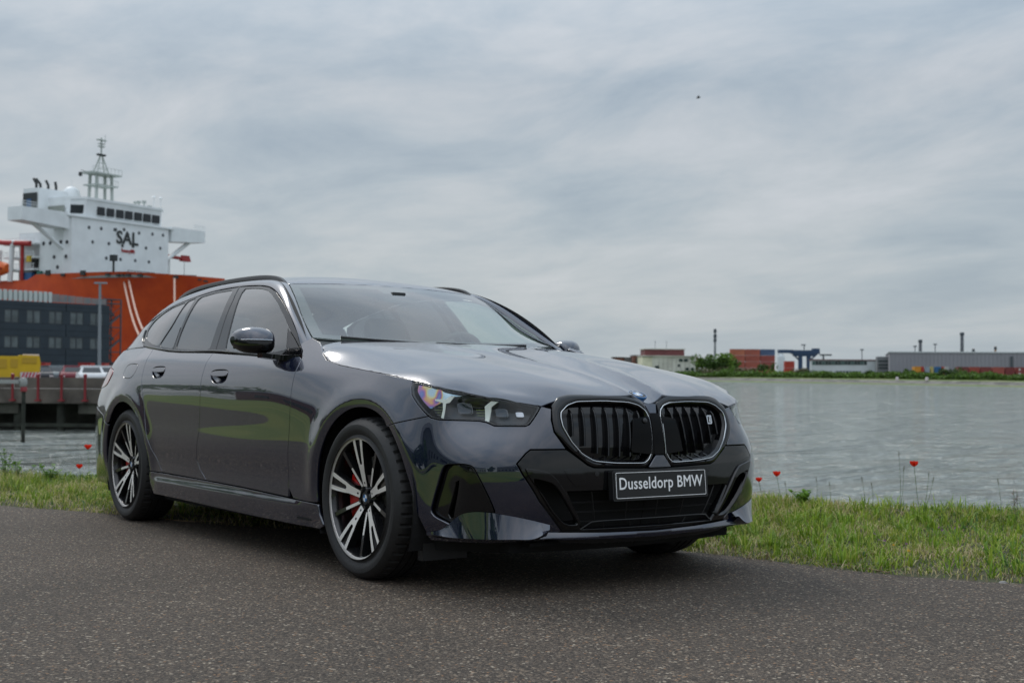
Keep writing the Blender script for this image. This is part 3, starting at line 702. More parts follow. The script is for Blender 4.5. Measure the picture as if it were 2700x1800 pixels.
b.build('wheel_well', M['liner'], car)['kind'] = 'stuff'
b = MB(); b.box(-3.9,.70,-.62,.62,.17,.21); b.box(-2.55,-.46,-.84,.84,.185,.205); b.box(.43,.76,-.56,.56,.195,.21); b.build('underbody', M['liner'], car)
for s_ in (-1, 1): b = MB(); b.box(.36,.40,min(s_*.62,s_*.84),max(s_*.62,s_*.84),.12,.22); b.build('air_deflector', M['satin'], car)
# liner wall directly behind the arch lips (space between lip and well)
def ring_lip(cx, r0, sg):
    V = []; A_ = list(range(-28, 209, 6))
    for a in A_:
        for r, yy in ((r0, None), (r0+.04, -.03)):
            x, z = cx+r*math.cos(R_(a)), max(.19, .352+r*math.sin(R_(a)))
            p = W(np.array([1.5-x]), np.array([max(z, .15)]), -.014 if yy is None else -.05)[0]; V.append((p[0], sg*p[1], p[2]))
    return V, [(2*i, 2*i+1, 2*i+3, 2*i+2) for i in range(len(A_)-1)]
b = MB()
for cx in (0., -2.995):
    for sg in (1, -1): b.add(*ring_lip(cx, .393, sg))
b.build('arch_liner', M['satin'], car)['kind'] = 'stuff'

# ---- front end: kidneys
KO = [(.036,.779),(.088,.801),(.140,.809),(.260,.811),(.397,.810),(.444,.800),(.492,.760),(.503,.705),(.500,.658),(.445,.590),(.36,.526),(.330,.515),(.20,.511),(.072,.508),(.050,.530),(.030,.562),(.022,.64),(.022,.715),(.030,.74)]
KC = [(.118,.779),(.239,.784),(.372,.781),(.421,.766),(.458,.738),(.464,.715),(.462,.678),(.431,.619),(.387,.570),(.331,.540),(.225,.530),(.082,.527),(.058,.541),(.041,.570),(.032,.64),(.032,.715),(.042,.745),(.071,.767)]
def Kf(a, b, off=0.0):
    """like the wall, but its top follows the bonnet's leading edge"""
    a = np.asarray(a, float); b = np.asarray(b, float); p = Wr(a, b, off)
    return p
def loop3(L_, off, n=96, sm=2): P = resample(rounded(L_, sm, .12), .004); P = resample3(np.vstack([P, P[:1]]), n+1)[:-1]; return Kf(P[:, 0], P[:, 1], off), P
def align(A, B, PA, PB):
    """index shift of loop B that best faces loop A"""
    if area(PA)*area(PB) < 0: PB = PB[::-1]; B = B[::-1]
    k = min(range(len(PB)), key=lambda s: ((PA-np.roll(PB, -s, 0))**2).sum()); return np.roll(B, -k, 0), np.roll(PB, -k, 0)
nK = 120
A0, PA = loop3(KO, -.012, nK); A1, _ = loop3(inset(KO, .002), .003, nK, 2); A1, _ = align(A0, A1, PA, _)
A2, P2 = loop3(inset(KO, .012), .007, nK); A2, P2 = align(A0, A2, PA, P2)
A3, P3 = loop3(inset(KC, -.010), .006, nK); A3, P3 = align(A0, A3, PA, P3)
A4, P4 = loop3(inset(KC, -.003), .002, nK); A4, P4 = align(A0, A4, PA, P4)
A5, P5 = loop3(inset(KC, .008), -.010, nK); A5, P5 = align(A0, A5, PA, P5)
A6, P6 = loop3(inset(KC, .012), -.055, nK); A6, P6 = align(A0, A6, PA, P6)
V = np.vstack([A0, A1, A2, A3, A4, A5, A6]); F = []
for r in range(6):
    for i in range(nK): j = (i+1) % nK; F.append((r*nK+i, r*nK+j, (r+1)*nK+j, (r+1)*nK+i))
kf = both('kidney_grille_frame', mesh_data('kidney_grille_frame', V, F, M['gloss'], True, sharp=50), car)
ring, PR = loop3(KC, .005, 140)
b = MB(); b.tube([tuple(p) for p in ring], .0026, 6, close=True); me = b.data('chrome_ring', M['chrome'], True, 70)
link('chrome_ring', me, kf[0]); link('chrome_ring', mirror_data(me), kf[1])
def kback(a, b):
    b = np.asarray(b, float); a = np.asarray(a, float)
    p = Wr(a, np.clip(b, .60, .72), -.034); p[..., 2] = b; p[..., 0] = p[..., 0]-np.clip(b-.728, 0, 1)*.42; return p
me = panel_data('grille_backing', kback, rounded(inset(KC, -.004), 2, .2), M['gloss'], step=.015, thick=.002, flip=True)
link('grille_backing', me, kf[0]); link('grille_backing', mirror_data(me), kf[1])
slm = []
for (ut, zt, ub, zb) in ((.402,.750,.412,.640),(.347,.766,.361,.600),(.288,.770,.303,.570),(.230,.772,.248,.560),(.174,.772,.193,.556),(.119,.770,.139,.556),(.066,.762,.086,.560)):
    b = MB(); ts = np.linspace(0, 1, 12); V = []
    for t in ts:
        u, z = ut+(ub-ut)*t, zt+(zb-zt)*t; dep = -.010-.020*max(0, 1-t*7)
        for du, o_ in ((-.005,-.045-.03*max(0, 1-t*4)),(-.0035,dep-.003),(0,dep),(.0035,dep-.003),(.005,-.045-.03*max(0, 1-t*4))): V.append(Kf(np.array([u+du]), np.array([z]), o_)[0])
    F = [(i*5+k, i*5+k+1, (i+1)*5+k+1, (i+1)*5+k) for i in range(11) for k in range(4)]
    me = mesh_data('grille_slat', V, F, M['satin'] if 0 else M['gloss'], True, sharp=30); link('grille_slat', me, kf[0]); link('grille_slat', mirror_data(me), kf[1])
# lower tray bars inside the kidneys
b = MB()
for k in range(5):
    u = .12+.065*k; b.tube([Kf(np.array([u]), np.array([.556]), -.030)[0], Kf(np.array([u+.03]), np.array([.536]), -.004)[0]], .004, 5)
me = b.data('grille_tray_bars', M['gloss']); link('grille_tray_bars', me, kf[0]); link('grille_tray_bars', mirror_data(me), kf[1])
# sensor cover between the kidneys
pan('radar_cover', lambda a, b: Ws(a, b, .0075), [(-.126,.682),(-.120,.712),(-.05,.722),(.05,.722),(.120,.712),(.126,.682),(.147,.572),(.06,.562),(-.06,.562),(-.147,.572)], M['sensor'], two=False, step=.02, thick=.02)
pan('nose_column', lambda a, b: Ws(a, b, .002), [(-.034,.775),(.034,.775),(.024,.745),(.020,.732),(-.020,.732),(-.024,.745)], M['paint'], two=False, step=.01)
pan('nose_wedge', lambda a, b: Ws(a, b, .012*(np.asarray(b, float) < 9)), [(-.022,.560),(.022,.560),(.062,.512),(.058,.507),(-.058,.507),(-.062,.512)], M['paint'], two=False, step=.01)
def disc_on(f, a, b, off, sgn=1):
    p = f(np.array([a]), np.array([b]))[0]; n = normals_of(f, np.array([a]), np.array([b]))[0]*sgn; return Vector(p)+Vector(n)*off, Vector(n)
b = MB(); b.tube([tuple(Ws(np.array([.034]), np.array([z]), .011)[0]) for z in np.linspace(.565, .69, 8)], .0014, 5); b.build('chrome_edge', M['chrome'], car, smooth=True)
p_, n_ = disc_on(Ws, -.062, .700, .010)
b = MB(); b.lathe([(.0001,.006),(.006,.006),(.011,.003),(.012,-.006)], p_, n_, 20); b.build('front_camera', M['satin'], car, smooth=True)
# roundel
def roundel(name, parent, p, n, r, rim='blue', up=(0, 0, 1)):
    o = bpy.data.objects.new(name, None); col.objects.link(o); o.parent = parent
    n = Vector(n).normalized(); u = Vector(up); u = (u-n*u.dot(n)).normalized(); x = u.cross(n)
    mm = Matrix((x, u, n)).transposed().to_4x4(); mm.translation = Vector(p); o.matrix_basis = mm
    b = MB(); b.lathe([(r,-.004),(r,.0015),(r*.97,.003),(r*.93,.003),(r*.92,.002)], (0,0,0), (0,0,1), 48); b.build('badge_rim', M['blue'] if rim == 'blue' else M['chrome'], o, smooth=True)
    b = MB(); b.lathe([(r*.925,.0022),(r*.56,.0026)], (0,0,0), (0,0,1), 48); b.build('badge_ring', M['badgewhite'] if rim == 'blue' and False else M['platebk'], o)
    b = MB(); b.lathe([(r*.585,.0024),(r*.58,.0036),(r*.545,.0036),(r*.54,.0024)], (0,0,0), (0,0,1), 48); b.build('badge_inner_rim', M['chrome'], o)
    for k in range(4):
        a0 = k*90; V = [(0,0,.003)]+[(r*.545*math.cos(R_(a0+9*i)), r*.545*math.sin(R_(a0+9*i)), .003) for i in range(11)]
        b = MB(); b.add(V, [tuple(range(12))]); b.build('badge_quarter', M['badgewhite'] if k in (0, 2) else M['blue'], o)
    if r > .03:
        for ch, a in (('B', 128), ('M', 90), ('W', 52)):
            me = text_mesh('badge_letter', ch, r*.34, M['badgewhite'], .0003, .0002); t = link('badge_letter', me, o)
            t.matrix_basis = Matrix.Translation((r*.745*math.cos(R_(a)), r*.745*math.sin(R_(a)), .003)) @ Matrix.Rotation(R_(a-90), 4, 'Z')
    return o
p_, n_ = disc_on(H, .775, 0, .004)
roundel('bonnet_badge', car, p_, n_, .041)
# "i" badge in the left kidney
p_, n_ = disc_on(Ws, -.348, .704, -.004); o = bpy.data.objects.new('i_badge', None); col.objects.link(o); o.parent = car
p_, n_ = disc_on(Ws, .348, .704, .002)
u = Vector((0, 0, 1)); u = (u-n_*u.dot(n_)).normalized(); x = u.cross(n_); mm = Matrix((x, u, n_)).transposed().to_4x4(); mm.translation = p_; o.matrix_basis = mm
b = MB(); b.add([(-.017,-.020,0),(.011,-.020,0),(.016,-.014,0),(.020,.020,0),(-.009,.020,0),(-.014,.014,0)], [(0,1,2,3,4,5)]); b.add([(-.010,-.014,.001),(.007,-.014,.001),(.011,.014,.001),(-.006,.014,.001)], [(0,1,2,3)], 1)
b.add([(-.004,-.012,.002),(.003,-.012,.002),(.005,.003,.002),(-.002,.003,.002)], [(0,1,2,3)], 2); b.add([(-.001,.006,.002),(.006,.006,.002),(.007,.011,.002),(0,.011,.002)], [(0,1,2,3)], 2)
b.build('badge_plate', [M['chrome'], M['platebk'], M['badgewhite']], o)

# ---- lower front panel
INH = rounded([(.604,.478),(.528,.458),(.504,.439),(.444,.355),(.392,.286),(.435,.286),(.466,.299),(.521,.357)], 2, .15)
INF = rounded([(.627,.521),(.536,.502),(.504,.472),(.47,.427),(.372,.281),(.434,.273),(.470,.290),(.525,.348),(.612,.483)], 2, .15)
hm = [(.452,.420),(-.452,.420),(-.372,.264),(.372,.264)]
lowp = [(.453,.588),(.600,.588),(.618,.573),(.649,.534),(.630,.492),(.566,.385),(.499,.309),(.462,.262),(.25,.252),(0,.247),(-.25,.252),(-.462,.262),(-.499,.309),(-.566,.385),(-.630,.492),(-.649,.534),(-.618,.573),(-.600,.588),(-.453,.588),(-.36,.524),(-.330,.513),(-.066,.506),(.066,.506),(.330,.513),(.36,.524)]
lp = pan('lower_grille_panel', Ws, lowp, M['gloss'], two=False, holes=[np.array(hm), INH, INH*np.array([-1, 1])], step=.018, thick=.03)
def ifr(a, b): return Wr(a, b, .012)
me = panel_data('intake_frame', ifr, INF, M['gloss'], holes=[INH], step=.012, edge=.01, thick=.05, flip=True); both('intake_frame', me, car)
me = panel_data('intake_edge', lambda a, b: Wr(a, b, .009), inset(INH, -.004), M['gloss'], holes=[inset(INH, .003)], step=.01, edge=.01, thick=.02, flip=True); 
b = MB()
def wtube(mb, pts, r, off=0.0, n=5): mb.tube([tuple(Ws(np.array([u]), np.array([z]), off)[0]) for u, z in resample3(np.array(pts), 14)], r, n); return mb
bl = MB(); wtube(bl, [(-.372,.264),(-.34,.292),(-.26,.2955),(0,.2965),(.26,.2955),(.34,.292),(.372,.264)], .0035, -.008); bl.build('grille_blade', M['gloss'], car, smooth=True)
for (a0, z0, a1, z1) in ((.378,.415,.318,.296),(.185,.415,.165,.2965),(.018,.415,.014,.2965),(-.15,.415,-.148,.2965),(-.330,.415,-.302,.296)):
    bl = MB(); wtube(bl, [(a0,z0),(a1,z1)], .003, -.020); bl.build('grille_rib', M['satin'], car, smooth=True)
for (a0, z0, a1, z1) in ((.20,.289,.185,.268),(.03,.290,.04,.268),(-.13,.290,-.12,.268),(-.26,.288,-.255,.268)):
    bl = MB(); wtube(bl, [(a0,z0),(a1,z1)], .0025, -.012); bl.build('grille_rib', M['satin'], car, smooth=True)
b = MB()
for z in (.41,.37,.33,.29): wtube(b, [(-.42,z),(0,z),(.42,z)], .004, -.05)
b.build('radiator_slats', M['matte'], car)
def sensor_(u, z):
    p, n = disc_on(Ws, u, z, .001); b = MB(); b.lathe([(.0001,.0015),(.0105,.001),(.011,-.004)], p, n, 20); b.build('parking_sensor', M['satin'], car, smooth=True)
sensor_(.304,.487); sensor_(-.318,.489)
tow = rounded([(.474,.511),(.400,.511),(.389,.500),(.358,.441),(.422,.440),(.450,.470)], 2, .15)
link('tow_eye_cover', panel_data('tow_eye_cover', lambda a, b: Wr(a, b, .0025), tow, M['gloss'], thick=.004, step=.012, edge=.01, flip=True), car)
# splitter
spl = [(.470,.258),(.25,.249),(0,.245),(-.25,.249),(-.470,.258),(-.56,.262),(-.60,.235),(-.45,.224),(-.2,.218),(0,.216),(.2,.218),(.45,.224),(.60,.235),(.56,.262)]
pan('front_splitter', lambda a, b: Ws(a, b, .024-np.clip(np.asarray(b, float)-.232, 0, 1)*.80), spl, M['paint'], two=False, step=.012, thick=.03)
pan('front_underlip', lambda a, b: Ws(a, b, .004), [(-.48,.226),(-.3,.220),(0,.217),(.3,.220),(.48,.226),(.46,.210),(.3,.199),(0,.196),(-.3,.199),(-.46,.210)], M['satin'], two=False, step=.02, thick=.03)
# corner insert
ins = both('corner_insert', panel_data('corner_insert', lambda a, b: Wr(a, b, -.003-.020*sstep(.80, .93, a)), inset(INSERT, .001), M['gloss'], holes=[np.array([(.868,.462),(.888,.455),(.925,.325),(.912,.310),(.890,.312)])], step=.014, edge=.01, flip=True), car)
# winglets
def wing():
    inn = [(1.035,.246),(.93,.268),(.85,.322),(.78,.342),(.70,.335),(.60,.312),(.55,.298),(.515,.288)]
    outr = [(1.03,.240),(.93,.237),(.86,.236),(.78,.236),(.70,.236),(.64,.237),(.585,.240),(.530,.272)]
    oo = [.002,.020,.035,.042,.046,.050,.050,.034]
    n = 40; I_ = smooth_curve([tuple(Wr(np.array([u]), np.array([z]), .002)[0]) for u, z in inn], n)
    O_ = smooth_curve([tuple(Wr(np.array([u]), np.array([z]), o)[0]) for (u, z), o in zip(outr, oo)], n)
    U_ = smooth_curve([tuple(Wr(np.array([u]), np.array([z-.006]), max(0, o-.004))[0]) for (u, z), o in zip(outr, oo)], n)
    B_ = smooth_curve([tuple(Wr(np.array([u]), np.array([.222]), -.004)[0]) for (u, z) in outr], n)
    V = []
    for i in range(n):
        m_ = I_[i]*.5+O_[i]*.5; m_[2] -= .010; V += [I_[i], m_, O_[i], U_[i], B_[i]]
    return V, [(i*5+k, i*5+k+1, (i+1)*5+k+1, (i+1)*5+k) for i in range(n-1) for k in range(4)]
V, F = wing(); both('bumper_winglet', mesh_data('bumper_winglet', V, F, M['paint'], True, sharp=28), car)

# ---- number plate
def plate():
    o = bpy.data.objects.new('number_plate', None); col.objects.link(o); o.parent = car
    th = .082; mm = Matrix(((0,-math.sin(th)*1,math.cos(th)),(1,0,0),(0,math.cos(th),math.sin(th)))).to_4x4(); mm.translation = (.931,0,.440); o.matrix_basis = mm   # local x -> car y (to the photo's right), y -> up, z -> forward
    def rbox(w, h, z0, z1, r):
        P = [(sx*(w/2-r)+r*math.cos(R_(a)), sy*(h/2-r)+r*math.sin(R_(a))) for sx, sy, a0 in ((1,1,0),(-1,1,90),(-1,-1,180),(1,-1,270)) for a in range(a0, a0+91, 18)]
        b = MB(); b.prism(P, lambda x, y: (x, y, z1), lambda x, y: (x, y, z0)); return b
    rbox(.534,.124,-.030,-.002,.008).build('plate_holder', M['satin'], o)
    rbox(.520,.112,-.002,.0012,.006).build('plate_face', M['platebk'], o)
    P = [(sx*(.2515-.005)+.005*math.cos(R_(a)), sy*(.0515-.005)+.005*math.sin(R_(a))) for sx, sy, a0 in ((1,1,0),(-1,1,90),(-1,-1,180),(1,-1,270)) for a in range(a0, a0+91, 18)]
    b = MB(); b.tube([(x, y, .0014) for x, y in P], .0013, 5, close=True); b.build('plate_border', M['white'], o)
    me = text_mesh('plate_lettering', 'Dusseldorp BMW', .1, M['white'], 0, 0, 1.05)
    V0 = [v.co.copy() for v in me.vertices]; F0 = [tuple(p.vertices) for p in me.polygons]; V1 = []; F1 = []
    for q_, (sx, sy) in enumerate(((0,0),(.0016,.0),(-.0016,0),(0,.0012),(0,-.0012),(.0011,.0008),(-.0011,-.0008))):
        F1 += [tuple(i+len(V1) for i in f) for f in F0]; V1 += [(v.x+sx, v.y+sy, v.z+.00006*q_) for v in V0]
    me = mesh_data('plate_lettering', V1, F1, M['white'], False)
    xs = [v.co.x for v in me.vertices]; w = max(xs)-min(xs); k = .470/w; c0 = (max(xs)+min(xs))/2; ys = [v.co.y for v in me.vertices]; cap = max(ys)
    for v in me.vertices: v.co.x = (v.co.x-c0)*k; v.co.y = (v.co.y-(max(ys)+min(ys))/2)*k*1.12; v.co.z = v.co.z+.002
    link('plate_lettering', me, o, kind='stuff')
plate()

# ---- headlights
def lampf(off): return lambda a, b: Wr(a, b, off)
hl = [bpy.data.objects.new('headlight', None) for _ in range(2)]
for o in hl: col.objects.link(o); o.parent = car
def lamp(nm, me):
    link(nm, me, hl[0]); link(nm, mirror_data(me), hl[1])
HEADr = rounded(HEAD, 2, .14)
lamp('lamp_lens', panel_data('lamp_lens', lampf(.002), HEADr, M['lens'], step=.02, thick=.004, gap=.003, flip=True))
lamp('lamp_surround', panel_data('lamp_surround', lampf(-.003), HEADr, M['gloss'], holes=[inset(HEADr, .0075)], step=.01, edge=.01, thick=.055, gap=.0015, flip=True))
def base(a, b):
    a = np.asarray(a, float); b = np.asarray(b, float)
    zt = np.interp(a, [.55,.8,1.0,1.15], [.75,.775,.80,.83]); return Wr(a, b, -.055+.030*sstep(-.03, .01, b-zt))
lamp('lamp_housing', panel_data('lamp_housing', base, inset(HEADr, .004), M['housing'], step=.012, edge=.012, thick=.003, flip=True))
lamp('iridescent_reflector', panel_data('iridescent_reflector', lambda a, b: Wr(a, b, -.018-.02*sstep(.82, 1.0, a)*0), rounded([(1.140,.848),(1.046,.833),(.93,.817),(.80,.798),(.88,.792),(.955,.776),(1.02,.757),(1.045,.742),(1.09,.772),(1.135,.815)], 2, .15), M['irid'], step=.014, edge=.012, thick=.004, flip=True))
for g in ([(.952,.707),(.971,.711),(.958,.745),(.960,.770),(1.022,.779),(1.024,.786),(.928,.786),(.882,.800),(.855,.799),(.897,.772),(.928,.768)],
          [(.742,.693),(.754,.698),(.745,.758),(.716,.780),(.690,.778),(.722,.755)]):
    lamp('light_guide', panel_data('light_guide', lampf(-.010), np.array(g), M['guide'], step=.012, edge=.01, thick=.012, gap=0, flip=True))
def box_on(u0, u1, z0, z1, off, m_, nm):
    lamp(nm, panel_data(nm, lampf(off), rounded([(u0,z0),(u1,z0),(u1,z1),(u0,z1)], 2, .15), M[m_], step=.012, edge=.01, thick=.03, gap=0, flip=True))
box_on(.802,.864,.724,.772,-.036,'bezel','projector_bezel'); box_on(.806,.860,.727,.769,-.030,'projector','projector_lens')
box_on(.670,.720,.714,.750,-.036,'bezel','projector_bezel'); box_on(.673,.717,.716,.748,-.030,'projector','projector_lens')
box_on(.606,.640,.716,.737,-.034,'lampchrome','small_reflector')
for k in range(4):
    z = .720+.011*k; b = MB(); P = [tuple(Wr(np.array([u]), np.array([z]), -.040)[0]) for u in np.linspace(.975, 1.02+.012*k, 6)]; b.tube(P, .0016, 5); lamp('reflector_fin', b.data('reflector_fin', M['lampchrome']))
    P = [tuple(Wr(np.array([u]), np.array([z-.010]), -.040)[0]) for u in np.linspace(.758, .79, 4)]; b = MB(); b.tube(P, .0016, 5); lamp('reflector_fin', b.data('reflector_fin', M['lampchrome']))

# ---- door mirrors
def mirror():
    root = bpy.data.objects.new('door_mirror', None); col.objects.link(root); root.parent = car
    # sections from the inner end to the outer end (y), each an outline in x (forward) and z
    def sect(y, xf, xb, z0, z1, e=2.6, lean=0):
        P = []
        for k in range(32):
            a = 2*math.pi*k/32; c, s = math.cos(a), math.sin(a)
            px = (abs(c)**(2/e))*math.copysign(1, c); pz = (abs(s)**(2/e))*math.copysign(1, s)
            if px < 0: px = max(px*1.0, -1.0)
            P.append(((xf+xb)/2+(xf-xb)/2*px+lean*pz, -y, (z0+z1)/2+(z1-z0)/2*pz))
        return P
    S = [sect(.902,-.925,-1.0,1.035,1.085), sect(.908,-.888,-1.015,1.015,1.107), sect(.925,-.872,-1.028,1.003,1.122,lean=-.006), sect(.96,-.866,-1.036,.998,1.132,lean=-.010), sect(1.0,-.872,-1.042,.998,1.134,lean=-.012),
         sect(1.035,-.888,-1.046,1.003,1.130,lean=-.012), sect(1.06,-.915,-1.049,1.014,1.120,lean=-.010), sect(1.075,-.955,-1.050,1.032,1.104,lean=-.006), sect(1.079,-.99,-1.048,1.05,1.085)]
    for low, nm, mt in ((0, 'mirror_cap', 'paint'), (1, 'mirror_base', 'gloss')):
        V, F = [], []; n = len(S)
        for s in S: V += s
        for i in range(n-1):
            for k in range(32):
                j = (k+1) % 32; up = 1 if (k in range(0, 16)) else 0
                if (up == 1) == (low == 0): F.append((i*32+k, i*32+j, (i+1)*32+j, (i+1)*32+k))
        for i, rv in ((0, 1), (n-1, 0)):
            q = list(range(0, 17)) if low == 0 else list(range(16, 32))+[0]
            q = [i*32+t for t in q]; F.append(tuple(q if rv else q[::-1]))
        b = MB(); b.add(V, F)
        o = link(nm, b.data(nm, M[mt], True, 60), root)
        md = o.modifiers.new('sub', 'SUBSURF'); md.levels = 1; md.render_levels = 2
    # bright parting line, indicator strip, glass, arm
    b = MB(); z = 1.0665; b.tube([(-.868,-.935,z),(-.862,-.97,z),(-.868,-1.01,z),(-.888,-1.045,z),(-.93,-1.072,z)], .0022, 5); b.build('indicator_strip', M['lampchrome'], root, smooth=True)
    b = MB(); b.add([(-1.052,-.915,1.02),(-1.052,-1.06,1.025),(-1.052,-1.065,1.11),(-1.052,-.92,1.118)], [(0,1,2,3)]); b.build('mirror_glass', M['chrome'], root)
    b = MB(); arm = [(-.90,-.985,.992,.030,.012),(-.885,-.94,.985,.034,.012),(-.85,-.90,.980,.038,.013),(-.80,-.875,.978,.045,.014),(-.735,-.868,.978,.06,.016)]
    V = []
    for x, y, z, w, h in arm: V += [(x-w, y, z-h), (x+w, y+.0, z-h), (x+w, y, z+h), (x-w, y, z+h)]
    b.add(V, [(i*4+k, i*4+(k+1) % 4, (i+1)*4+(k+1) % 4, (i+1)*4+k) for i in range(4) for k in range(4)]+[(3,2,1,0)])
    b.build('mirror_arm', M['gloss'], root, smooth=True, sharp=40)
    # triangular sail at the front corner of the window
    b = MB(); y_ = lambda x, z: -float(G(np.array([x]), np.array([z]), .008)[0][1])
    P = [(-.735,.995),(-.86,1.012),(-.905,1.035),(-.965,1.135),(-.87,1.085),(-.76,1.018)]; b.add([(x, y_(x, z), z) for x, z in P], [tuple(range(6))]); b.build('mirror_sail', M['gloss'], root)
    return root
mr_ = mirror()
ml = bpy.data.objects.new('door_mirror', None); col.objects.link(ml); ml.parent = car
for c in children(mr_):
    o = link(c.name.split('.')[0], mirror_data(c.data), ml)
    if c.modifiers: md = o.modifiers.new('sub', 'SUBSURF'); md.levels = 1; md.render_levels = 2

# ---- wheels
def wheel_parts():
    """meshes of one wheel: local x forward, z up, outward -y, hub at the origin"""
    P = {}
    # tyre
    prof = [(.262,.010),(.268,.001),(.276,-.002),(.290,.006),(.305,.010),(.320,.008),(.333,-.001),(.343,-.014),(.3485,-.027)]
    b = MB(); n = 240; V = []; F = []
    inner = [(.351,-.040,1),(.352,-.055,1),(.3522,-.066,0),(.345,-.067,0),(.345,-.075,0),(.3523,-.076,0),(.3525,-.103,0),(.345,-.104,0),(.345,-.113,0),(.3525,-.114,0),(.3525,-.141,0),(.345,-.142,0),(.345,-.151,0),(.3523,-.152,0),(.3522,-.163,1),(.351,-.178,1),(.346,-.205,1),(.334,-.224,0),(.31,-.236,0),(.28,-.232,0),(.262,-.22,0)]
    full = [(r, d, 0) for r, d in prof]+inner; full[-len(inner)-1] = (full[-len(inner)-1][0], full[-len(inner)-1][1], 1)
    m_ = len(full)
    for k in range(n):
        a = 2*math.pi*k/n; g = (k % 5 == 0)
        for r, d, t in full:
            rr = r-(.0075 if (t and g) else 0); V.append((rr*math.cos(a), -d-.0, rr*math.sin(a)))
    # depth d is measured outwards-negative: flip so that outward face is at -y
    V = [(x, (-y)*-1, z) for x, y, z in V]
    for k in range(n):
        for i in range(m_-1): a_, c_ = k*m_+i, ((k+1) % n)*m_+i; F.append((a_, a_+1, c_+1, c_))
    b.add(V, F); P['tyre'] = b.data('tyre', M['rubber'], True, 24)
    return P
def build_wheel(parent_pos, rot, sg, front):
    o = bpy.data.objects.new('wheel', None); col.objects.link(o); o.parent = car; o.location = parent_pos
    for nm, me in WP.items():
        if nm.startswith('brake') : continue
        names = nm.split('#')[0]
        c = link(names, me if sg < 0 else me_m(nm), o)
        c.rotation_euler = (0, rot if names != 'tyre' else 0, 0)
    for nm in ('brake_disc', 'brake_caliper'):
        c = link(nm, WP[nm] if sg < 0 else me_m(nm), o)
        if nm == 'brake_caliper' and not front: c.rotation_euler = (0, R_(0), 0)
_mc = {}
def me_m(nm):
    if nm not in _mc: _mc[nm] = mirror_data(WP[nm])
    return _mc[nm]
WP = wheel_parts()
def Y_(d): return -d            # d metres outwards from the rim face
# rim ring, barrel
b = MB(); b.lathe([(.2670,-.012),(.2695,-.001),(.2675,.0008),(.2545,-.001),(.2535,-.004)], (0,0,0), (0,-1,0), 96); WP['rim_lip'] = b.data('rim_lip', M['silver'], True, 30)
b = MB(); b.lathe([(.2535,-.003),(.2480,-.012),(.243,-.035),(.238,-.10),(.236,-.19),(.262,-.215)], (0,0,0), (0,-1,0), 96); WP['rim_barrel'] = b.data('rim_barrel', M['rimdark'], True, 40)
def dep(r): return -.050*(max(0, 1-r/.262))**1.25-.001
def spoke(polys, lift, th, mt, mside, name, wdt=1):
    b = MB()
    for P in polys:
        f0 = lambda x, z: (x, -(dep(math.hypot(x, z))+lift), z); f1 = lambda x, z: (x*1.0, -(dep(math.hypot(x, z))-th), z)
        # subdivide long edges so the bars follow the dish
        Q = resample(np.array(P), .02); b.prism([tuple(q) for q in Q], f0, f1, 0, 1)
    return b
def rotp(P, a): c, s = math.cos(a), math.sin(a); return [(x*c+z*s, -x*s+z*c) for x, z in P]
# one main spoke pointing up: bar, two fork legs, dark pocket plate beneath
bar = [(-.0155,.050),(.0155,.050),(.0185,.120),(.0250,.150),(.0100,.150),(.0,.144),(-.0100,.150),(-.0250,.150),(-.0185,.120)]
legR = [(.0085,.147),(.0250,.148),(.0400,.248),(.0400,.2575),(.0200,.2585),(.0195,.248)]
legL = [(-x, z) for x, z in legR][::-1]
pocket = [(-.0225,.10),(.0225,.10),(.0400,.2575),(-.0400,.2575)]
thin_s = [(-.0065,.062),(.0065,.062),(.0070,.150),(.0050,.160),(-.0050,.160),(-.0070,.150)]
thin_b = [(-.0105,.055),(.0105,.055),(.0085,.150),(.0095,.2560),(-.0095,.2560),(-.0085,.150)]
hubpl = [(.062*math.cos(R_(a)), .062*math.sin(R_(a))) for a in range(0, 360, 12)]
for k in range(5):
    a = R_(72*k)
    b = MB()
    for P in (bar, legR, legL):
        Q = [tuple(q) for q in resample(np.array(rotp(P, a)), .02)]
        b.prism(Q, lambda x, z: (x, -(dep(math.hypot(x, z))+.0012), z), lambda x, z: (x, -(dep(math.hypot(x, z))-.010), z), 0, 1)
    WP['spoke#%d' % k] = b.data('spoke', [M['silver'], M['rimdark']], False)
    b = MB(); Q = [tuple(q) for q in resample(np.array(rotp(pocket, a)), .02)]
    b.prism(Q, lambda x, z: (x, -(dep(math.hypot(x, z))-.006), z), lambda x, z: (x*1.0, -(dep(math.hypot(x, z))-.040), z), 0, 0)
    for (hx, hz, hr) in ((0,.066,.0045),(0,.112,.0055 if k == 3 else 0)):
        if hr:
            hh = rotp([(hx+hr*math.cos(R_(t)), hz+hr*1.2*math.sin(R_(t))) for t in range(0, 360, 36)], a); b.prism(hh, lambda x, z: (x, -(dep(math.hypot(x, z))+.0018), z), lambda x, z: (x, -(dep(math.hypot(x, z))-.002), z))
    WP['spoke_pocket#%d' % k] = b.data('spoke_pocket', [M['rimdark'], M['rimdark']], False)
    a2 = R_(72*k+36); b = MB(); Q = [tuple(q) for q in resample(np.array(rotp(thin_b, a2)), .02)]
    b.prism(Q, lambda x, z: (x, -(dep(math.hypot(x, z))-.008), z), lambda x, z: (x, -(dep(math.hypot(x, z))-.040), z), 1, 1)
    Q = [tuple(q) for q in resample(np.array(rotp(thin_s, a2)), .02)]
    b.prism(Q, lambda x, z: (x, -(dep(math.hypot(x, z))-.0072), z), lambda x, z: (x, -(dep(math.hypot(x, z))-.012), z), 0, 1)
    WP['slim_spoke#%d' % k] = b.data('slim_spoke', [M['silver'], M['rimdark']], False)
b = MB(); b.lathe([(.0001,-.040),(.030,-.040),(.034,-.044),(.055,-.050),(.062,-.062),(.064,-.10)], (0,0,0), (0,-1,0), 40)
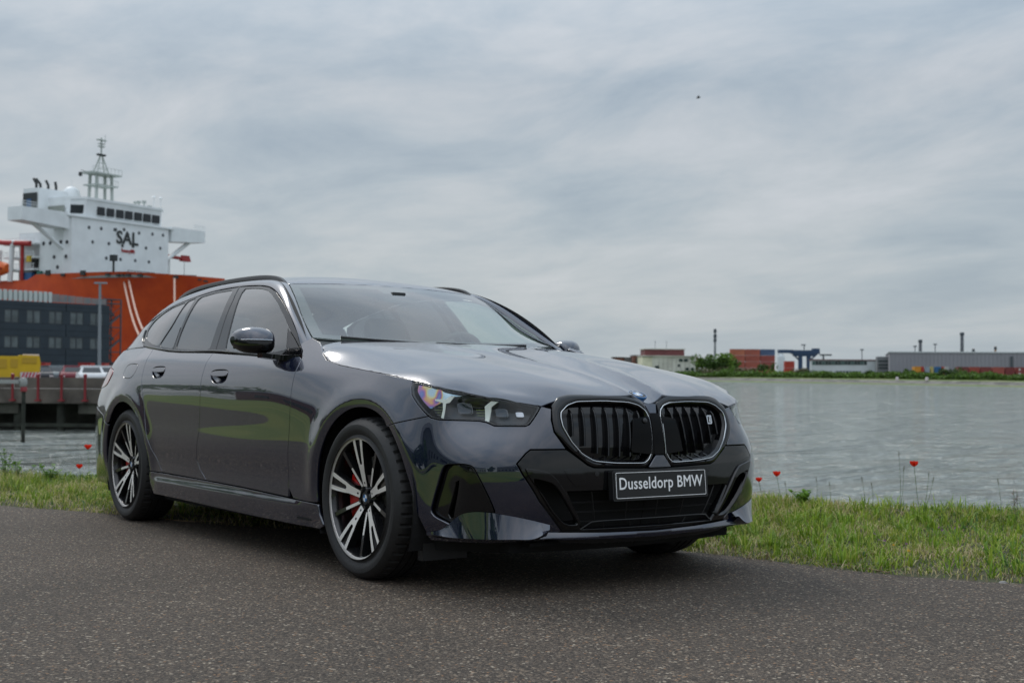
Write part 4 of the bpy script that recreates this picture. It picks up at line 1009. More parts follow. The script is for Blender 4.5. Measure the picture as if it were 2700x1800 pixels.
for k in range(5):
    a = R_(72*k+36); b.lathe([(.0001,-.030),(.0085,-.030),(.009,-.05)], (.040*math.sin(a), -.0, .040*math.cos(a)), (0,-1,0), 12)
WP['hub'] = b.data('hub', M['rimdark'], True, 30)
b = MB(); b.lathe([(.06,-.085),(.085,-.085),(.09,-.095),(.182,-.095),(.184,-.099),(.184,-.122),(.06,-.122)], (0,0,0), (0,-1,0), 64); WP['brake_disc'] = b.data('brake_disc', M['disc'], True, 25)
b = MB(); A_ = list(range(150, 216, 6)); V = []
for a in A_:
    for r, d in ((.105,-.062),(.150,-.056),(.192,-.066),(.200,-.10),(.200,-.15),(.10,-.15)): V.append((r*math.cos(R_(a)), -d, r*math.sin(R_(a))))
n = len(A_); b.add(V, [(i*6+k, i*6+k+1, (i+1)*6+k+1, (i+1)*6+k) for i in range(n-1) for k in range(5)]+[tuple(range(6)), tuple(range((n-1)*6+5, (n-1)*6-1, -1))])
WP['brake_caliper'] = b.data('brake_caliper', M['redcal'], True, 30)
for (x, y, sg, rot, fr) in ((0,-.925,-1,R_(-3),True),(-2.995,-.925,-1,R_(5),False),(0,.925,1,R_(20),True),(-2.995,.925,1,R_(40),False)):
    build_wheel((x, y, .352), rot, sg, fr)
    w = [c for c in children(car) if c.name.startswith('wheel') and c.type == 'EMPTY'][-1]
for w in [c for c in children(car) if c.type == 'EMPTY' and c.name.split('.')[0] == 'wheel']:
    s = -1 if w.location.y < 0 else 1
    bdg = MB(); bdg.lathe([(.0001,.001),(.0285,.001),(.0300,-.003),(.030,-.01)], (0, s*-.0365*-1*0+ -s*.0, 0), (0, s, 0), 32)
    for v in range(len(bdg.V)): x, y, z = bdg.V[v]; bdg.V[v] = (x, y-s*.036, z)
    bdg.build('wheel_badge_base', M['platebk'], w, smooth=True)
    bdg = MB()
    for k in range(4):
        V = [(0, -s*.0345, 0)]+[(.0165*math.cos(R_(90*k+15*i)), -s*.0345, .0165*math.sin(R_(90*k+15*i))) for i in range(7)]; bdg.add(V, [tuple(range(8))], k % 2)
    bdg.build('wheel_badge', [M['badgewhite'], M['blue']], w)

# ---- cabin
b = MB(); b.box(-3.6,-.45,-.80,.80,.40,.46); b.build('cabin_floor', M['interior'], car)
b = MB(); V = []
for y in np.linspace(-.78,.78,15):
    k = abs(y)/.78; V += [(-.66-.10*k**2,y,1.015),(-.95,y,1.030-.02*k),(-1.12,y,1.01-.02*k),(-1.20,y,.93),(-1.12,y,.75)]
b.add(V, [(i*5+k, i*5+k+1, (i+1)*5+k+1, (i+1)*5+k) for i in range(14) for k in range(4)]); b.build('dashboard', M['interior'], car, smooth=True)
for sy in (-.38,.38):
    b = MB()
    b.lathe([(.0001,0),(.10,.0),(.13,.03),(.13,.10)], (0,0,0), (0,0,1), 4) if 0 else None
    def slab(P, y0, y1, mb):  # side outline extruded across with rounded edges
        n = len(P); V = []; ys = (y0, y0+.03, y1-.03, y1); ins = (.02, 0, 0, .02); cx = sum(p[0] for p in P)/n; cz = sum(p[1] for p in P)/n
        for y, i_ in zip(ys, ins):
            for x, z in P: d = math.hypot(x-cx, z-cz); V.append((x-(x-cx)/d*i_, y, z-(z-cz)/d*i_))
        F = [(j*n+i, j*n+(i+1) % n, (j+1)*n+(i+1) % n, (j+1)*n+i) for j in range(3) for i in range(n)]+[tuple(range(n-1,-1,-1)), tuple(range(3*n, 4*n))]; mb.add(V, F)
    st = bpy.data.objects.new('front_seat', None); col.objects.link(st); st.parent = car
    b = MB(); slab([(-1.82,.50),(-1.75,.46),(-1.84,.72),(-1.93,.98),(-1.99,1.07),(-2.06,1.06),(-2.02,.85),(-1.95,.55)], sy-.25, sy+.25, b); b.build('backrest', M['seat'], st, smooth=True)
    b = MB(); slab([(-1.35,.55),(-1.32,.62),(-1.6,.66),(-1.9,.62),(-1.9,.5),(-1.4,.48)], sy-.25, sy+.25, b); b.build('cushion', M['seat'], st, smooth=True)
    b = MB(); slab([(-1.985,1.09),(-1.97,1.17),(-1.99,1.26),(-2.05,1.28),(-2.09,1.24),(-2.07,1.10)], sy-.13, sy+.13, b); b.build('headrest', M['seat'], st, smooth=True)
st = bpy.data.objects.new('rear_seat', None); col.objects.link(st); st.parent = car
b = MB(); slab([(-2.62,.50),(-2.55,.46),(-2.72,.80),(-2.85,1.05),(-2.93,1.05),(-2.85,.6)], -.62, .62, b); b.build('backrest', M['seat'], st, smooth=True)
for y in (-.38, 0, .38):
    b = MB(); slab([(-2.86,1.07),(-2.85,1.13),(-2.88,1.20),(-2.94,1.20),(-2.96,1.10)], y-.11, y+.11, b); b.build('headrest', M['seat'], st, smooth=True)
b = MB(); cs = Vector((-1.22,.38,.985)); ax = Vector((-.93,0,.36)); u_ = Vector((0,1,0)); w_ = ax.normalized().cross(u_)
b.tube([cs+(u_*math.cos(t)+w_*math.sin(t))*.18 for t in np.linspace(0, 2*math.pi, 33)[:-1]], .014, 8, close=True)
b.lathe([(.0001,.01),(.06,.0),(.07,-.04)], cs, -ax, 16); b.tube([cs, cs+u_*.17], .012, 6); b.tube([cs, cs-u_*.17], .012, 6); b.tube([cs, cs-w_*.17 if w_.z > 0 else cs+w_*.17], .012, 6)
b.build('steering_wheel', M['interior'], car, smooth=True)
b = MB(); b.box(-.93,-.90,-.14,.30,1.03,1.05)
b = MB(); b.add([(-.95,-.30,1.045),(-.99,-.30,1.045),(-.99,-.14,1.048),(-.95,-.14,1.048)], [(0,1,2,3)])
# headlining keeps the sky out of the roof's underside
b = MB(); V = []
for x in np.linspace(-1.40,-3.58,16):
    for y in np.linspace(-.55,.55,9): V.append((x, y*(1 if x > -3.2 else .8), float(RF(np.array([x]), np.array([y]))[0][2])-.035))
b.add(V, [(i*9+k, i*9+k+1, (i+1)*9+k+1, (i+1)*9+k) for i in range(15) for k in range(8)]); b.build('headlining', mat('headlining', (.05,.05,.05), .9), car)
cc = lambda a, b: Ws(a, b, .0100)
link('centre_cover', panel_data('centre_cover', cc, [(-.030,.560),(-.026,.735),(.026,.735),(.030,.560)], M['sensor'], step=.012, thick=.03), car)
b = MB(); kk = smooth_curve([(x, 0, z) for x, z in K1[1:]], 60); V = []
for p in kk:
    for dz in (-.014, .034): q = Gr(np.array([p[0]]), np.array([p[2]+dz]), -.014)[0]; V.append(tuple(q))
b.add(V, [(2*i, 2*i+1, 2*i+3, 2*i+2) for i in range(59)]); both('inner_roof_trim', b.data('inner_roof_trim', M['interior']), car)
b = MB(); V = []
for x in np.linspace(-3.16, -3.9, 10):
    for z in np.linspace(1.0, 1.36, 8): V.append(tuple(Gr(np.array([x]), np.array([z]), -.02)[0]))
b.add(V, [(i*8+j, i*8+j+1, (i+1)*8+j+1, (i+1)*8+j) for i in range(9) for j in range(7) if not (j > 5 and i > 4)]); both('inner_rear_trim', b.data('inner_rear_trim', M['interior']), car)
# ================================================================= the verge, the road, the water
EDGE = smooth_curve([(-30,-7.2,0),(-18,-4.9,0),(-10,-3.05,0),(-6.5,-2.05,0),(-4.45,-1.32,0),(-3.6,-.93,0),(-2.7,-.62,0),(-2.2,-.40,0),(-1.2,.25,0),(-.2,.88,0),(.35,1.05,0),(.92,1.12,0),(1.31,1.21,0),(1.75,1.46,0),(2.6,1.95,0),(5,3.0,0),(12,5.8,0),(30,12,0)], 400)[:, :2]
CREST = smooth_curve([(-40,-13,0),(-18,-4.6,0),(-10,-1.7,0),(-7.0,-.45,0),(-3.8,1.4,0),(-.66,3.25,0),(1.5,4.25,0),(5,5.6,0),(12,8.6,0),(40,20,0)], 400)[:, :2]
def sdist(C_, x, y):
    """signed distance to an open curve, positive on its left (the water's side)"""
    C_ = C_[::6] if len(C_) > 200 else C_
    Q = np.stack([np.ravel(x), np.ravel(y)], 1); out = np.empty(len(Q)); a = C_[:-1]; d = np.diff(C_, axis=0); L2 = (d*d).sum(1)
    for i in range(0, len(Q), 4000):
        q = Q[i:i+4000][:, None, :]; t = np.clip(((q-a)*d).sum(2)/L2, 0, 1); v = q-(a+t[..., None]*d); dd = np.hypot(v[..., 0], v[..., 1]); k = dd.argmin(1); r = np.arange(len(k))
        s = d[k, 0]*v[r, k, 1]-d[k, 1]*v[r, k, 0]; out[i:i+4000] = dd[r, k]*np.where(s >= 0, 1, -1)
    return out.reshape(np.shape(x))
_ph = np.random.RandomState(3).rand(60)*6.28
def wob(x, y, s=1.0):
    r = 0
    for k in range(12): a = _ph[k]; f = s*(.7+.55*k); r = r+np.sin((x*math.cos(a*3)+y*math.sin(a*3))*f+_ph[k+20])/(1+.7*k)
    return r
def ground_z(x, y):
    de = sdist(EDGE, x, y); dc = sdist(CREST, x, y)
    up = .03*sstep(0, 1.2, de)+.085*sstep(.9, 2.5, de)*sstep(-12, -9, x)+.012*wob(x, y, 1.3)*sstep(.1, .8, de)
    down = np.where(dc > -.35, -(np.sqrt((np.maximum(dc+.35, 0))**2+.04)-.2)*.62, 0)
    return np.maximum(up+down-.002-.02*sstep(-.02, .3, -de)-.25*sstep(.8, 1.6, -de), -3.3)
def grid_mesh(name, xs, ys, zf, mt, drop=None):
    X, Y = np.meshgrid(xs, ys, indexing='ij'); Z = zf(X, Y); V = np.stack([X, Y, Z], -1).reshape(-1, 3); n = len(ys)
    i, j = np.meshgrid(np.arange(len(xs)-1), np.arange(n-1), indexing='ij'); a = (i*n+j).ravel(); F = np.stack([a, a+n, a+n+1, a+1], 1)
    return mesh_data(name, V, F, mt)
# soil under the grass
ms = mat('verge_soil', (.060, .055, .028), .95, color2=(.035, .048, .012), scale=5, bump=.8, bscale=25)
near_x = np.r_[np.linspace(-60, -12, 25)[:-1], np.linspace(-12, 6, 181), np.linspace(6, 60, 28)[1:]]; near_y = np.r_[np.linspace(-14, -3, 12)[:-1], np.linspace(-3, 8, 111), np.linspace(8, 30, 12)[1:]]
link('verge_ground', grid_mesh('verge_ground', near_x, near_y, ground_z, ms), kind='structure', near=True)
# asphalt with exposed stones
mr = bpy.data.materials.new('chip_asphalt'); mr.use_nodes = True; t = mr.node_tree; bs = t.nodes['Principled BSDF']; bs.inputs['Roughness'].default_value = .82; bs.inputs['Specular IOR Level'].default_value = .35
def tn(kind, **kw):
    n = t.nodes.new(kind)
    for k, v in kw.items():
        if k in n.inputs: n.inputs[k].default_value = v
        else: setattr(n, k, v)
    return n
tcn = tn('ShaderNodeTexCoord'); src = tcn.outputs['Object']
wn = tn('ShaderNodeTexNoise', Scale=60., Detail=2.); t.links.new(src, wn.inputs['Vector'])
vm = t.nodes.new('ShaderNodeVectorMath'); vm.operation = 'SCALE'; vm.inputs['Scale'].default_value = .006; t.links.new(wn.outputs['Color'], vm.inputs[0])
va = t.nodes.new('ShaderNodeVectorMath'); t.links.new(src, va.inputs[0]); t.links.new(vm.outputs[0], va.inputs[1])
def vor(scale, rnd=1.0):
    v = t.nodes.new('ShaderNodeTexVoronoi'); v.inputs['Scale'].default_value = scale; v.inputs['Randomness'].default_value = rnd; t.links.new(va.outputs[0], v.inputs['Vector']); return v
v1, v2 = vor(100), vor(210)
def ramp_(inp, stops, interp='LINEAR'):
    r = t.nodes.new('ShaderNodeValToRGB'); r.color_ramp.interpolation = interp; el = r.color_ramp.elements
    el[0].position, el[0].color = stops[0][0], (*stops[0][1], 1); el[1].position, el[1].color = stops[-1][0], (*stops[-1][1], 1)
    for p, c in stops[1:-1]: e = el.new(p); e.color = (*c, 1)
    t.links.new(inp, r.inputs[0]); return r
sepc = t.nodes.new('ShaderNodeSeparateColor'); t.links.new(v1.outputs['Color'], sepc.inputs[0])
stone = ramp_(sepc.outputs[0], [(0, (.026,.021,.017)), (.30, (.060,.048,.039)), (.52, (.105,.083,.065)), (.70, (.066,.056,.048)), (.84, (.19,.158,.125)), (.93, (.36,.33,.28)), (.97, (.24,.15,.09)), (1, (.46,.43,.38))], 'CONSTANT')
sepf = t.nodes.new('ShaderNodeSeparateColor'); t.links.new(v2.outputs['Color'], sepf.inputs[0])
fine = ramp_(sepf.outputs[1], [(0, (.016,.013,.011)), (.5, (.052,.043,.036)), (.85, (.11,.092,.076)), (1, (.20,.18,.16))])
d1 = ramp_(v1.outputs['Distance'], [(0, (0,0,0)), (.42, (0,0,0)), (.62, (1,1,1)), (1, (1,1,1))])
mxa = t.nodes.new('ShaderNodeMix'); mxa.data_type = 'RGBA'; t.links.new(d1.outputs[0], mxa.inputs['Factor']); t.links.new(stone.outputs[0], mxa.inputs['A']); t.links.new(fine.outputs[0], mxa.inputs['B'])
big = tn('ShaderNodeTexNoise', Scale=.55, Detail=5.); t.links.new(src, big.inputs['Vector'])
bigr = ramp_(big.outputs['Fac'], [(.3, (.70,.645,.58)), (.7, (1.12,1.03,.93))])
mm = t.nodes.new('ShaderNodeMix'); mm.data_type = 'RGBA'; mm.blend_type = 'MULTIPLY'; mm.inputs['Factor'].default_value = 1; t.links.new(mxa.outputs['Result'], mm.inputs['A']); t.links.new(bigr.outputs[0], mm.inputs['B'])
t.links.new(mm.outputs['Result'], bs.inputs['Base Color'])
hmx = t.nodes.new('ShaderNodeMath'); hmx.operation = 'MULTIPLY_ADD'; t.links.new(v1.outputs['Distance'], hmx.inputs[0]); hmx.inputs[1].default_value = -1.0
h2 = t.nodes.new('ShaderNodeMath'); h2.operation = 'MULTIPLY'; t.links.new(v2.outputs['Distance'], h2.inputs[0]); h2.inputs[1].default_value = -.4; t.links.new(h2.outputs[0], hmx.inputs[2])
bn = t.nodes.new('ShaderNodeBump'); bn.inputs['Strength'].default_value = .9; bn.inputs['Distance'].default_value = .004; t.links.new(hmx.outputs[0], bn.inputs['Height']); t.links.new(bn.outputs[0], bs.inputs['Normal'])
# the road sheet follows the ragged edge; its far side runs out behind the camera
er = resample3(np.c_[EDGE, EDGE[:, 0]*0], 900)[:, :2]; inner = (er[:, 0] > -9) & (er[:, 0] < 7); rs_ = np.random.RandomState(5)
nrm = np.gradient(er, axis=0); nrm = np.stack([-nrm[:, 1], nrm[:, 0]], 1); nrm /= np.linalg.norm(nrm, axis=1, keepdims=True)
er = er+nrm*(rs_.randn(len(er))*.008+.02*wob(er[:, 0], er[:, 1], 4)*.4)[:, None]
V = []; rows = 9
for k in range(rows):
    f = (k/(rows-1))**1.5
    for p, q in zip(er, nrm): V.append((p[0]+1.0*f, p[1]-(3.0+1.4*float(sstep(-7, -1, p[0])))*f, .003))
n = len(er); F = [(k*n+i, (k+1)*n+i, (k+1)*n+i+1, k*n+i+1) for k in range(rows-1) for i in range(n-1)]
link('asphalt_road', mesh_data('asphalt_road', V, F, mr), kind='structure', near=True)
# ---- grass
def blade_mesh(name, pts, hgt, rs, mt, lean=.55, wid=.0035, segs=2):
    n = len(pts); az = rs.rand(n)*6.283; ln = (rs.rand(n)**.8)*lean; w = wid*(.6+.8*rs.rand(n)); h = hgt*(.55+.9*rs.rand(n)**1.4)
    tw = az+1.57+(rs.rand(n)-.5)*.8; dx, dy = np.cos(az), np.sin(az); wx, wy = np.cos(tw)*w, np.sin(tw)*w
    b0 = pts; out = []
    mid = b0+np.stack([dx*ln*h*.35, dy*ln*h*.35, h*.55], 1); tip = b0+np.stack([dx*ln*h*1.1, dy*ln*h*1.1, h*(1-.25*ln)], 1); W_ = np.stack([wx, wy, wx*0], 1)
    V = np.stack([b0-W_, b0+W_, mid+W_*.8, mid-W_*.8, tip], 1).reshape(-1, 3)
    k = np.arange(n)*5; me = bpy.data.meshes.new(name); me.vertices.add(len(V)); me.vertices.foreach_set('co', V.ravel())
    quad = np.stack([k, k+1, k+2, k+3], 1); tri = np.stack([k+3, k+2, k+4], 1)
    loops = np.concatenate([quad, tri], 1).ravel(); me.loops.add(len(loops)); me.loops.foreach_set('vertex_index', loops)
    st = np.stack([np.arange(n)*7, np.arange(n)*7+4], 1).ravel(); me.polygons.add(2*n); me.polygons.foreach_set('loop_start', st); me.polygons.foreach_set('use_smooth', [True]*(2*n))
    me.materials.append(mt); me.update(calc_edges=True); me.validate(); return me
def leaf_mat(name, stops, rough=.55, trans=.35, patch=None):
    m = bpy.data.materials.new(name); m.use_nodes = True; tt = m.node_tree; b = tt.nodes['Principled BSDF']; b.inputs['Roughness'].default_value = rough; b.inputs['Specular IOR Level'].default_value = .3
    ge = tt.nodes.new('ShaderNodeNewGeometry'); r = tt.nodes.new('ShaderNodeValToRGB'); el = r.color_ramp.elements
    el[0].position, el[0].color = stops[0][0], (*stops[0][1], 1); el[1].position, el[1].color = stops[-1][0], (*stops[-1][1], 1)
    for p, c in stops[1:-1]: e = el.new(p); e.color = (*c, 1)
    if patch:
        tcn = tt.nodes.new('ShaderNodeTexCoord'); nz = tt.nodes.new('ShaderNodeTexNoise'); nz.inputs['Scale'].default_value = patch; nz.inputs['Detail'].default_value = 4; tt.links.new(tcn.outputs['Object'], nz.inputs['Vector'])
        ma = tt.nodes.new('ShaderNodeMath'); ma.operation = 'MULTIPLY_ADD'; tt.links.new(nz.outputs['Fac'], ma.inputs[0]); ma.inputs[1].default_value = 2.3; ma.inputs[2].default_value = -1.12
        mb_ = tt.nodes.new('ShaderNodeMath'); mb_.operation = 'ADD'; tt.links.new(ge.outputs['Random Per Island'], mb_.inputs[0]); tt.links.new(ma.outputs[0], mb_.inputs[1]); tt.links.new(mb_.outputs[0], r.inputs[0])
    else: tt.links.new(ge.outputs['Random Per Island'], r.inputs[0])
    tt.links.new(r.outputs[0], b.inputs['Base Color'])
    tr = tt.nodes.new('ShaderNodeBsdfTranslucent'); tt.links.new(r.outputs[0], tr.inputs[0]); mx = tt.nodes.new('ShaderNodeMixShader'); mx.inputs[0].default_value = trans
    o = tt.nodes['Material Output']; tt.links.new(b.outputs[0], mx.inputs[1]); tt.links.new(tr.outputs[0], mx.inputs[2]); tt.links.new(mx.outputs[0], o.inputs[0]); return m
mg = leaf_mat('grass_blades', [(0, (.095,.160,.016)), (.22, (.16,.245,.022)), (.45, (.25,.33,.035)), (.65, (.35,.38,.065)), (.80, (.46,.41,.15)), (1, (.56,.46,.27))], patch=1.3)
rs = np.random.RandomState(11)
CX, CY = CAM.x, CAM.y
def scatter(n, x0, x1, y0, y1, dens_r=6.0, dmin=.02, dmax=1.2, k=1.6):
    P = np.stack([x0+(x1-x0)*rs.rand(n), y0+(y1-y0)*rs.rand(n)], 1)
    r = np.hypot(P[:, 0]-CX, P[:, 1]-CY); a = (np.arctan2(P[:, 1]-CY, P[:, 0]-CX)-YAW+math.pi) % (2*math.pi)-math.pi
    off = P[:, 1]-(.45*P[:, 0]+.8)                     # rough band of the verge
    ok = (np.abs(a) < .44) & (r > 4) & (off > -1.6) & (off < 5.2) & (rs.rand(n) < np.clip((dens_r/r)**k, 0, 1)); P = P[ok]; r = r[ok]
    de = sdist(EDGE, P[:, 0], P[:, 1]); dc = sdist(CREST, P[:, 0], P[:, 1]); ok = (de > dmin) & (dc < dmax)
    return P[ok], de[ok], dc[ok], r[ok]
P, de, dc, r = scatter(1700000, -13, 8, -5, 9)
wv = wob(P[:, 0], P[:, 1], 2.2); keep = rs.rand(len(P)) < np.clip(.62+.25*wv+.6*sstep(.1, .5, de)-.25, .12, 1); P, de, dc, r, wv = P[keep], de[keep], dc[keep], r[keep], wv[keep]
z = ground_z(P[:, 0], P[:, 1]); h = .026+.026*sstep(.05, 1.0, de)+.022*np.clip(wv, -1, 1.5)*sstep(.2, .8, de)+.03*sstep(-1.0, .1, dc)
under = (np.abs(P[:, 1]) < .93) & (P[:, 0] < .8) & (P[:, 0] > -4.1); h = np.where(under, np.minimum(h, .06), h)
link('grass', blade_mesh('grass', np.c_[P, z], h, rs, mg, lean=1.5, wid=.0030), kind='stuff', near=True, label='rough green grass covering the verge between road and water')
# longer, brighter tufts and dry stalks
T = []
tp, de_, dc_, r_ = scatter(9000, -11, 6, -4, 8, 7.5, .12, .6)
for p in tp[:2300]:
    k = rs.randint(8, 22); T.append(np.c_[p+rs.randn(k, 2)*.018])
T = np.vstack(T); z = ground_z(T[:, 0], T[:, 1]); under = (np.abs(T[:, 1]) < .95) & (T[:, 0] < .85) & (T[:, 0] > -4.1); T = T[~under]; z = z[~under]
mt2 = leaf_mat('tuft_blades', [(0, (.12,.22,.018)), (.5, (.20,.33,.03)), (.8, (.31,.41,.045)), (1, (.42,.45,.10))])
link('grass_tufts', blade_mesh('grass_tufts', np.c_[T, z], .09, rs, mt2, lean=1.3, wid=.0032), kind='stuff', near=True, label='taller bright green grass tufts standing out of the verge')
dp, de_, dc_, r_ = scatter(150000, -11, 6, -4, 8, 7, -.05, .7)
k_ = rs.rand(len(dp)) < np.clip(.3+.9*np.exp(-(de_/.14)**2)+.3*(dc_ > -.6), 0, 1); dp = dp[k_]; z = ground_z(dp[:, 0], dp[:, 1])
md = leaf_mat('dry_blades', [(0, (.20,.15,.075)), (.5, (.32,.25,.13)), (1, (.42,.36,.22))], trans=.15)
link('dry_grass', blade_mesh('dry_grass', np.c_[dp, np.maximum(z, -.3)], .05, rs, md, lean=2.6, wid=.0018), kind='stuff', near=True, label='dry straw-coloured grass lying along the edge of the asphalt')
# low broad leaves between the grass
lp_, de_, dc_, r_ = scatter(70000, -11, 6, -4, 8, 6, .1, .4); k_ = rs.rand(len(lp_)) < np.clip(.15+.5*wob(lp_[:, 0], lp_[:, 1], 3.1), .03, .9); lp_ = lp_[k_]; z = ground_z(lp_[:, 0], lp_[:, 1])
ml_ = leaf_mat('clover_leaves', [(0, (.05,.12,.03)), (.5, (.09,.18,.035)), (1, (.15,.26,.04))])
link('ground_leaves', blade_mesh('ground_leaves', np.c_[lp_, z+.01], .045, rs, ml_, lean=1.6, wid=.0062), kind='stuff', near=True, label='dark clover and small broad leaves between the grass blades')

# ---- flowers and single stalks
def near_pt(px, py, z=None):
    """foot of a ray through a pixel, on the verge"""
    d = Vector(VERGE.inverted().to_3x3() @ (cf+cr*((px-1350)/FPX)-cu*((py-900)/FPX))); return d
def hit_ground(px, py):
    d = near_pt(px, py); t0 = 3.0
    for i in range(4000):
        p = CAM+d*(3+i*.006)
        if p.z < float(ground_z(np.array([p.x]), np.array([p.y]))[0]): return p
    return CAM+d*7
mst = mat('flower_stem', (.07,.12,.03), .6); mpet = leaf_mat('poppy_petal', [(0, (.62,.010,.004)), (1, (.78,.03,.008))], trans=.3); mcl = leaf_mat('clover_flower', [(0, (.22,.07,.24)), (.6, (.36,.14,.36)), (1, (.48,.26,.46))], trans=.2)
mdd = mat('seed_head', (.10,.085,.045), .8); myl = leaf_mat('yellow_petal', [(0, (.75,.42,.02)), (1, (.85,.55,.05))], trans=.2)
def head_at(px, py, dist):
    return CAM+near_pt(px, py)*dist
def foot(p): return float(ground_z(np.array([p.x]), np.array([p.y]))[0])
def poppy(px, py, D, r, label):
    r *= 1.25
    p = head_at(px, py, D); root = empty('poppy', (p.x, p.y, foot(p)), label=label, cat='flower', group='red poppies', near=True); h = p.z-foot(p)
    b = MB(); b.tube([(.03,.02,0),(.012,.008,h*.5),(0,0,h)], .0016, 5); b.build('stem', mst, root, smooth=True)
    for k in range(5):
        a = k*1.2566+px; V = []; n = 5
        for i in range(n):
            for j in range(4):
                th = a+(i/(n-1)-.5)*1.5; rr = r*(.12+.88*j/3)*(1-.15*abs(i/(n-1)-.5)); rr = r*(.15+.95*math.sin(.62*math.pi*j/3))*(1-.12*abs(i/(n-1)-.5)); V.append((rr*math.cos(th), rr*math.sin(th), h+r*(-.25+.42*j)+.14*r*math.sin(i*2.2+k)))
        b = MB(); b.add(V, [(i*4+j, i*4+j+1, (i+1)*4+j+1, (i+1)*4+j) for i in range(n-1) for j in range(3)]); b.build('petal', mpet, root, smooth=True)
    b = MB(); b.lathe([(.0001,h+r*.45),(r*.18,h+r*.4),(r*.2,h+r*.1),(.0001,h)], (0,0,0), (0,0,1), 8); b.build('seed_capsule', mdd, root, smooth=True)
poppy(2001, 1267, 8.2, .016, 'red poppy nearest the car bumper, lowest of the right-hand three')
poppy(2048, 1252, 8.3, .019, 'red poppy between the car bumper and the tallest poppy')
poppy(2410, 1226, 7.6, .019, 'tallest red poppy standing against the water on the right')
poppy(232, 1181, 11.0, .024, 'red poppy standing alone against the water behind the rear wheel')
poppy(209, 1232, 10.2, .020, 'small dull red poppy low in the grass left of the rear wheel')
def clover(px, py, r, label, mtl=None, nm='clover_flower'):
    g = hit_ground(px, py+6); d = near_pt(px, py); t = (g-CAM).length/d.length; p = CAM+d*(t*.985)
    root = empty(nm, (p.x, p.y, foot(p)), label=label, cat='flower', group='purple clover heads' if mtl is None else 'yellow flowers', near=True); h = max(.03, p.z-foot(p))
    b = MB(); b.tube([(.01,.005,0),(0,0,h)], .0011, 5); b.build('stem', mst, root)
    b = MB(); q = random.Random(px)
    for k in range(46):
        ph = math.acos(1-1.7*(k+.5)/46); a = k*2.4; d = Vector((math.sin(ph)*math.cos(a), math.sin(ph)*math.sin(a), math.cos(ph))); s = d.orthogonal().normalized()*.0016
        c = Vector((0, 0, h)); b.add([c+d*r*.3-s, c+d*r*.3+s, c+d*r*(.95+.15*q.random())], [(0,1,2)])
    b.build('flower_head', mtl or mcl, root)
for px, py, r, l in ((2306,1410,.010,'purple clover head leaning above a pair near the road'),(2332,1427,.009,'larger purple clover head beside a pink one in the grass'),(2317,1424,.006,'small pink clover bud between two larger heads'),
                     (2390,1436,.008,'single purple clover head above the yellow flower'),(2477,1392,.009,'upper purple clover head of the tight pair'),(2484,1400,.008,'lower purple clover head of the tight pair'),(2520,1394,.011,'rightmost purple clover head, widest of all')):
    clover(px, py, r, l)
clover(2396, 1453, .008, 'yellow flower low in the grass right of the clover', myl, 'hawkbit_flower'); clover(2356, 1438, .006, 'tiny yellow flower between the purple clover heads', myl, 'hawkbit_flower')
def stalk(px0, py0, px1, py1, D, label, head=.012, nm='grass_stalk', mtl=None):
    a = head_at(px1, py1, D); f = head_at(px0, py0, D); z0 = foot(f); f.z = min(f.z, z0+.1)
    root = empty(nm, (f.x, f.y, z0), label=label, cat='wild plant', group='tall stalks on the crest of the verge', near=True); v = a-Vector((f.x, f.y, z0))
    b = MB(); b.tube([(0,0,0), v*.5+Vector((.006,.004,0)), v], [.0016,.0013,.0009], 5); b.build('stem', mst, root)
    b = MB(); q = random.Random(int(px1)); ax = v.normalized()
    for k in range(26):
        t_ = k/25; c = v-ax*head*3.2*(1-t_)*.9; s = Vector((q.uniform(-1,1), q.uniform(-1,1), q.uniform(-.2,.8))).normalized()*head*(.25+.5*math.sin(3.1*t_)); w = s.orthogonal().normalized()*.0015
        b.add([c-w, c+w, c+s], [(0,1,2)])
    b.build('seed_head', mtl or mdd, root)
for a in ((2372,1300,2370,1188,7.7,'tallest thin stalk, rising over the crest left of the tallest poppy'),(2370,1285,2384,1228,7.7,'short dark-tipped stalk leaning right beside the tallest stalk'),(2280,1290,2272,1256,7.9,'pair-headed grass stalk halfway between the poppies'),
          (2300,1290,2298,1272,7.9,'low grass stalk beside the pair-headed one'),(2430,1290,2450,1242,7.6,'seed stalk leaning right next to the tallest poppy'),(2430,1290,2463,1257,7.6,'lower seed stalk bending far right of the tallest poppy'),
          (2152,1290,2152,1255,8.2,'dark round-headed stalk behind the right poppy pair'),(2187,1300,2187,1268,8.1,'leafy upright stalk left of the middle of the crest'),(2072,1300,2070,1268,8.3,'thin stalk beside the middle poppy'),
          (2640,1310,2631,1260,7.2,'thin bent stalk next to the brown plume'),(2155,1410,2165,1335,6.6,'dark upright weed stalk in the middle of the grass'),(105,1215,104,1180,10.8,'narrow stalk on the crest at the far left')): stalk(*a)
mpl = leaf_mat('brown_plume', [(0, (.10,.055,.05)), (1, (.20,.12,.10))], trans=.2)
stalk(2677,1325,2681,1288,7.1,'brown feathery plume at the right edge of the verge', .05, 'brown_plume', mpl)
stalk(2673,1325,2672,1292,7.1,'second brown plume half behind the first', .045, 'brown_plume', mpl)
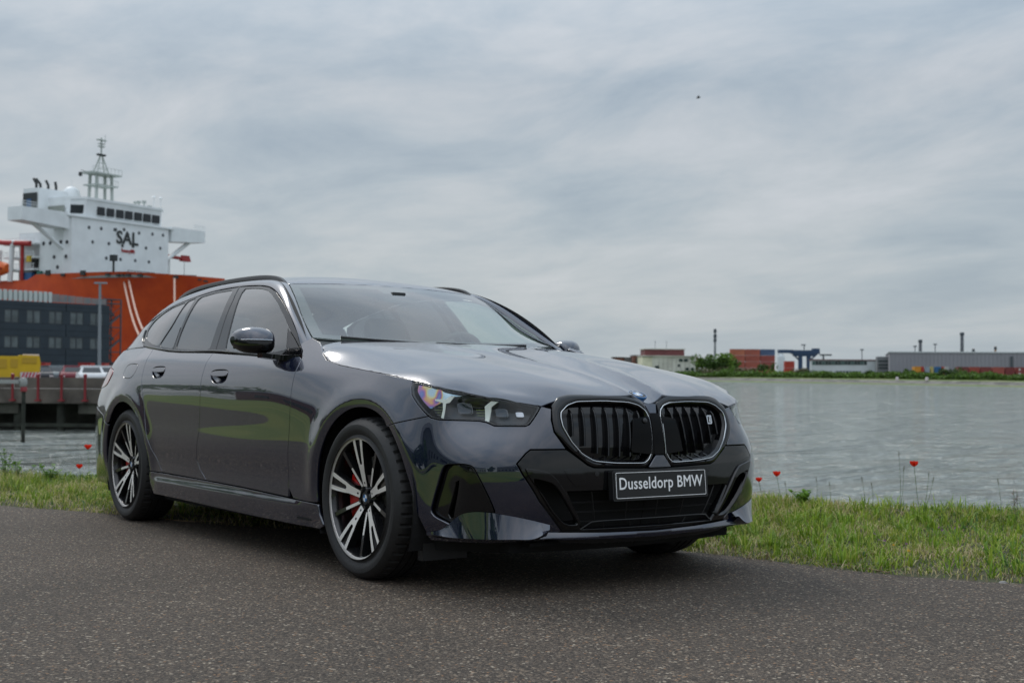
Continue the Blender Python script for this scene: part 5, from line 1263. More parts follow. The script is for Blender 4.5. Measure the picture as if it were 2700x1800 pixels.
def leafy(px, py, D, h, n, label, spread=.12):
    f = head_at(px, py, D); z0 = foot(f); root = empty('leafy_weed', (f.x, f.y, z0), label=label, cat='weed', group='broad-leaved weeds on the crest', near=True); q = random.Random(px+7)
    st = MB(); lf = MB()
    for s in range(n):
        a = q.random()*6.28; top = Vector((math.cos(a)*spread*q.random(), math.sin(a)*spread*q.random(), h*(.5+.5*q.random()))); st.tube([(0,0,0), top*.5+Vector((0,0,.01)), top], .0022, 5)
        for k in range(9):
            t_ = .25+.75*k/8; c = top*t_; b_ = q.random()*6.28; L_ = .030+.03*q.random(); d = Vector((math.cos(b_), math.sin(b_), .35+.5*q.random())).normalized(); w = d.cross(Vector((0,0,1))).normalized()*L_*.32
            lf.add([c, c+d*L_*.45+w, c+d*L_+Vector((0,0,-.006)), c+d*L_*.45-w], [(0,1,2,3)])
    st.build('stems', mst, root); lf.build('leaves', M['weedleaf'], root)
M['weedleaf'] = leaf_mat('weed_leaf', [(0, (.07,.16,.015)), (1, (.15,.29,.03))], trans=.4)
leafy(130, 1228, 10.6, .16, 9, 'bright green bushy weed on the crest left of the rear wheel'); leafy(45, 1218, 10.9, .2, 7, 'tall open weed on the crest at the left edge of the photo', .2); leafy(15, 1215, 10.9, .26, 4, 'thin upright weed at the very left edge')
leafy(255, 1222, 10.4, .12, 7, 'small leafy weed just left of the rear bumper', .16); leafy(2115, 1286, 8.1, .10, 9, 'bright leafy weed right of the poppy pair', .1); leafy(1915, 1452, 6.9, .03, 8, 'dark low weed at the edge of the asphalt beyond the front tyre', .08)
# twigs at the road's edge
mtw = mat('dry_twig', (.24,.16,.095), .85, var=.3, scale=30)
def twig(P, r, label):
    Q = [hit_ground(*p) for p in P]; root_m = MB(); root_m.tube([q+Vector((0,0,r*1.1+.004)) for q in Q], [r*.6]+[r]*(len(Q)-2)+[r*.5], 6); root_m.build('twig', mtw, None, smooth=True, label=label, cat='twig', group='twigs along the edge of the asphalt', near=True)
twig([(2182,1488),(2215,1491),(2262,1496)], .0035, 'short brown twig lying below the grass edge'); twig([(2275,1502),(2310,1507),(2345,1514)], .004, 'thicker brown twig at the edge of the asphalt'); twig([(2240,1492),(2268,1500)], .0035, 'pale stubby stick with a white end')
twig([(310,1356),(370,1366),(430,1370),(480,1376),(520,1378)], .0035, 'long pale stem lying under the sill beside the rear tyre'); twig([(520,1376),(570,1376),(600,1382)], .003, 'pale stem continuing in the shade below the sill')
twig([(1572,1425),(1570,1440),(1572,1452)], .0015, 'single pale straw standing below the front bumper') if 0 else None
b = MB(); q = hit_ground(1572, 1452); b.tube([q, q+Vector((0,.004,.03)), q+Vector((0,.012,.065))], .0011, 5); b.build('grass_stalk', md, None, label='single pale straw standing in the shade below the front bumper', cat='wild plant', group='tall stalks on the crest of the verge', near=True)
b = MB(); q = hit_ground(2645, 1540); b.lathe([(.0001,.016),(.014,.013),(.022,.004),(.020,-.004)], q, (0,0,1), 9); b.build('pebble', mat('pebble', (.22,.21,.20), .7, var=.2, scale=40), None, smooth=True, label='grey pebble at the road edge on the far right', cat='pebble', near=True)

# ---- water
WATER_Z = CAM.z-3.0
mw = bpy.data.materials.new('harbour_water'); mw.use_nodes = True; t = mw.node_tree; bs = t.nodes['Principled BSDF']; bs.inputs['Base Color'].default_value = (.25,.275,.245,1); bs.inputs['Roughness'].default_value = .10; bs.inputs['IOR'].default_value = 1.6; bs.inputs['Specular IOR Level'].default_value = .5
tcn = tn('ShaderNodeTexCoord')
def wave(scale, rot, sx, sy, det=3.0, dist=.3):
    mp_ = tn('ShaderNodeMapping'); mp_.inputs['Rotation'].default_value = (0,0,rot); mp_.inputs['Scale'].default_value = (sx, sy, 1); t.links.new(tcn.outputs['Object'], mp_.inputs[0])
    n = tn('ShaderNodeTexNoise', Scale=scale, Detail=det); n.inputs['Distortion'].default_value = dist; t.links.new(mp_.outputs[0], n.inputs['Vector']); return n.outputs['Fac']
w1 = wave(.8, .6, 1, .5, 5.0); w2 = wave(2.2, -.3, 1, .5, 3.0); w3 = wave(.30, .62, 1, .38, 5.0)
ad = tn('ShaderNodeMath', operation='MULTIPLY_ADD'); t.links.new(w2, ad.inputs[0]); ad.inputs[1].default_value = .30; t.links.new(w1, ad.inputs[2]); a3 = tn('ShaderNodeMath', operation='MULTIPLY_ADD'); t.links.new(w3, a3.inputs[0]); a3.inputs[1].default_value = 3.6; t.links.new(ad.outputs[0], a3.inputs[2])
bw = tn('ShaderNodeBump'); bw.inputs['Strength'].default_value = 1.0; bw.inputs['Distance'].default_value = 1.9; t.links.new(a3.outputs[0], bw.inputs['Height']); t.links.new(bw.outputs[0], bs.inputs['Normal'])
c0 = CAM+FH*600; b = MB(); S = 2500; b.add([(c0.x-S,c0.y-S,WATER_Z),(c0.x+S,c0.y-S,WATER_Z),(c0.x+S,c0.y+S,WATER_Z),(c0.x-S,c0.y+S,WATER_Z)], [(0,1,2,3)])
b.build('water', mw, None, kind='structure')
# ================================================================= across the dock: quay, offices, ship
def W3(X, D, z=0.0): return Vector((CAM.x, CAM.y, CAM.z+z))+RH*X+FH*D       # metres right / ahead of the camera, above its height
def local_root(name, X, D, z, xdir, **kw):
    """an Empty whose x axis is the level direction xdir = (right, ahead)"""
    o = empty(name, **kw); x = (RH*xdir[0]+FH*xdir[1]).normalized(); y = Vector((0,0,1)).cross(x); frame(o, x, y, loc=W3(X, D, z)); return o
hull_m = mat('orange_hull', (.66,.085,.012), .5, var=.10, scale=.35, color2=(.52,.055,.010)); shipw = mat('ship_white', (.76,.79,.80), .45, var=.05, scale=.5)
shipd = mat('ship_window', (.012,.016,.020), .3); shipr = mat('ship_red', (.36,.018,.016), .5); shipg = mat('ship_grey', (.20,.23,.22), .5); shipo = mat('lifeboat_orange', (.70,.13,.02), .4)
shipdk = mat('ship_dark', (.03,.035,.035), .6); shipy = mat('ship_yellow', (.55,.38,.03), .5); shipb = mat('ship_blue', (.02,.09,.22), .5); rope_m = mat('rope', (.62,.42,.33), .8)
ship = empty('cargo_ship', label='orange-hulled cargo ship with tall white bridge moored behind the office block', cat='ship')
nx = (.87, -.495); bx = (.495, .87)
frame(ship, RH*nx[0]+FH*nx[1], RH*bx[0]+FH*bx[1], loc=W3(-71.6, 200, -3.0))
bpy.context.view_layer.update(); SI = ship.matrix_basis.inverted()
def ship_px(cx, cy, l=0.0, b=None):
    """local point where the ray of a photo pixel (in the 0..600 x 340..800 enlargement) meets the plane l = const (or b = const)"""
    px, py = cx*.2934, 340+cy*.2934
    M3 = ship.matrix_basis
    p0 = M3 @ Vector((l, 0, 0)) if b is None else M3 @ Vector((0, b, 0)); n = (M3.to_3x3() @ (Vector((1,0,0)) if b is None else Vector((0,1,0))))
    return SI @ on_plane(px, py, p0, n)
# hull
V = []; hl_ = list(np.linspace(-34, 0, 18))+list(np.linspace(1.2, 23, 24)); lev = [0, .2, .45, .7, .88, 1]
def hull_w(l, t):
    wd = 12.6*math.sqrt(max(0, 1-((max(l, 2)-2)/21.05)**2.2)); ww = 12.6*max(0, 1-(max(l, -6)+6)/25.5)**.75 if l < 19.4 else 0
    return ww+(wd-ww)*t**1.7
def deck_h(l): return 17.0 if l < -7.6 else (17.8 if l < 12 else 17.8-.75*((l-12)/11)**1.3)
for l in hl_:
    for sgn in (1, -1):
        for t in (lev if sgn == 1 else lev[::-1]): V.append((l+(.9*t if l > 15 else 0)*(l-15)/8, 11.5-sgn*hull_w(l, t), deck_h(l)*t-.5*(1-t)))
m_ = 12; F = [(i*m_+k, (i+1)*m_+k, (i+1)*m_+k+1, i*m_+k+1) for i in range(len(hl_)-1) for k in range(m_-1) if k != 5]
F = [f[::-1] for f in F]; b = MB(); b.add(V, F); b.add(V[:12], [tuple(range(12))]); b.build('hull', hull_m, ship, smooth=True, sharp=50)
b = MB(); b.box(-34,-7.6,-.9,24,16.0,16.1); P = [(l, 11.5-hull_w(l, .93)+.2) for l in np.linspace(-7.6, 21.5, 16)]; P += [(l, 23-y) for l, y in P[::-1]]; b.prism(P, lambda x, y: (x, y, 16.9), lambda x, y: (x, y, 16.8)); b.build('main_deck', shipg, ship)
b = MB(); P2 = [(l, 11.5-hull_w(l, 1)+.25) for l in np.linspace(-7.5, 21.5, 16)]; V = [(x, y, z) for x, y in P2 for z in (16.9, 17.4)]; b.add(V, [(2*i, 2*i+1, 2*i+3, 2*i+2) for i in range(15)]); b.add([(x, 23-y, z) for x, y, z in V], [(2*i, 2*i+2, 2*i+3, 2*i+1) for i in range(15)]); b.build('bulwark_lining', shipg, ship)
# house
b = MB()
c = .9; P = [(0,c),(0,23-c),(-c,23),(-6.5,23),(-6.5,0),(-c,0)]
b.prism(P, lambda x, y: (x, y, 27.3), lambda x, y: (x, y, 16.2)); b.build('deckhouse', shipw, ship)
b = MB(); P = [(-.8,4.2),(-.8,20.8),(-2.0,22.3),(-8.5,22.3),(-8.5,2.0),(-2.6,2.6)]
b.prism(P, lambda x, y: (x+.35*(x > -2), y, 30.35), lambda x, y: (x, y, 27.3)); b.build('bridge', shipw, ship)
b = MB(); b.prism([(x+(.5 if x > -3 else 0), y) for x, y in P], lambda x, y: (x, y, 30.75), lambda x, y: (x, y, 30.35)); b.build('bridge_roof', shipw, ship)
b = MB(); b.prism([(.25,-.2),(.25,23.2),(-2,23.2),(-2,-.2)], lambda x, y: (x, y, 27.45), lambda x, y: (x, y, 27.2)); b.build('deck_ledge', shipw, ship)
for cx in (870,955,1040,1120,1203,1283,1363):
    a = ship_px(cx, 685+(cx-870)*.115, -.70); d = ship_px(cx+62, 735+(cx-870)*.115, -.70); b = MB(); b.box(-.62,-.40,a.y,d.y,28.05,29.4); b.build('bridge_window', shipd, ship)
b = MB(); b.add([(-.95,3.9,28.0),(-2.45,2.55,28.0),(-2.3,2.5,29.4),(-.75,3.9,29.4)], [(0,1,2,3)]); b.build('bridge_window', shipd, ship)
b = MB(); b.box(-7.8,-3.4,2.0,2.2,28.1,29.3); b.build('bridge_window', mat('pale_side_window', (.25,.27,.24), .2), ship)  # side pane in a paler colour than the front ones
for y0, y1 in ((-8.9,.2),(22.8,31.1)):
    b = MB(); s_ = -1 if y0 < 0 else 1
    pr = [(y0 if s_ < 0 else y1, 25.6),(y0 if s_ < 0 else y1, 27.7),(y1 if s_ < 0 else y0, 27.7),(y1 if s_ < 0 else y0, 25.1)]
    b.prism(pr, lambda y, z: (.1, y, z), lambda y, z: (-3.2, y, z)); b.build('bridge_wing', shipw, ship)
    e = y0 if s_ < 0 else y1; b = MB()
    for k in range(7): yy = e-s_*k*.45; b.tube([(.0,yy,27.6),(.0,yy,28.6)], .035, 4)
    b.tube([(0,e,28.6),(0,e-s_*2.8,28.6)], .04, 4); b.tube([(0,e,28.15),(0,e-s_*2.8,28.15)], .03, 4); b.build('wing_railing', shipw, ship)
    b = MB(); q = (0,-6.0) if s_ < 0 else (23, 28.5); b.tube([(-1.2, q[1], 25.6), (-1.2, q[0], 22.0)], .35, 6); b.build('wing_bracket', shipw, ship)
# portholes
portm = mat('porthole_glass', (.06,.07,.08), .3)
ph = [(800,885),(910,895),(1250,935),(1370,945),(1465,955),(832,1015),(978,1030),(1312,1070),(1440,1072),(955,1160),(1083,1172),(1215,1183),(1338,1195),(1030,905)]
for cx, cy in ph:
    p = ship_px(cx, cy, 0); b = MB(); b.lathe([(.0001,.06),(.25,.06),(.30,.02),(.30,-.05)], (0,p.y,p.z), (1,0,0), 10, 0); b.build('porthole', portm, ship)
for cx, cy in ((450,1025),(390,1030),(485,1150),(590,1145),(600,1015),(545,1015),(515,1240)):
    p = ship_px(cx, cy, 0, b=-.05); b = MB(); b.lathe([(.0001,.06),(.30,.06),(.34,-.02)], (p.x,-.02,p.z), (0,-1,0), 10); b.build('porthole', shipd, ship)
# name on the front
p = ship_px(1142, 988, .0); me = text_mesh('ship_letter', 'SAL', 3.0, shipdk, .07, .03, 1.0); t_ = link('ship_letters', me, ship); t_.matrix_basis = Matrix(((0,0,1,.10),(1,0,0,p.y),(0,1,0,p.z),(0,0,0,1)))
b = MB(); 
for cx, cy in ((1040,905),(1115,905),(1100,1050),(1195,1055)): q = ship_px(cx, cy, 0); b.lathe([(.0001,.05),(.28,.05),(.30,0)], (0,q.y,q.z), (1,0,0), 8)
q = ship_px(1145,955,0); b.lathe([(.0001,.08),(.42,.08),(.45,0)], (0,q.y,q.z), (1,0,0), 10); b.build('emblem_dots', shipdk, ship)
p = ship_px(1150, 1098, 0); me = text_mesh('small_red_lettering', 'heavylift', .9, shipr, .02, .03); t_ = link('small_red_lettering', me, ship); t_.matrix_basis = Matrix(((0,0,1,.08),(1,0,0,p.y),(0,1,0,p.z),(0,0,0,1)))
me.vertices[0].co = me.vertices[0].co
# mast
mat('mast_grey', (.42,.46,.43), .5)
for dy in (-1.75, 1.75):
    for dl in (-.9, .9): b = MB(); b.tube([(-5+dl, 11.2+dy, 30.7), (-5+dl*.9, 11.2+dy*.92, 35.6)], .27, 6); b.build('mast_leg', bpy.data.materials['mast_grey'], ship)
ship; mg_ = bpy.data.materials['mast_grey']
for h, w in ((33.6,2.4),(35.6,3.2)):
    b = MB(); b.box(-6.6,-3.4,11.2-w,11.2+w,h,h+.22); b.build('mast_platform', mg_, ship)
    b = MB(); 
    for k in range(9): y = 11.2-w+2*w*k/8; b.tube([(-3.4,y,h+.2),(-3.4,y,h+1.1)], .03, 4)
    b.tube([(-3.4,11.2-w,h+1.1),(-3.4,11.2+w,h+1.1)], .035, 4); b.build('platform_railing', mg_, ship)
b = MB()
for dy, dl in ((-1.3,-.6),(1.3,-.6),(-1.3,.6),(1.3,.6)): b.tube([(-5+dl,11.2+dy,35.7),(-5,11.2+dy*.15,39)], .11, 5)
for h in (36.6,37.6,38.3): k = (39-h)/3.3; b.tube([(-4.6,11.2-1.3*k,h),(-4.6,11.2+1.3*k,h)], .07, 4)
b.tube([(-5,11.2,38.8),(-5,11.2,42.0)], .14, 6); b.tube([(-5,12.3,35.8),(-5,12.3,37.6)], .04, 4); b.tube([(-5,12.0,41),(-5,12.0,42.6)], .04, 4); b.build('mast_tower', mg_, ship)
for h, w, r in ((38.9,.8,.30),(40.4,.55,.2),(40.9,.6,.12),(41.5,.9,.15)): b = MB(); b.box(-5.3,-4.7,11.2-w,11.2+w,h,h+r); b.build('radar_scanner', shipdk if h < 39.5 else mg_, ship)
b = MB(); b.tube([(-5,8.2,35.7),(-5,6.9,35.9)], .05, 4); b.lathe([(.0001,-.4),(.3,-.3),(.3,.3),(.0001,.4)], (-5,6.8,35.2), (0,0,1), 8); b.build('mast_lantern', shipdk, ship)
b = MB(); b.lathe([(.0001,1.6),(.75,1.38),(1.3,.85),(1.5,.1),(1.45,-.7),(1.2,-1.5)], (-8.5,8,31.9), (0,0,1), 20); b.build('radome', shipw, ship, smooth=True)
b = MB(); b.tube([(-8.5,8,33.4),(-8.5,8,34.6)], .04, 4); b.build('radome_whip', shipw, ship)
b = MB(); b.box(-11,-7,0,6.2,27.3,32.2,0,.15); b.build('funnel_casing', shipw, ship)
b = MB(); b.box(-10.6,-7.3,-.12,-.02,28.6,31.4); b.build('funnel_grille', shipdk, ship); b = MB(); b.box(-9.6,-8.6,-.2,-.12,29,30.4); b.build('funnel_mark', shipb, ship)
for k, (y, a) in enumerate(((1.2,-.6),(2.0,-.9),(3.6,-.5),(5.2,-.2))): b = MB(); b.tube([(-9,y,32.1),(-9,y,33.1),(-9,y+a,33.9)], .22, 7); b.build('exhaust_pipe', shipdk, ship)
for y, h in ((17,1.0),(18.2,1.2),(16.2,.8),(19.5,.5)): b = MB(); b.tube([(-2,y,30.7),(-2,y,30.7+h)], .12, 5); b.box(-2.2,-1.8,y-.3,y+.3,30.7+h*.6,30.7+h); b.build('roof_aerial', mg_, ship)
for y in (21.0,22.6): b = MB(); b.tube([(-1.5,y-1.0,30.7),(-1.5,y-1,32.6)], .06, 4); b.lathe([(.0001,.3),(.38,0),(.0001,-.2)], (-1.5,y-1,32.7), (0,0,1), 8); b.build('searchlight', shipw, ship)
# open decks at the left
for h in (18.6,20.6,22.8):
    b = MB(); b.box(-14,-6.5,-1.0,6,h,h+.25); b.build('side_deck', shipw, ship)
    b = MB()
    for k in range(10): b.tube([(-14+.8*k,-1.0,h),(-14+.8*k,-1.0,h+1.05)], .04, 4)
    b.tube([(-14,-1,h+1.05),(-6.5,-1,h+1.05)], .05, 4); b.tube([(-14,-1,h+.55),(-6.5,-1,h+.55)], .04, 4); b.build('deck_railing', shipw, ship)
b = MB(); b.box(-13,-6.6,1.2,6,16.5,25); b.build('aft_house', shipw, ship)
b = MB(); b.box(-9.5,-8.2,.9,1.25,19.2,20.6); b.box(-9.3,-7.9,.9,1.25,17.0,18.5); b.build('deck_recess', shipdk, ship)
b = MB(); b.tube([(-11.6,-1.6,16.8),(-11.2,-1.6,22.4),(-10.6,-1.6,23.4)], .42, 8); b.build('davit', shipw, ship); b = MB(); b.tube([(-14.6,-1.6,16.8),(-14.2,-1.6,22.0)], .42, 8); b.build('davit', shipw, ship)
V = []; n = 12
for i in range(n):
    t = i/(n-1); w = 1.35*math.sin(math.pi*(.08+.84*t))**.5
    for k in range(10): a = 2*math.pi*k/10; V.append((-18.4+7*t, -2.2+w*math.cos(a), 18.9+w*1.05*math.sin(a)*(1.0 if math.sin(a) > 0 else .9)))
b = MB(); b.add(V, [(i*10+k, i*10+(k+1) % 10, (i+1)*10+(k+1) % 10, (i+1)*10+k) for i in range(n-1) for k in range(10)]+[tuple(range(9,-1,-1)), tuple(range((n-1)*10, n*10))]); b.build('lifeboat', shipo, ship, smooth=True, sharp=60)
b = MB(); b.box(-18,-11.8,-3.62,-.8,18.75,19.0); b.build('lifeboat_band', shipr, ship)
b = MB(); b.tube([(-7.3,-1.2,22.9),(-13,-1.8,23.2),(-20,-2,24.2)], [.45,.42,.5], 8); b.build('crane_jib', shipr, ship, smooth=True); b = MB(); b.tube([(-9.2,-1.2,17),(-9.2,-1.2,23)], .30, 6); b.build('crane_post', shipr, ship)
b = MB(); b.box(-8.0,-7.2,-1.4,-1.0,19.9,20.9); b.build('life_raft_canister', shipy, ship)
for nm, m_2, (x0, x1, y0, y1, z0, z1) in (('blue_tarpaulin', shipb, (-9.3,-7.2,-1.0,-.2,17.0,18.2)),('green_box', mat('ship_green', (.03,.13,.10), .6), (-6.2,-5.2,-.9,-.2,17.2,18.4)),('green_box', shipdk, (-4.2,-3.4,-1,-.6,16.9,18.1))):
    b = MB(); b.box(x0,x1,y0,y1,z0,z1,0,.1); b.build(nm, m_2, ship)
# bulwark fittings
for cx, cy, w, h in ((430,1290,50,44),(560,1310,40,24),(745,1292,50,44),(965,1306,38,16),(1060,1312,30,20),(1100,1312,26,18),(1150,1312,40,20),(1252,1312,36,20),(1572,1330,34,26),(1795,1352,20,12),(1852,1366,26,14)):
    px, py = cx*.2934, 340+cy*.2934
    # nearest point of the bulwark under that pixel
    best = None
    for l in np.arange(-12, 24, .15):
        q = ship.matrix_basis @ Vector((l+(.9 if l > 15 else 0)*(l-15)/8, 11.5-hull_w(l, 1)-.12, deck_h(l)-.5)); v = q-CAM; x_ = 1350+FPX*v.dot(cr)/v.dot(cf)
        if best is None or abs(x_-px) < best[0]: best = (abs(x_-px), l, v.dot(FH))
    l = best[1]; D_ = best[2]; wm = w*.2934*D_/FPX/2; hm_ = h*.2934*D_/FPX
    t0 = 11.5-hull_w(l, 1); ln = l+(.9 if l > 15 else 0)*(l-15)/8
    z0 = (ship.matrix_basis.inverted() @ (CAM+((cf+cr*((px-1350)/FPX)-cu*((py-900)/FPX))*(D_/(cf).dot(FH)))).copy()).z
    tx = hull_w(l+.4, 1)-hull_w(l-.4, 1); ang = math.atan2(-tx, .8); dx_, dy_ = math.cos(ang)*wm, math.sin(ang)*wm
    b = MB(); b.add([(ln-dx_,t0-dy_-.25,z0-hm_/2),(ln+dx_,t0+dy_-.25,z0-hm_/2),(ln+dx_,t0+dy_-.25,z0+hm_/2),(ln-dx_,t0-dy_-.25,z0+hm_/2),(ln-dx_,t0-dy_+.1,z0-hm_/2),(ln+dx_,t0+dy_+.1,z0-hm_/2),(ln+dx_,t0+dy_+.1,z0+hm_/2),(ln-dx_,t0-dy_+.1,z0+hm_/2)], [(0,1,2,3),(0,4,5,1),(3,2,6,7),(1,5,6,2),(0,3,7,4)])
    b.build('fairlead', shipdk, ship)
b = MB(); b.tube([(4,6,17.8),(4,6,21.0)], .18, 6); b.box(3.5,4.5,5.6,6.4,20.2,21.2); b.build('foremast', shipdk, ship)
b = MB(); b.box(5,6.5,8,13,17.7,18.5); 
b = MB()
for k in range(9): b.tube([(2+.0*k,11+k*.75,17.6),(2,11+k*.75,19.1)], .05, 4)
b.tube([(2,11,19.1),(2,17,19.1)], .06, 4); b.tube([(2,11,18.5),(2,17,18.5)], .05, 4); b.build('foredeck_railing', shipdk, ship)
b = MB(); b.tube([(-3,25.2,17.5),(-3,25.2,23.0)], .28, 6); b.build('crane_post', shipw, ship); b = MB(); b.tube([(-3,22.5,23.0),(-3,29.8,22.6)], [.42,.30], 6); b.build('crane_jib', shipr, ship)
b = MB(); b.box(-3.4,-2.6,28.2,30.4,22.2,23.3,0,.2); b.build('jib_head', shipr, ship); b = MB(); b.tube([(-3,29.1,22.5),(-3,29.1,18.9)], .04, 4); b.build('hoist_cable', shipdk, ship)
b = MB(); b.lathe([(.0001,.6),(.32,.4),(.32,-.1),(.12,-.7),(.0001,-.8)], (-3,29.1,18.5), (0,0,1), 8); b.build('hook_block', shipy, ship, smooth=True)
b = MB(); b.tube([(-3,24.6,20),(-3,26.6,17.5)], .1, 4); b.box(-3.5,-2.5,23.6,25.6,17.3,18.6,0,.1); b.build('crane_base', shipr, ship)
def rope(p, q, label):
    b = MB(); P_ = [p+(q-p)*t-Vector((0,0,1))*1.5*math.sin(math.pi*t) for t in np.linspace(0, 1, 14)]; b.tube(P_, .15, 6); b.build('mooring_rope', rope_m, None, smooth=True, label=label, cat='rope', group='mooring ropes of the cargo ship')
rope(at(1105*.2934, 340+1325*.2934, 197), at(378, 905, 168), 'left one of the two mooring ropes slanting down the orange hull'); rope(at(1150*.2934, 340+1325*.2934, 196), at(392, 895, 168), 'right one of the two mooring ropes slanting down the orange hull')
rope(at(1568*.2934, 340+1345*.2934, 191), at(1578*.2934, 900, 176), 'single mooring rope hanging from the bow near the car roof')

# ---- quay
conc = mat('quay_concrete', (.115,.10,.085), .9, var=.35, scale=.9, bump=.4, bscale=4); concd = mat('dark_concrete', (.06,.06,.048), .9, var=.5, scale=.8); pile_m = mat('timber_pile', (.030,.034,.026), .95, var=.4, scale=2); redp = mat('red_paint', (.24,.025,.03), .5)  # concd: darker concrete for the back wall and alternate pile caps
quay = local_root('quay', -16, 58, -3, (1, .0), label=None); quay['kind'] = 'structure'
b = MB(); b.box(-46,9,0,125,1.25,1.6); b.build('quay_deck', mat('quay_asphalt', (.10,.098,.092), .9, var=.2, scale=.5), quay)
b = MB(); b.box(-46,9,-.25,.9,1.28,1.94); b.build('quay_beam', conc, quay)
for k in range(16):
    x = -44+3.35*k; b = MB(); b.box(x+.05,x+3.28,-.05,.18,1.97,2.46); b.build('parapet_panel', conc, quay)
for k in range(27):
    x = -45+2*k; b = MB(); b.tube([(x,.2,-1),(x,.2,1.27)], .20, 8); b.build('pile', pile_m, quay, smooth=True)
for k in range(26):
    x = -44.2+2*k
    if k % 3 != 1: b = MB(); b.box(x+.1,x+1.3,-.08,.4,.80+.1*(k % 2),1.26); b.build('pile_cap', conc if k % 2 else concd, quay)
b = MB(); b.box(-46,9,2.2,2.4,-1,1.27); b.build('quay_back_wall', concd, quay); b = MB(); b.box(-46,9,-.02,.1,.18,.34); b.build('fender_beam', pile_m, quay)
def QX(px, D): return (px-1350)/FPX*D*1.0
for i, px in enumerate((35,102,164,226)):
    o = local_root('red_post', QX(px, 57.6), 57.6, -1.6, (1,0), label='red mooring post on the quay edge, %s' % ('leftmost, below the yellow trailer', 'second from the left', 'third from the left, below the dark cars', 'nearest the estate car')[i], cat='post', group='red posts along the quay edge')
    b = MB(); b.lathe([(.06,0),(.06,1.05),(.085,1.1),(.085,1.22),(.0001,1.26)], (0,0,0), (0,0,1), 10); b.build('shaft', redp, o, smooth=True)
    b = MB(); b.box(-.12,.12,-.12,.12,-.02,.05); b.build('base_plate', redp, o)
o = local_root('jetty_arm', QX(-8, 49), 49, -.8, (1,0), label='grey jetty arm with a round head and red collar at the left edge', cat='jetty')
b = MB(); b.box(-.9,.95,-.2,.2,.10,.24); b.build('arm', mat('pale_steel', (.30,.31,.30), .6), o); b = MB(); b.lathe([(.0001,.18),(.12,.16),(.16,.06),(.16,-.09),(.1,-.18)], (1.05,0,.16), (0,0,1), 16); b.build('round_head', bpy.data.materials['pale_steel'], o, smooth=True)
b = MB(); b.lathe([(.11,-.18),(.13,-.22),(.13,-.36),(.10,-.38)], (1.08,0,.16), (0,0,1), 14); b.build('red_collar', redp, o, smooth=True); b = MB(); b.tube([(1.08,0,-.2),(1.08,0,-2.6)], .08, 8); b.build('pile', pile_m, o, smooth=True)

# ---- office block
clad = mat('slate_cladding', (.022,.036,.048), .6, var=.12, scale=.6); pane_m = mat('office_pane', (.10,.125,.13), .12, var=.3, scale=.7); fr_m = mat('office_frame', (.05,.062,.07), .5); scr = mat('roof_screen', (.55,.60,.58), .5)
pL = W3(QX(-70, 136.5), 136.5); pR = W3(QX(289, 150), 150); dv = pR-pL; Lf = math.hypot(dv.x, dv.y)
off = empty('office_block', label='dark slate two-row office block with paired windows in front of the ship', cat='building'); frame(off, dv, Vector((0,0,1)).cross(dv), loc=(pL.x, pL.y, CAM.z-1.4))
bpy.context.view_layer.update(); OI = off.matrix_basis.inverted(); offn = off.matrix_basis.to_3x3() @ Vector((0,1,0))
def off_px(px, py, d=0.0): return OI @ on_plane(px, py, off.matrix_basis @ Vector((0, d, 0)), offn)
b = MB(); b.box(0,Lf,.12,9,0,8.72); b.build('wall', clad, off)
rows_ = [0,.95,1.9,2.85,3.45,4.75,5.4,6.2,6.9,7.75,8.75]; cxs = [31,89,147,202.6,255]; wc = [off_px(c, 850).x for c in cxs]; wc = [wc[0]-(wc[1]-wc[0])]+wc
joint = off_px(174, 850).x
for (z0, z1) in ((0,.9),(.9,1.9),(1.9,2.7),(2.7,3.42),(4.80,5.5),(5.5,6.26),(7.78,8.3),(8.3,8.75)):
    for (x0, x1) in ((0,joint),(joint+.05,Lf)): b = MB(); b.box(x0,x1-.03,0,.12,z0,z1-.03); b.build('cladding_panel', clad, off)
for (z0, z1) in ((3.42,4.80),(6.26,7.78)):
    xs_ = [0]+[v for w in wc for v in (w-.88, w+.88)]+[Lf]
    for i in range(0, len(xs_)-1, 2):
        if xs_[i+1] > xs_[i]+.1: b = MB(); b.box(xs_[i],xs_[i+1],0,.12,z0,z1-.03); b.build('cladding_panel', clad, off)
    for w in wc:
        f_ = bpy.data.objects.new('window', None); col.objects.link(f_); f_.parent = off
        b = MB(); zt = z1-.03; b.box(w-.88,w+.88,.02,.11,z0,z0+.08); b.box(w-.88,w+.88,.02,.11,zt-.08,zt); b.box(w-.88,w-.80,.021,.109,z0+.08,zt-.08); b.box(w+.80,w+.88,.021,.109,z0+.08,zt-.08); b.box(w-.08,w+.08,.021,.109,z0+.08,zt-.08); b.build('frame', fr_m, f_)
        for x0, x1 in ((w-.80,w-.08),(w+.08,w+.80)): b = MB(); b.box(x0,x1,.075,.10,z0+.08,zt-.08); b.build('pane', pane_m, f_)
x1_ = off_px(139, 780).x; n_ = 15
for k in range(n_): x = x1_-.25-k*.62; b = MB(); b.box(x,x+.42,.4,.5,8.75,9.95+.02*(k % 2)); b.build('roof_screen_slat', scr, off)
b = MB(); b.box(x1_-9.3,x1_,.52,.56,8.9,9.75); b.build('screen_backing', mat('screen_back', (.25,.30,.29), .6), off)
gp = mat('roof_glass_panel', (.30,.20,.18), .2, var=.5, scale=1.3, color2=(.16,.19,.20))
for k in range(7):
    x = x1_+.15+k*(Lf-x1_-.4)/7; b = MB(); b.box(x,x+(Lf-x1_-.4)/7-.07,.4,.46,8.80,9.75-.05*k); b.build('roof_glass_panel', gp, off)
stl = mat('stair_steel', (.07,.085,.10), .5)
b = MB()
for x in (Lf+.1, Lf+2.2):
    for y in (1.0, 3.0): b.box(x-.07,x+.07,y-.07,y+.07,0,9.5)
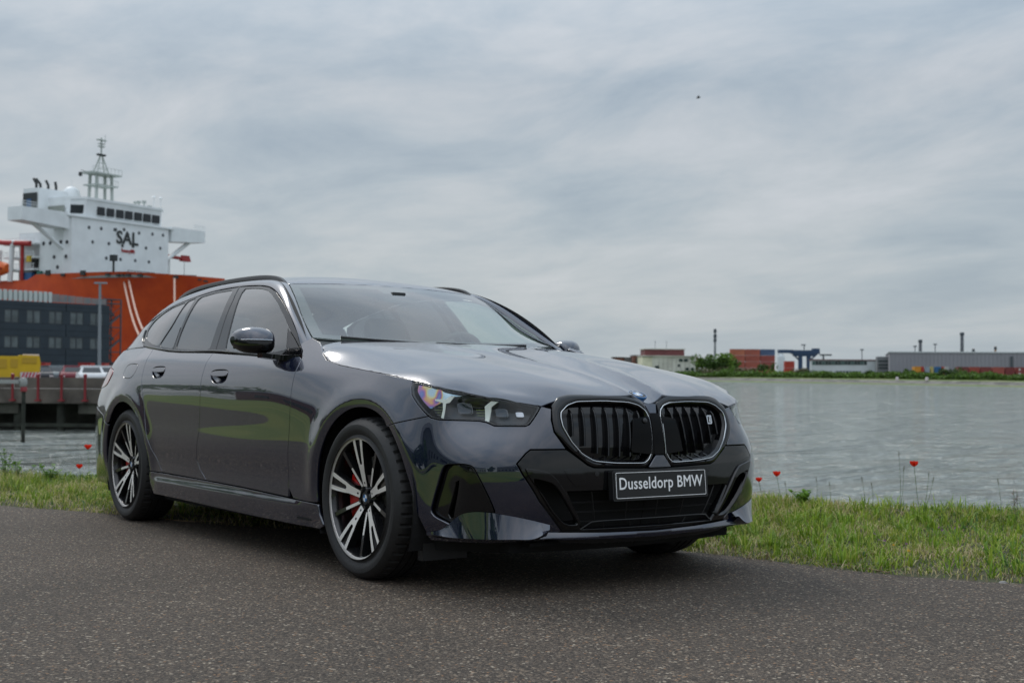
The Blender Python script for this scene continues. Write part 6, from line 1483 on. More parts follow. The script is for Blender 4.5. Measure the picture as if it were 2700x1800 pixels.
for z in (3.1,6.1,9.0,9.5): b.box(Lf+.05,Lf+2.3,1,3,z,z+.10)
b.build('stair_frame', stl, off)
for k, z in enumerate((0,1.55,3.1,4.6,6.1,7.55)):
    b = MB(); d = 1.5; x0, x1 = (Lf+.2, Lf+2.1) if k % 2 == 0 else (Lf+2.1, Lf+.2); y = 1.1 if k % 2 == 0 else 2.2
    for j in range(8): t_ = j/8; b.box(min(x0+(x1-x0)*t_, x0+(x1-x0)*(t_+.13)), max(x0+(x1-x0)*t_, x0+(x1-x0)*(t_+.13)), y, y+.8, z+d*t_, z+d*t_+.10)
    b.add([(x0,y-.03,z-.1),(x1,y-.03,z+d-.1),(x1,y-.03,z+d+.22),(x0,y-.03,z+.22)], [(0,1,2,3)]); b.build('stair_flight', stl, off)
    b = MB(); b.tube([(x0,y-.05,z+1.0),(x1,y-.05,z+d+1.0)], .04, 4); b.build('handrail', stl, off)
# light pole
o = local_root('lamp_post', QX(263, 100), 100, -1.4, (1,0), label='tall grey lamp post with a T-shaped head in front of the office block', cat='lamp post')
b = MB(); b.tube([(0,0,0),(-.05,0,8.1)], [.16,.10], 8); b.build('pole', mat('galvanised_steel', (.22,.25,.27), .5), o, smooth=True)
for s in (-1, 1): b = MB(); b.box(min(0,s*.5),max(0,s*.5),-.12,.12,8.02,8.16,0,.02); b.build('lamp_head', bpy.data.materials['galvanised_steel'], o)
# yellow trailer with chevron board
yel = mat('yellow_panel', (.62,.40,.012), .4, var=.08, scale=2); chr_r = mat('chevron_red', (.50,.05,.09), .5); chw = mat('chevron_white', (.62,.55,.55), .5)
o = local_root('works_trailer', QX(14, 74), 74, -1.4, (1,.42), label='bright yellow works trailer with a red and white chevron board on the quay', cat='trailer')
prof = [(-.9,.55),(-.55,.55),(.75,.75),(.80,.45),(1.15,.45),(1.2,.75),(1.95,.9),(1.98,1.6),(1.9,2.0),(.8,2.05),(.75,1.98),(-.9,1.98)]
b = MB(); b.prism(prof, lambda x, z: (x, 0, z), lambda x, z: (x, 2.2, z)); b.build('body', yel, o)
for x0, x1, z0, z1 in ((-.8,.1,1.25,1.8),(.95,1.75,1.55,1.9),(.3,.7,1.3,1.8)): b = MB(); b.box(x0,x1,-.03,-.003,z0,z1); b.build('side_panel', mat('yellow_dull', (.48,.30,.02), .5) if 'yellow_dull' not in bpy.data.materials else bpy.data.materials['yellow_dull'], o)
b = MB(); b.box(1.0,1.9,.3,1.5,2.0,2.10); b.build('roof_rack', chw, o)
for cx in (-.3,1.4): b = MB(); b.lathe([(.0001,-.1),(.3,-.1),(.36,-.05),(.36,.15)], (cx,0,.36), (0,-1,0), 18); b.build('wheel', M['rubber'], o, smooth=True)
b = MB(); b.box(.85,1.98,-.09,-.06,.55,1.02); b.build('chevron_board', chw, o)
for k in range(6):
    x = .86+k*.19; b = MB(); b.add([(x,-.10,.56),(x+.10,-.10,.56),(min(x+.26,1.97),-.10,1.01),(x+.16,-.10,1.01)], [(0,1,2,3)]); b.build('chevron_stripe', chr_r, o)
# parked cars, seen end-on
shipd2 = mat('far_car_glass', (.02,.025,.03), .3)
def small_car(px, D, colr, label, tall=1.45, cab=None):
    o = local_root('parked_car', QX(px, D), D, -1.4, (1,.40), label=label, cat='car', group='cars parked on the quay')
    m_ = mat('far_car_'+label[:6].strip().replace(' ', '_'), colr, .45, var=.03); W2 = .9
    Z = [(.30,.80,.0),(.45,.88,-.05),(.80,.90,-.1),(.93,.86,.1)]
    V = []; secs = [(-.0,.72,.86),(.15,.88,.90),(.9,.92,.92),(1.3,.98,.93),(3.6,.98,.93),(4.1,.93,.90),(4.3,.70,.84)]
    for y, zt, w in secs: V += [(-w,y,.28),(-w,y,zt*.75),(-w*.95,y,zt),(w*.95,y,zt),(w,y,zt*.75),(w,y,.28)]
    n = len(secs); b = MB(); b.add(V, [(i*6+k, i*6+k+1, (i+1)*6+k+1, (i+1)*6+k) for i in range(n-1) for k in range(5)]+[(5,4,3,2,1,0), tuple(range((n-1)*6, n*6))]); b.build('body', m_, o, smooth=True)
    b = MB(); V = [(-.84,1.1,.90),(.84,1.1,.90),(.84,3.9,.90),(-.84,3.9,.90),(-.64,1.75,tall-.05),(.64,1.75,tall-.05),(.64,3.4,tall-.05),(-.64,3.4,tall-.05)]; b.add(V, [(0,1,5,4),(1,2,6,5),(2,3,7,6),(3,0,4,7)]); b.build('cabin', m_, o)
    def q4(a, b_, c_, d, k0=.12, k1=.85, t0=.14, t1=.82, e=(0,-.02,.01)):
        P = lambda s, t: tuple((1-t)*((1-s)*a[i]+s*b_[i])+t*((1-s)*d[i]+s*c_[i])+e[i] for i in range(3)); return [P(k0,t0),P(1-k0,t0),P(1-k0,t1),P(k0,t1)]
    for nm_, (i0, i1, i2, i3), e in (('windscreen', (0,1,5,4), (0,-.02,.01)), ('side_window', (1,2,6,5), (.02,0,.01)), ('side_window', (3,0,4,7), (-.02,0,.01))): b = MB(); b.add(q4(V[i0], V[i1], V[i2], V[i3], e=e), [(0,1,2,3)]); b.build(nm_, shipd2, o)
    b = MB(); b.box(-.63,.63,1.7,3.45,tall-.05,tall,0,.05); b.build('roof', m_, o)
    for x in (-.80,.80):
        for y in (.85,3.4): b = MB(); b.lathe([(.0001,-.08),(.2,-.09),(.31,-.06),(.32,.1)], (x,y,.32), (math.copysign(1, x),0,0), 14); b.build('wheel', M['rubber'], o, smooth=True)
        b = MB(); b.box(x*.95-.14,x*.95+.14,-.02,.06,.60,.72); b.build('headlight', chw, o)
small_car(108, 92, (.03,.03,.035), 'dark car half hidden by the yellow trailer'); small_car(151, 97, (.16,.19,.20), 'grey car with a pale roof on the quay'); small_car(196, 92, (.17,.014,.025), 'dark red car in the quay row'); small_car(246, 84, (.60,.61,.62), 'white car at the right of the quay row'); small_car(284, 92, (.50,.51,.52), 'white car just behind the estate car tail')
small_car(20, 96, (.45,.46,.47), 'silver car below the yellow trailer at the left edge')
for px, w, l_ in ((108,22,'red skip at the foot of the office block, left one'),(224,26,'red skip at the foot of the office block, middle one'),(270,10,'small red skip at the foot of the office block by the stair')):
    D_ = 128; o = local_root('red_skip', QX(px, D_), D_, -1.4, (1,0), label=l_, cat='skip'); k = w/FPX*D_/2
    b = MB(); b.add([(-k,0,.2),(k,0,.2),(k,1.2,.2),(-k,1.2,.2),(-k-.1,-.15,1.75),(k+.1,-.15,1.75),(k+.1,1.35,1.75),(-k-.1,1.35,1.75)], [(3,2,1,0),(0,1,5,4),(1,2,6,5),(2,3,7,6),(3,0,4,7)]); b.build('tub', mat('skip_red', (.45,.035,.02), .5) if 'skip_red' not in bpy.data.materials else bpy.data.materials['skip_red'], o)
    b = MB(); b.box(-k-.14,k+.14,-.2,-.12,1.66,1.78); b.build('rim', redp, o)
# ================================================================= the far shore
shore = [(1300,470),(1500,430),(1640,404),(1880,365),(2150,334),(2400,308),(2700,277),(2950,255),(3400,225)]
sp = [(QX(px, D), D) for px, D in shore]
bank_m = mat('bank_grass', (.11,.17,.030), .9, color2=(.17,.19,.07), scale=.09, bump=.6, bscale=.6); stone_m = mat('bank_stone', (.15,.14,.12), .9, var=.5, scale=.5); land_m = mat('far_ground', (.075,.085,.04), .95, var=.3, scale=.03)
V, F = [], []
prof_ = [(-3,-4.0),(0,-3.02),(1.0,-2.75),(5,-2.45),(7.5,-1.95),(9,-1.75),(14,-1.35),(24,-1.1),(500,-1.1)]
for i, (X, D) in enumerate(sp):
    a = sp[max(i-1, 0)]; c_ = sp[min(i+1, len(sp)-1)]; tx, td = c_[0]-a[0], c_[1]-a[1]; l_ = math.hypot(tx, td); nx_, nd = -td/l_, tx/l_
    for s, z in prof_:
        p = W3(X+(nx_*s if s < 100 else 0.25*s), D+(nd*s if s < 100 else s), z); V.append(tuple(p))
m_ = len(prof_); F = [(i*m_+k, (i+1)*m_+k, (i+1)*m_+k+1, i*m_+k+1) for i in range(len(sp)-1) for k in range(m_-1)]; mi = [(1 if k in (2, 3) else 0 if k < 7 else 2) for i in range(len(sp)-1) for k in range(m_-1)]
link('far_bank', mesh_data('far_bank', V, F, [bank_m, stone_m, land_m], False, midx=mi), kind='structure')
LZ = -1.1
def block(px0, px1, ytop, D, depth, name, mt, label, cat='building', z0=LZ, group=None, tilt=.0, part='wall'):
    x0 = QX(px0, D); x1 = QX(px1, D); zt = (974+.0077*((px0+px1)/2-1350)-ytop)/FPX*D
    o = local_root(name, x0, D, z0, (1, tilt), label=label, cat=cat, group=group); w = (x1-x0); h = zt-z0
    b = MB(); b.box(0,w,0,depth,0,h); b.build(part, mt, o); o['_w'] = w; o['_h'] = h; return o, w, h
def px_local(o, px, py, d=-.05):
    bpy.context.view_layer.update(); M3 = o.matrix_basis; q = M3.inverted() @ on_plane(px, py, M3 @ Vector((0, d, 0)), M3.to_3x3() @ Vector((0,1,0))); return q.x, q.z
def rect(o, px0, px1, y0, y1, mt, name, d=-.12, t=.10):
    xa, za = px_local(o, px0, y1, d); xb, zb = px_local(o, px1, y0, d); b = MB(); b.box(xa,xb,d,d+t,za,zb); b.build(name, mt, o)
offw = mat('stained_white_wall', (.70,.70,.63), .85, color2=(.50,.50,.44), scale=.22); cream = mat('cream_wall', (.72,.70,.55), .85, var=.15, scale=.3); maroon = mat('maroon_cladding', (.15,.045,.045), .7, var=.15, scale=.3); brick = mat('brown_brick', (.20,.09,.065), .85, var=.25, scale=.4); gl_d = mat('dark_glass', (.03,.05,.05), .2); paleg = mat('pale_grey_wall', (.60,.64,.66), .7, var=.06, scale=.2)
o, w, h = block(1720,1840,940,430,22,'warehouse_building',offw,'stained white harbour building under a maroon roof block')
b = MB(); b.box(-3.3,0,.1,22,0,h-.2); b.build('end_wall', cream, o); b = MB(); b.box(-3.5,w+.4,-.4,22.4,h,h+.35); b.build('cornice', offw, o); b = MB(); b.box(w-.5,w+.1,-.12,.0,0,h-.1); b.build('downpipe', brick, o)
zt = (977-920.5)/FPX*430+1.1; xa = QX(1703,430)-QX(1720,430); xb = QX(1808,430)-QX(1720,430); b = MB(); b.box(xa,xb,3,18,h+.35,zt); b.build('roof_block', maroon, o); b = MB(); b.box(xa-.3,xb+.3,2.7,18.3,zt,zt+.3); b.build('roof_edge', offw, o)
for px in (1733,1763): x = QX(px,430)-QX(1720,430); b = MB(); b.tube([(x,6,zt),(x,6,zt+3.1)], .07, 5); b.tube([(x-.25,6,zt+2.5),(x+.25,6,zt+2.5)], .04, 4); b.build('aerial', stl, o)
for a in ((1790,1800,946,953),(1803,1814,946,953),(1787,1793,960,967),(1808,1816,969,976),(1822,1830,969,976),(1727,1738,964,972)): rect(o, *a, gl_d, 'window')
for k in range(9): px = 1737+k*11.5; rect(o, px, px+.9, 944, 980, mat('seam', (.34,.34,.30), .9) if 'seam' not in bpy.data.materials else bpy.data.materials['seam'], 'wall_seam')
o, w, h = block(1620,1646,943,450,12,'brick_shed',brick,'low brown brick shed at the left end of the far shore'); b = MB(); b.box(-.2,w+.2,-.2,12.2,h,h+.3); b.build('roof', shipdk, o); rect(o,1628,1636,950,960,gl_d,'window')
o, w, h = block(1646,1672,944,455,12,'grey_shed',mat('grey_shed_wall', (.25,.25,.24), .8, var=.2),'low grey shed between the two brick sheds'); b = MB(); b.box(-.2,w+.2,-.2,12.2,h,h+.3); b.build('roof', shipdk, o)
o, w, h = block(1670,1700,937,448,12,'brick_shed',brick,'taller brown brick shed touching the stained white building'); b = MB(); b.box(-.2,w+.2,-.2,12.2,h,h+.3); b.build('roof', paleg, o); rect(o,1676,1682,945,955,gl_d,'window')
# tower mast
D_ = 600; o = local_root('telecom_mast', QX(1885.5, D_), D_, LZ, (1,0), label='slender telecom mast rising above the trees', cat='mast'); H_ = (978-866)/FPX*D_-LZ
b = MB(); b.tube([(0,0,0),(0,0,H_)], [.75,.35], 8); b.build('pole', mat('mast_steel', (.22,.24,.25), .6), o, smooth=True)
for z, r in ((H_-1.2,.75),(H_-3.6,.8),(H_-5.6,.75)): b = MB(); b.lathe([(.3,-.9),(r,-.8),(r,.8),(.3,.9)], (0,0,z), (0,0,1), 8); b.build('antenna_cluster', stl, o)
# container stack
cont_cols = [(.36,.10,.07),(.33,.085,.06),(.42,.14,.08),(.08,.12,.22),(.30,.07,.06)]
cm = [mat('container_%s' % n, c_, .7, var=.12, scale=.3) for n, c_ in zip(('brown','rust','orange_brown','navy','oxblood'), cont_cols)]; dk = mat('container_gap', (.03,.02,.02), .9)
def container(X, D, z, L_, mt, label, group, xdir=(1,0), door=False):
    o = local_root('shipping_container', X, D, z, xdir, label=label, cat='container', group=group); b = MB(); b.box(.06,L_-.06,.05,2.4,.05,2.5); b.build('shell', mt, o)
    b = MB(); 
    for x0 in (0, L_-.14): b.box(x0,x0+.14,0,.14,0,2.56)
    b.box(.14,L_-.14,0,.12,2.44,2.56); b.box(.14,L_-.14,0,.12,0,.14); b.build('corner_frame', mt, o)
    n = int(L_/.55); b = MB()
    for k in range(n): x = .3+k*(L_-.6)/n; b.box(x,x+.24,.0,.05,.2,2.4)
    r_ = b.build('side_ribs', mt, o); r_['kind'] = 'stuff'
gx = QX(1926,520); zz0 = LZ
rowsn = ('bottom','second','third','top')
for r in range(4):
    for k, L_ in enumerate((6.1,6.1,6.1)):
        ci = [[0,4,0],[1,0,4],[0,1,4],[2,0,3]][r][k]
        container(gx+k*6.3, 520, zz0+r*2.6-.9*0, 6.0, cm[ci], '%s %s container, %s of its row in the far stack' % (rowsn[r]+'-row', ('brown','rusty','orange-brown','navy','oxblood')[ci], ('left','middle','right')[k]), 'stacked containers on the far shore')
# silo, red box
o = local_root('white_silo', QX(2059,500), 500, LZ, (1,0), label='white silo between the container stack and the red box', cat='silo'); b = MB(); b.lathe([(1.6,0),(1.6,6.8),(1.1,7.6),(.0001,7.9)], (0,0,0), (0,0,1), 20); b.build('shell', paleg, o, smooth=True); b = MB(); b.box(-1.5,1.3,-.2,1,6.0,8.4,0,.3); b.build('head_house', paleg, o)
container(QX(2070,480), 480, LZ, 3.7, mat('container_red', (.42,.05,.03), .6, var=.1), 'bright red lower container beside the white silo', 'stacked containers on the far shore'); container(QX(2070,480), 480, LZ+2.6, 3.7, bpy.data.materials['container_red'], 'bright red upper container beside the white silo', 'stacked containers on the far shore')
# gantry crane
D_ = 540; o = local_root('gantry_crane', QX(2050,D_), D_, LZ, (1,0), label='dark blue gantry crane at the container yard', cat='crane'); bl = mat('crane_blue', (.025,.06,.13), .5, var=.1); s = D_/FPX
def cz(y): return (979-y)*s-LZ
def cx(px): return (px-2050)*s
b = MB(); b.box(cx(2054),cx(2092),0,3,cz(930),cz(921)); b.build('rear_boom', bl, o); b = MB(); b.box(cx(2088),cx(2162),0,3,cz(932),cz(922)); b.build('main_girder', bl, o); b = MB(); b.box(cx(2094),cx(2150),.2,2.8,cz(938),cz(932)); b.build('lower_girder', bl, o)
for px in (2112,2134): b = MB(); b.box(cx(px)-.8,cx(px)+.8,.4,1.9,0,cz(938)); b.build('leg', bl, o)
b = MB(); b.tube([(cx(2092),1,cz(932)),(cx(2112),1,cz(952))], .35, 5); b.tube([(cx(2156),1,cz(932)),(cx(2136),1,cz(950))], .35, 5); b.build('brace', bl, o)
b = MB(); b.tube([(cx(2122),1,cz(921)),(cx(2122),1,cz(908))], .2, 5); b.tube([(cx(2114),1,cz(908)),(cx(2126),1,cz(908))], .25, 5); b.build('top_mast', stl, o); b = MB(); b.box(cx(2144),cx(2162),.1,2.9,cz(922),cz(917)); b.build('trolley_house', bl, o)
b = MB(); b.box(cx(2165),cx(2195),1,2.5,cz(936),cz(932)); b.box(cx(2172),cx(2175),1,2,0,cz(936)); b.build('side_conveyor', stl, o)
# low white office with glazed strip
o, w, h = block(2138,2312,950,420,18,'harbour_office',paleg,'long low white harbour office with a glazed upper strip', tilt=-.22); b = MB(); b.box(-.3,w+.3,-.3,18.3,h,h+.3); b.build('roof_edge', maroon, o)
for k in range(17):
    px = 2142+k*8.5
    if px < 2290: rect(o, px, px+7.6, 951.5, 961.5, gl_d if k % 3 else mat('green_glass', (.07,.13,.12), .2) if 'green_glass' not in bpy.data.materials else bpy.data.materials['green_glass'], 'window')
rect(o,2202,2270,978,986,gl_d,'garage_opening')
for k in range(8): rect(o, 2203+8.5*k, 2205+8.5*k, 978, 986, paleg, 'opening_post', d=-.2)
o, w, h = block(2313,2347,940,400,16,'grey_annex',mat('annex_grey', (.20,.21,.22), .7, var=.1),'narrow grey annex with dark window bands beside the big warehouse', tilt=-.26)
for y in (950,960,968): rect(o,2316,2344,y,y+3.5,gl_d,'window_band')
wh = mat('warehouse_grey', (.28,.28,.31), .75, var=.05, scale=.12)
o, w, h = block(2346,2790,931,380,60,'warehouse',wh,'very long blank grey warehouse filling the right end of the far shore', tilt=-.28); b = MB(); b.box(-.3,w,-.3,60,h,h+.35); b.build('roof_edge', paleg, o)
for k in range(46): x = .6+k*w/46; b = MB(); b.box(x,x+w/46-.10,-.10,-.01,0,h-.15); b.build('cladding_panel', wh, o)
b = MB(); b.box(QX(2643,380)-QX(2346,380),QX(2649,380)-QX(2346,380),-.4,-.1,0,h-1); b.build('downpipe', stl, o)
def chimney(px, ytop, D, r, label, mt, ribs=0):
    H_ = (974+.0077*(px-1350)-ytop)/FPX*D-LZ; o = local_root('chimney', QX(px, D), D, LZ, (1,0), label=label, cat='chimney', group='chimneys behind the far warehouse'); b = MB(); b.tube([(0,0,0),(0,0,H_)], [r*1.1, r*.9], 12); b.build('stack', mt, o, smooth=True); b = MB(); b.lathe([(r*.9,-.2),(r*1.25,-.1),(r*1.25,.8),(r*.6,.9)], (0,0,H_-1.0), (0,0,1), 12); b.build('cap', stl, o)
chm = mat('chimney_steel', (.14,.15,.17), .6, var=.1); tan_ = mat('tan_stack', (.42,.27,.18), .7)
chimney(2427,895,470,.62,'shorter dark chimney at the left end of the grey warehouse',chm); chimney(2537,876,470,.66,'tallest dark chimney above the grey warehouse',chm); chimney(2567,919,450,.4,'small tan vent just right of the tallest chimney',tan_); chimney(2625,913,450,.4,'small tan vent near the right edge of the photo',tan_)
for px, y, l_ in ((2413,911,'thin floodlight mast left of the shorter chimney'),(2466,906,'thin floodlight mast between the two dark chimneys'),(2273,920,'thin floodlight mast above the low white office')):
    D_ = 460; H_ = (974+.0077*(px-1350)-y)/FPX*D_-LZ; o = local_root('floodlight_mast', QX(px,D_), D_, LZ, (1,0), label=l_, cat='mast', group='floodlight masts on the far shore'); b = MB(); b.tube([(0,0,0),(0,0,H_)], .16, 5); b.build('pole', chm, o); b = MB(); b.box(-.6,.6,-.2,.2,H_-.5,H_); b.build('lamp_bar', chm, o)
# coloured containers on the quay in front of the warehouse
cc_ = [(2412,2430,(.62,.27,.03),'orange'),(2431,2438,(.42,.04,.03),'narrow red'),(2440,2453,(.30,.36,.42),'pale blue-grey'),(2455,2463,(.50,.42,.14),'mustard'),(2466,2483,(.03,.13,.30),'blue'),(2484,2491,(.45,.04,.03),'thin bright red'),(2493,2503,(.46,.47,.46),'whitish'),
       (2526,2556,(.19,.05,.045),'dark oxblood'),(2558,2584,(.34,.07,.05),'brick red'),(2586,2616,(.22,.05,.045),'oxblood'),(2618,2650,(.36,.09,.07),'pale brick red'),(2651,2676,(.20,.04,.04),'dark red'),(2680,2712,(.25,.05,.045),'rust red')]
for i, (a, b_, c_, n_) in enumerate(cc_):
    D_ = 345; mt = mat('box_'+n_.replace(' ', '_').replace('-', '_'), c_, .6, var=.12, scale=.4); container(QX(a, D_), D_, LZ+.25, QX(b_, D_)-QX(a, D_)-.15, mt, n_+' container in the row before the grey warehouse', 'containers along the far waterfront')
o = local_root('signal_mast', QX(2689,300), 300, -1.3, (1,0), label='red and white banded signal mast on the far bank', cat='mast'); b = MB()
for k in range(5): b = MB(); b.tube([(0,0,k*.5),(0,0,k*.5+.5)], .22, 8); b.build('band', redp if k % 2 else chw, o, smooth=True)
# trees and bushes
leafm = [leaf_mat('far_leaves_%s' % n, [(0, tuple(v*.55 for v in c_)), (.6, c_), (1, tuple(v*1.5 for v in c_))], trans=.25) for n, c_ in (('dark', (.055,.105,.022)), ('mid', (.095,.17,.028)), ('bright', (.14,.24,.035)), ('brownish', (.13,.12,.06)))]
bark = mat('bark', (.06,.05,.04), .9)
def crown_mesh(name, w, d, h, z0, mt, n, seed, leaf=.45):
    q = np.random.RandomState(seed); nl = 9; cs = np.stack([(q.rand(nl)-.5)*w*1.1, (q.rand(nl)-.5)*d*1.1, z0+h*(.25+.6*q.rand(nl))], 1); cs[0] = (0, 0, z0+h*.45); rr = (.24+.16*q.rand(nl)); rr[0] = .45
    k = q.randint(0, nl, n); v = q.randn(n, 3); v /= np.linalg.norm(v, axis=1, keepdims=True); v *= (.55+.45*q.rand(n, 1)**.5)
    P = cs[k]+v*np.stack([rr[k]*w, rr[k]*d, rr[k]*h], 1); P[:, 2] = np.maximum(P[:, 2], z0*.8)
    a = q.randn(n, 3); a /= np.linalg.norm(a, axis=1, keepdims=True); b_ = np.cross(a, q.randn(n, 3)); b_ /= np.linalg.norm(b_, axis=1, keepdims=True); s = leaf*(.5+q.rand(n, 1))
    V = np.stack([P-a*s, P+b_*s*.7, P+a*s, P-b_*s*.7], 1).reshape(-1, 3); F = np.arange(4*n).reshape(n, 4); return mesh_data(name, V, F, mt, False)
def tree(px, ytop, D, wpx, label, mi, n=900, base=None):
    zt = (974+.0077*(px-1350)-ytop)/FPX*D; h = zt-LZ; w = wpx/FPX*D; o = local_root('tree', QX(px, D), D, LZ, (1,0), label=label, cat='tree', group='trees on the far shore')
    link('crown', crown_mesh('crown', w, w*.8, h*.82, h*.16, leafm[mi], n, int(px), .38), o); b = MB(); b.tube([(0,0,0),(.1,0,h*.35),(.3,.1,h*.6)], [.28,.2,.08], 6); b.tube([(.1,0,h*.3),(-.8,.2,h*.62)], [.12,.05], 5); b.build('trunk', bark, o, smooth=True)
tree(1862,934,415,42,'dark tree directly right of the stained white building',1); tree(1912,936,405,52,'bright round tree in front of the container stack',2,1200); tree(1885,946,402,40,'smaller dark tree between the two big trees',0); tree(1935,950,420,30,'tree overlapping the left end of the container stack',1,700)
for i, (px, yt, D, w_, mi, l_) in enumerate(((1850,976,395,34,0,'dark bush below the white building'),(1885,973,392,44,3,'brownish bush below the big trees'),(1925,971,388,42,1,'green bush left of the container stack base'),(1968,972,386,40,3,'brown bush before the container stack'),(2020,962,380,34,0,'tall dark bush at the container stack'),(2062,978,374,44,2,'bright low bush below the silo'),
    (2100,972,372,36,3,'brownish bush under the blue crane'),(2132,980,368,34,0,'dark bush at the start of the white office'),(2186,984,360,60,1,'long low bush before the garage opening'),(2240,984,352,50,2,'pale low bush before the white office'),(2288,979,348,24,0,'dark upright bush before the grey annex'),(2330,985,344,44,1,'low bush at the warehouse corner'),
    (2383,981,338,34,0,'dark bush left of the orange container'),(2402,977,342,22,1,'thin bush touching the orange container'),(2432,988,325,26,0,'round dark bush below the orange container'),(2470,986,322,30,2,'pale bush below the blue container'),(2512,976,318,40,0,'large dark bush before the oxblood containers'),(2555,982,315,28,1,'round bush before the brick red container'))):
    zt = (974+.0077*(px-1350)-yt)/FPX*D; o = local_root('bush', QX(px, D), D, -1.35, (1,0), label=l_, cat='bush', group='bushes along the far bank'); h = max(1.2, (zt+1.35)*1.15); w = w_/FPX*D*1.15
    link('foliage', crown_mesh('foliage', w, w*.6, h, 0, leafm[mi], 520, 100+i, .26), o); b = MB(); b.tube([(0,0,-.2),(0,0,h*.5)], [.12,.05], 5); b.build('stem', bark, o)
q = np.random.RandomState(9); n = 26000; tpar = q.rand(n); px_ = 1560+tpar*1250; D__ = np.interp(px_, [p[0] for p in shore], [p[1] for p in shore])+12+q.rand(n)*10; X_ = (px_-1350)/FPX*D__; hh = q.rand(n)**2*(1.0+.6*np.sin(px_*.05)*np.sin(px_*.021))+.1
base = np.array([tuple(W3(0, 0, -1.45))]); P = base+np.outer(X_, np.array(RH))+np.outer(D__, np.array(FH)); P[:, 2] += hh
a = q.randn(n, 3)*.22; b_ = q.randn(n, 3)*.22; V = np.stack([P-a, P+b_, P+a, P-b_], 1).reshape(-1, 3); link('bank_scrub', mesh_data('bank_scrub', V, np.arange(4*n).reshape(n, 4), leafm[1], False), kind='stuff', label='low scrub and reeds along the top of the far bank')
for px, y in ((2270,1006),(2443,1001)):
    o = None
# white gull-like specks on the bank are marker stones
for px, D_, l_ in ((2366,318,'small white marker stone on the far bank, left one'),(2444,312,'small white marker stone on the far bank, right one')):
    o = local_root('marker_stone', QX(px, D_), D_, -1.9, (1,0), label=l_, cat='stone'); b = MB(); b.lathe([(.4,0),(.42,.5),(.3,.75),(.0001,.8)], (0,0,0), (0,0,1), 10); b.build('block', chw, o, smooth=True)
# a bird high in the sky
d = at(1842, 258, 90); o = empty('bird', d, label='tiny dark bird flying high over the car', cat='bird'); b = MB()
frame(o, RH, FH, loc=d)
b.lathe([(.0001,.17),(.04,.10),(.05,0),(.03,-.12),(.0001,-.2)], (0,0,0), (1,0,.3), 8); b.build('body', shipdk, o, smooth=True)
for s in (-1, 1): b = MB(); b.add([(.05,0,.0),(.0,.22*s,.14),(-.06,.42*s,.05),(-.12,.2*s,.06),(-.06,0,0)], [(0,1,2,3,4)]); b.build('wing', shipdk, o)
# ================================================================= behind the camera: only seen mirrored in the paint
meadow = mat('meadow', (.085,.150,.014), .95, color2=(.20,.22,.035), scale=.22, bump=.7, bscale=6)
def plate_(name, pts, mt, z=0): return link(name, mesh_data(name, [(x, y, z) for x, y in pts], [tuple(range(len(pts)))], mt, False), kind='structure', near=True)
X_ = np.linspace(-90, 110, 40); Y2 = np.r_[np.linspace(-110, -24, 24)[:-1], np.linspace(-24, -2, 30)]; X_ = np.linspace(-90, 110, 90)
link('meadow', grid_mesh('meadow', X_, Y2, lambda x, y: -.02+.06*wob(x, y, .25)*sstep(10, 16, -y)*1.2-.28*(1-sstep(2.4+1.4*sstep(-7, -1, x), 3.0+1.4*sstep(-7, -1, x), -sdist(EDGE, x, y))), meadow), kind='structure', near=True)
pts = [(3+9*math.cos(a)*1.5, -21+4.2*math.sin(a)) for a in np.linspace(0, 2*math.pi, 40)[:-1]]; plate_('gravel_turning_area', pts, mr, .12)
gwall = mat('shed_cladding', (.16,.175,.19), .6, var=.08); whw = mat('white_wall', (.62,.62,.60), .7)
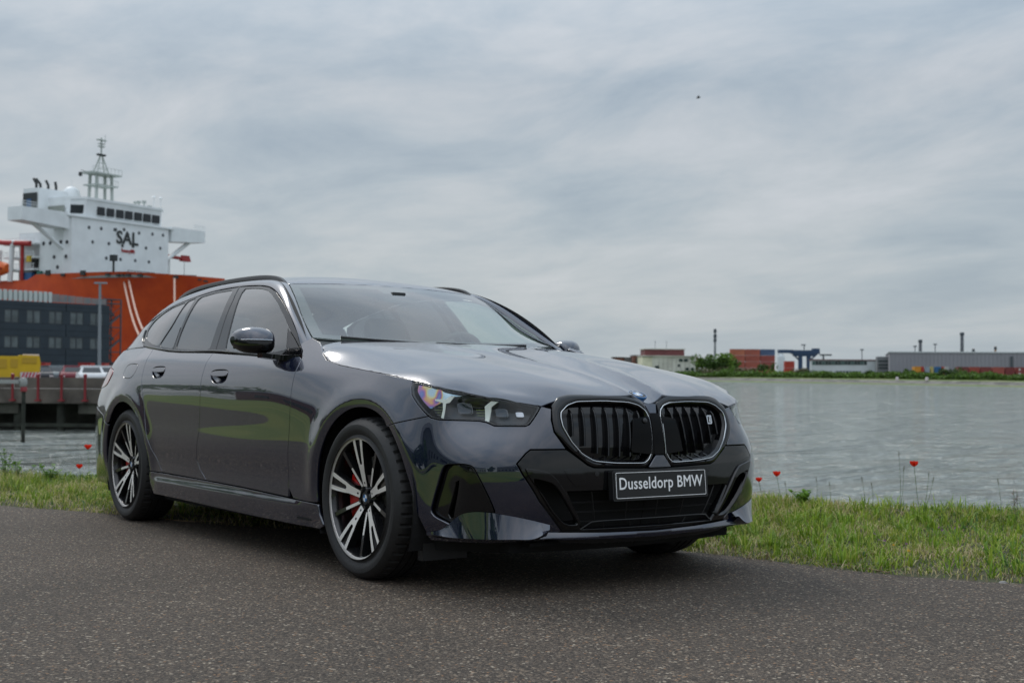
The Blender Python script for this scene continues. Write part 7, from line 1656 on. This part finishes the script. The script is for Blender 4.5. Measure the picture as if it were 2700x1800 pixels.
def shed(x, y, L_, W_, h, mt, label, name='storage_shed', rz=0.0, roof=None):
    o = empty(name, (x, y, 0), label=label, cat='building', near=True); o.rotation_euler = (0, 0, rz); b = MB(); b.box(-L_/2,L_/2,-W_/2,W_/2,-1,h); b.build('wall', mt, o)
    b = MB(); b.add([(-L_/2-.5,W_/2+.5,h),(L_/2+.5,W_/2+.5,h),(L_/2+.5,0,h+W_*.14),(-L_/2-.5,0,h+W_*.14),(-L_/2-.5,-W_/2-.5,h),(L_/2+.5,-W_/2-.5,h)], [(0,1,2,3),(3,2,5,4)]); b.build('roof', roof or stl, o)
    for k in range(int(L_/5)): x0 = -L_/2+2+k*5; b = MB(); b.box(x0,x0+2.4,W_/2,W_/2+.06,1.2,2.8); b.build('window', M['gloss'], o)
shed(-24,-62,44,16,5.2,gwall,'long grey shed beyond the meadow behind the camera'); shed(30,-75,36,14,6.0,whw,'white shed beyond the meadow behind the camera'); shed(66,-40,26,14,5.5,gwall,'grey shed far right behind the camera', rz=.9); shed(-72,-48,26,12,5,maroon,'maroon shed far left behind the camera', rz=-.5)
def near_tree(x, y, h, w, mi, label, seed):
    o = empty('tree', (x, y, 0), label=label, cat='tree', group='trees beyond the meadow', near=True); link('crown', crown_mesh('crown', w, w, h*.8, h*.2, leafm[mi], 1100, seed, .5), o); b = MB(); b.tube([(0,0,-.5),(0,0,h*.6)], [.3,.1], 7); b.build('trunk', bark, o, smooth=True)
for i, (x, y, h, w, mi) in enumerate(((2,-52,7,8,0),(9,-56,6,8,1),(-50,-50,7,9,0),(-4,-50,4,7,1),(52,-58,8,9,0),(44,-52,5,7,1),(84,-30,8,10,0),(-86,-40,8,10,1),(16,-50,4.5,6,0))):
    near_tree(x, y, h, w, mi, ('dark round','light round','tall dark','low light','broad dark','low round','far broad','far light','small dark')[i]+' tree beyond the meadow behind the camera', 300+i)
o = empty('parked_van', (11,-30,0), label='white van with an orange stripe standing on the turning area behind the camera', cat='van', near=True); b = MB(); P = [(-2.6,.35),(2.5,.35),(2.6,1.1),(1.9,1.3),(1.3,2.2),(-2.6,2.3)]
b.prism(P, lambda x, z: (x, .95, z), lambda x, z: (x, -.95, z)); b.build('body', whw, o); b = MB(); b.box(-2.2,.6,.955,.97,1.0,1.5); b.build('orange_stripe', mat('orange_stripe', (.65,.22,.02), .5), o); b = MB(); b.box(1.1,1.5,.955,.968,1.35,1.95); b.build('window', M['gloss'], o)
for x in (-1.7,1.7): b = MB(); b.lathe([(.0001,.1),(.3,.1),(.34,.05),(.34,-.1)], (x,.9,.34), (0,1,0), 16); b.build('wheel', M['rubber'], o, smooth=True)
# ================================================================= stand everything of the verge on its slope
for o in NEAR: o.matrix_basis = VERGE @ o.matrix_basis
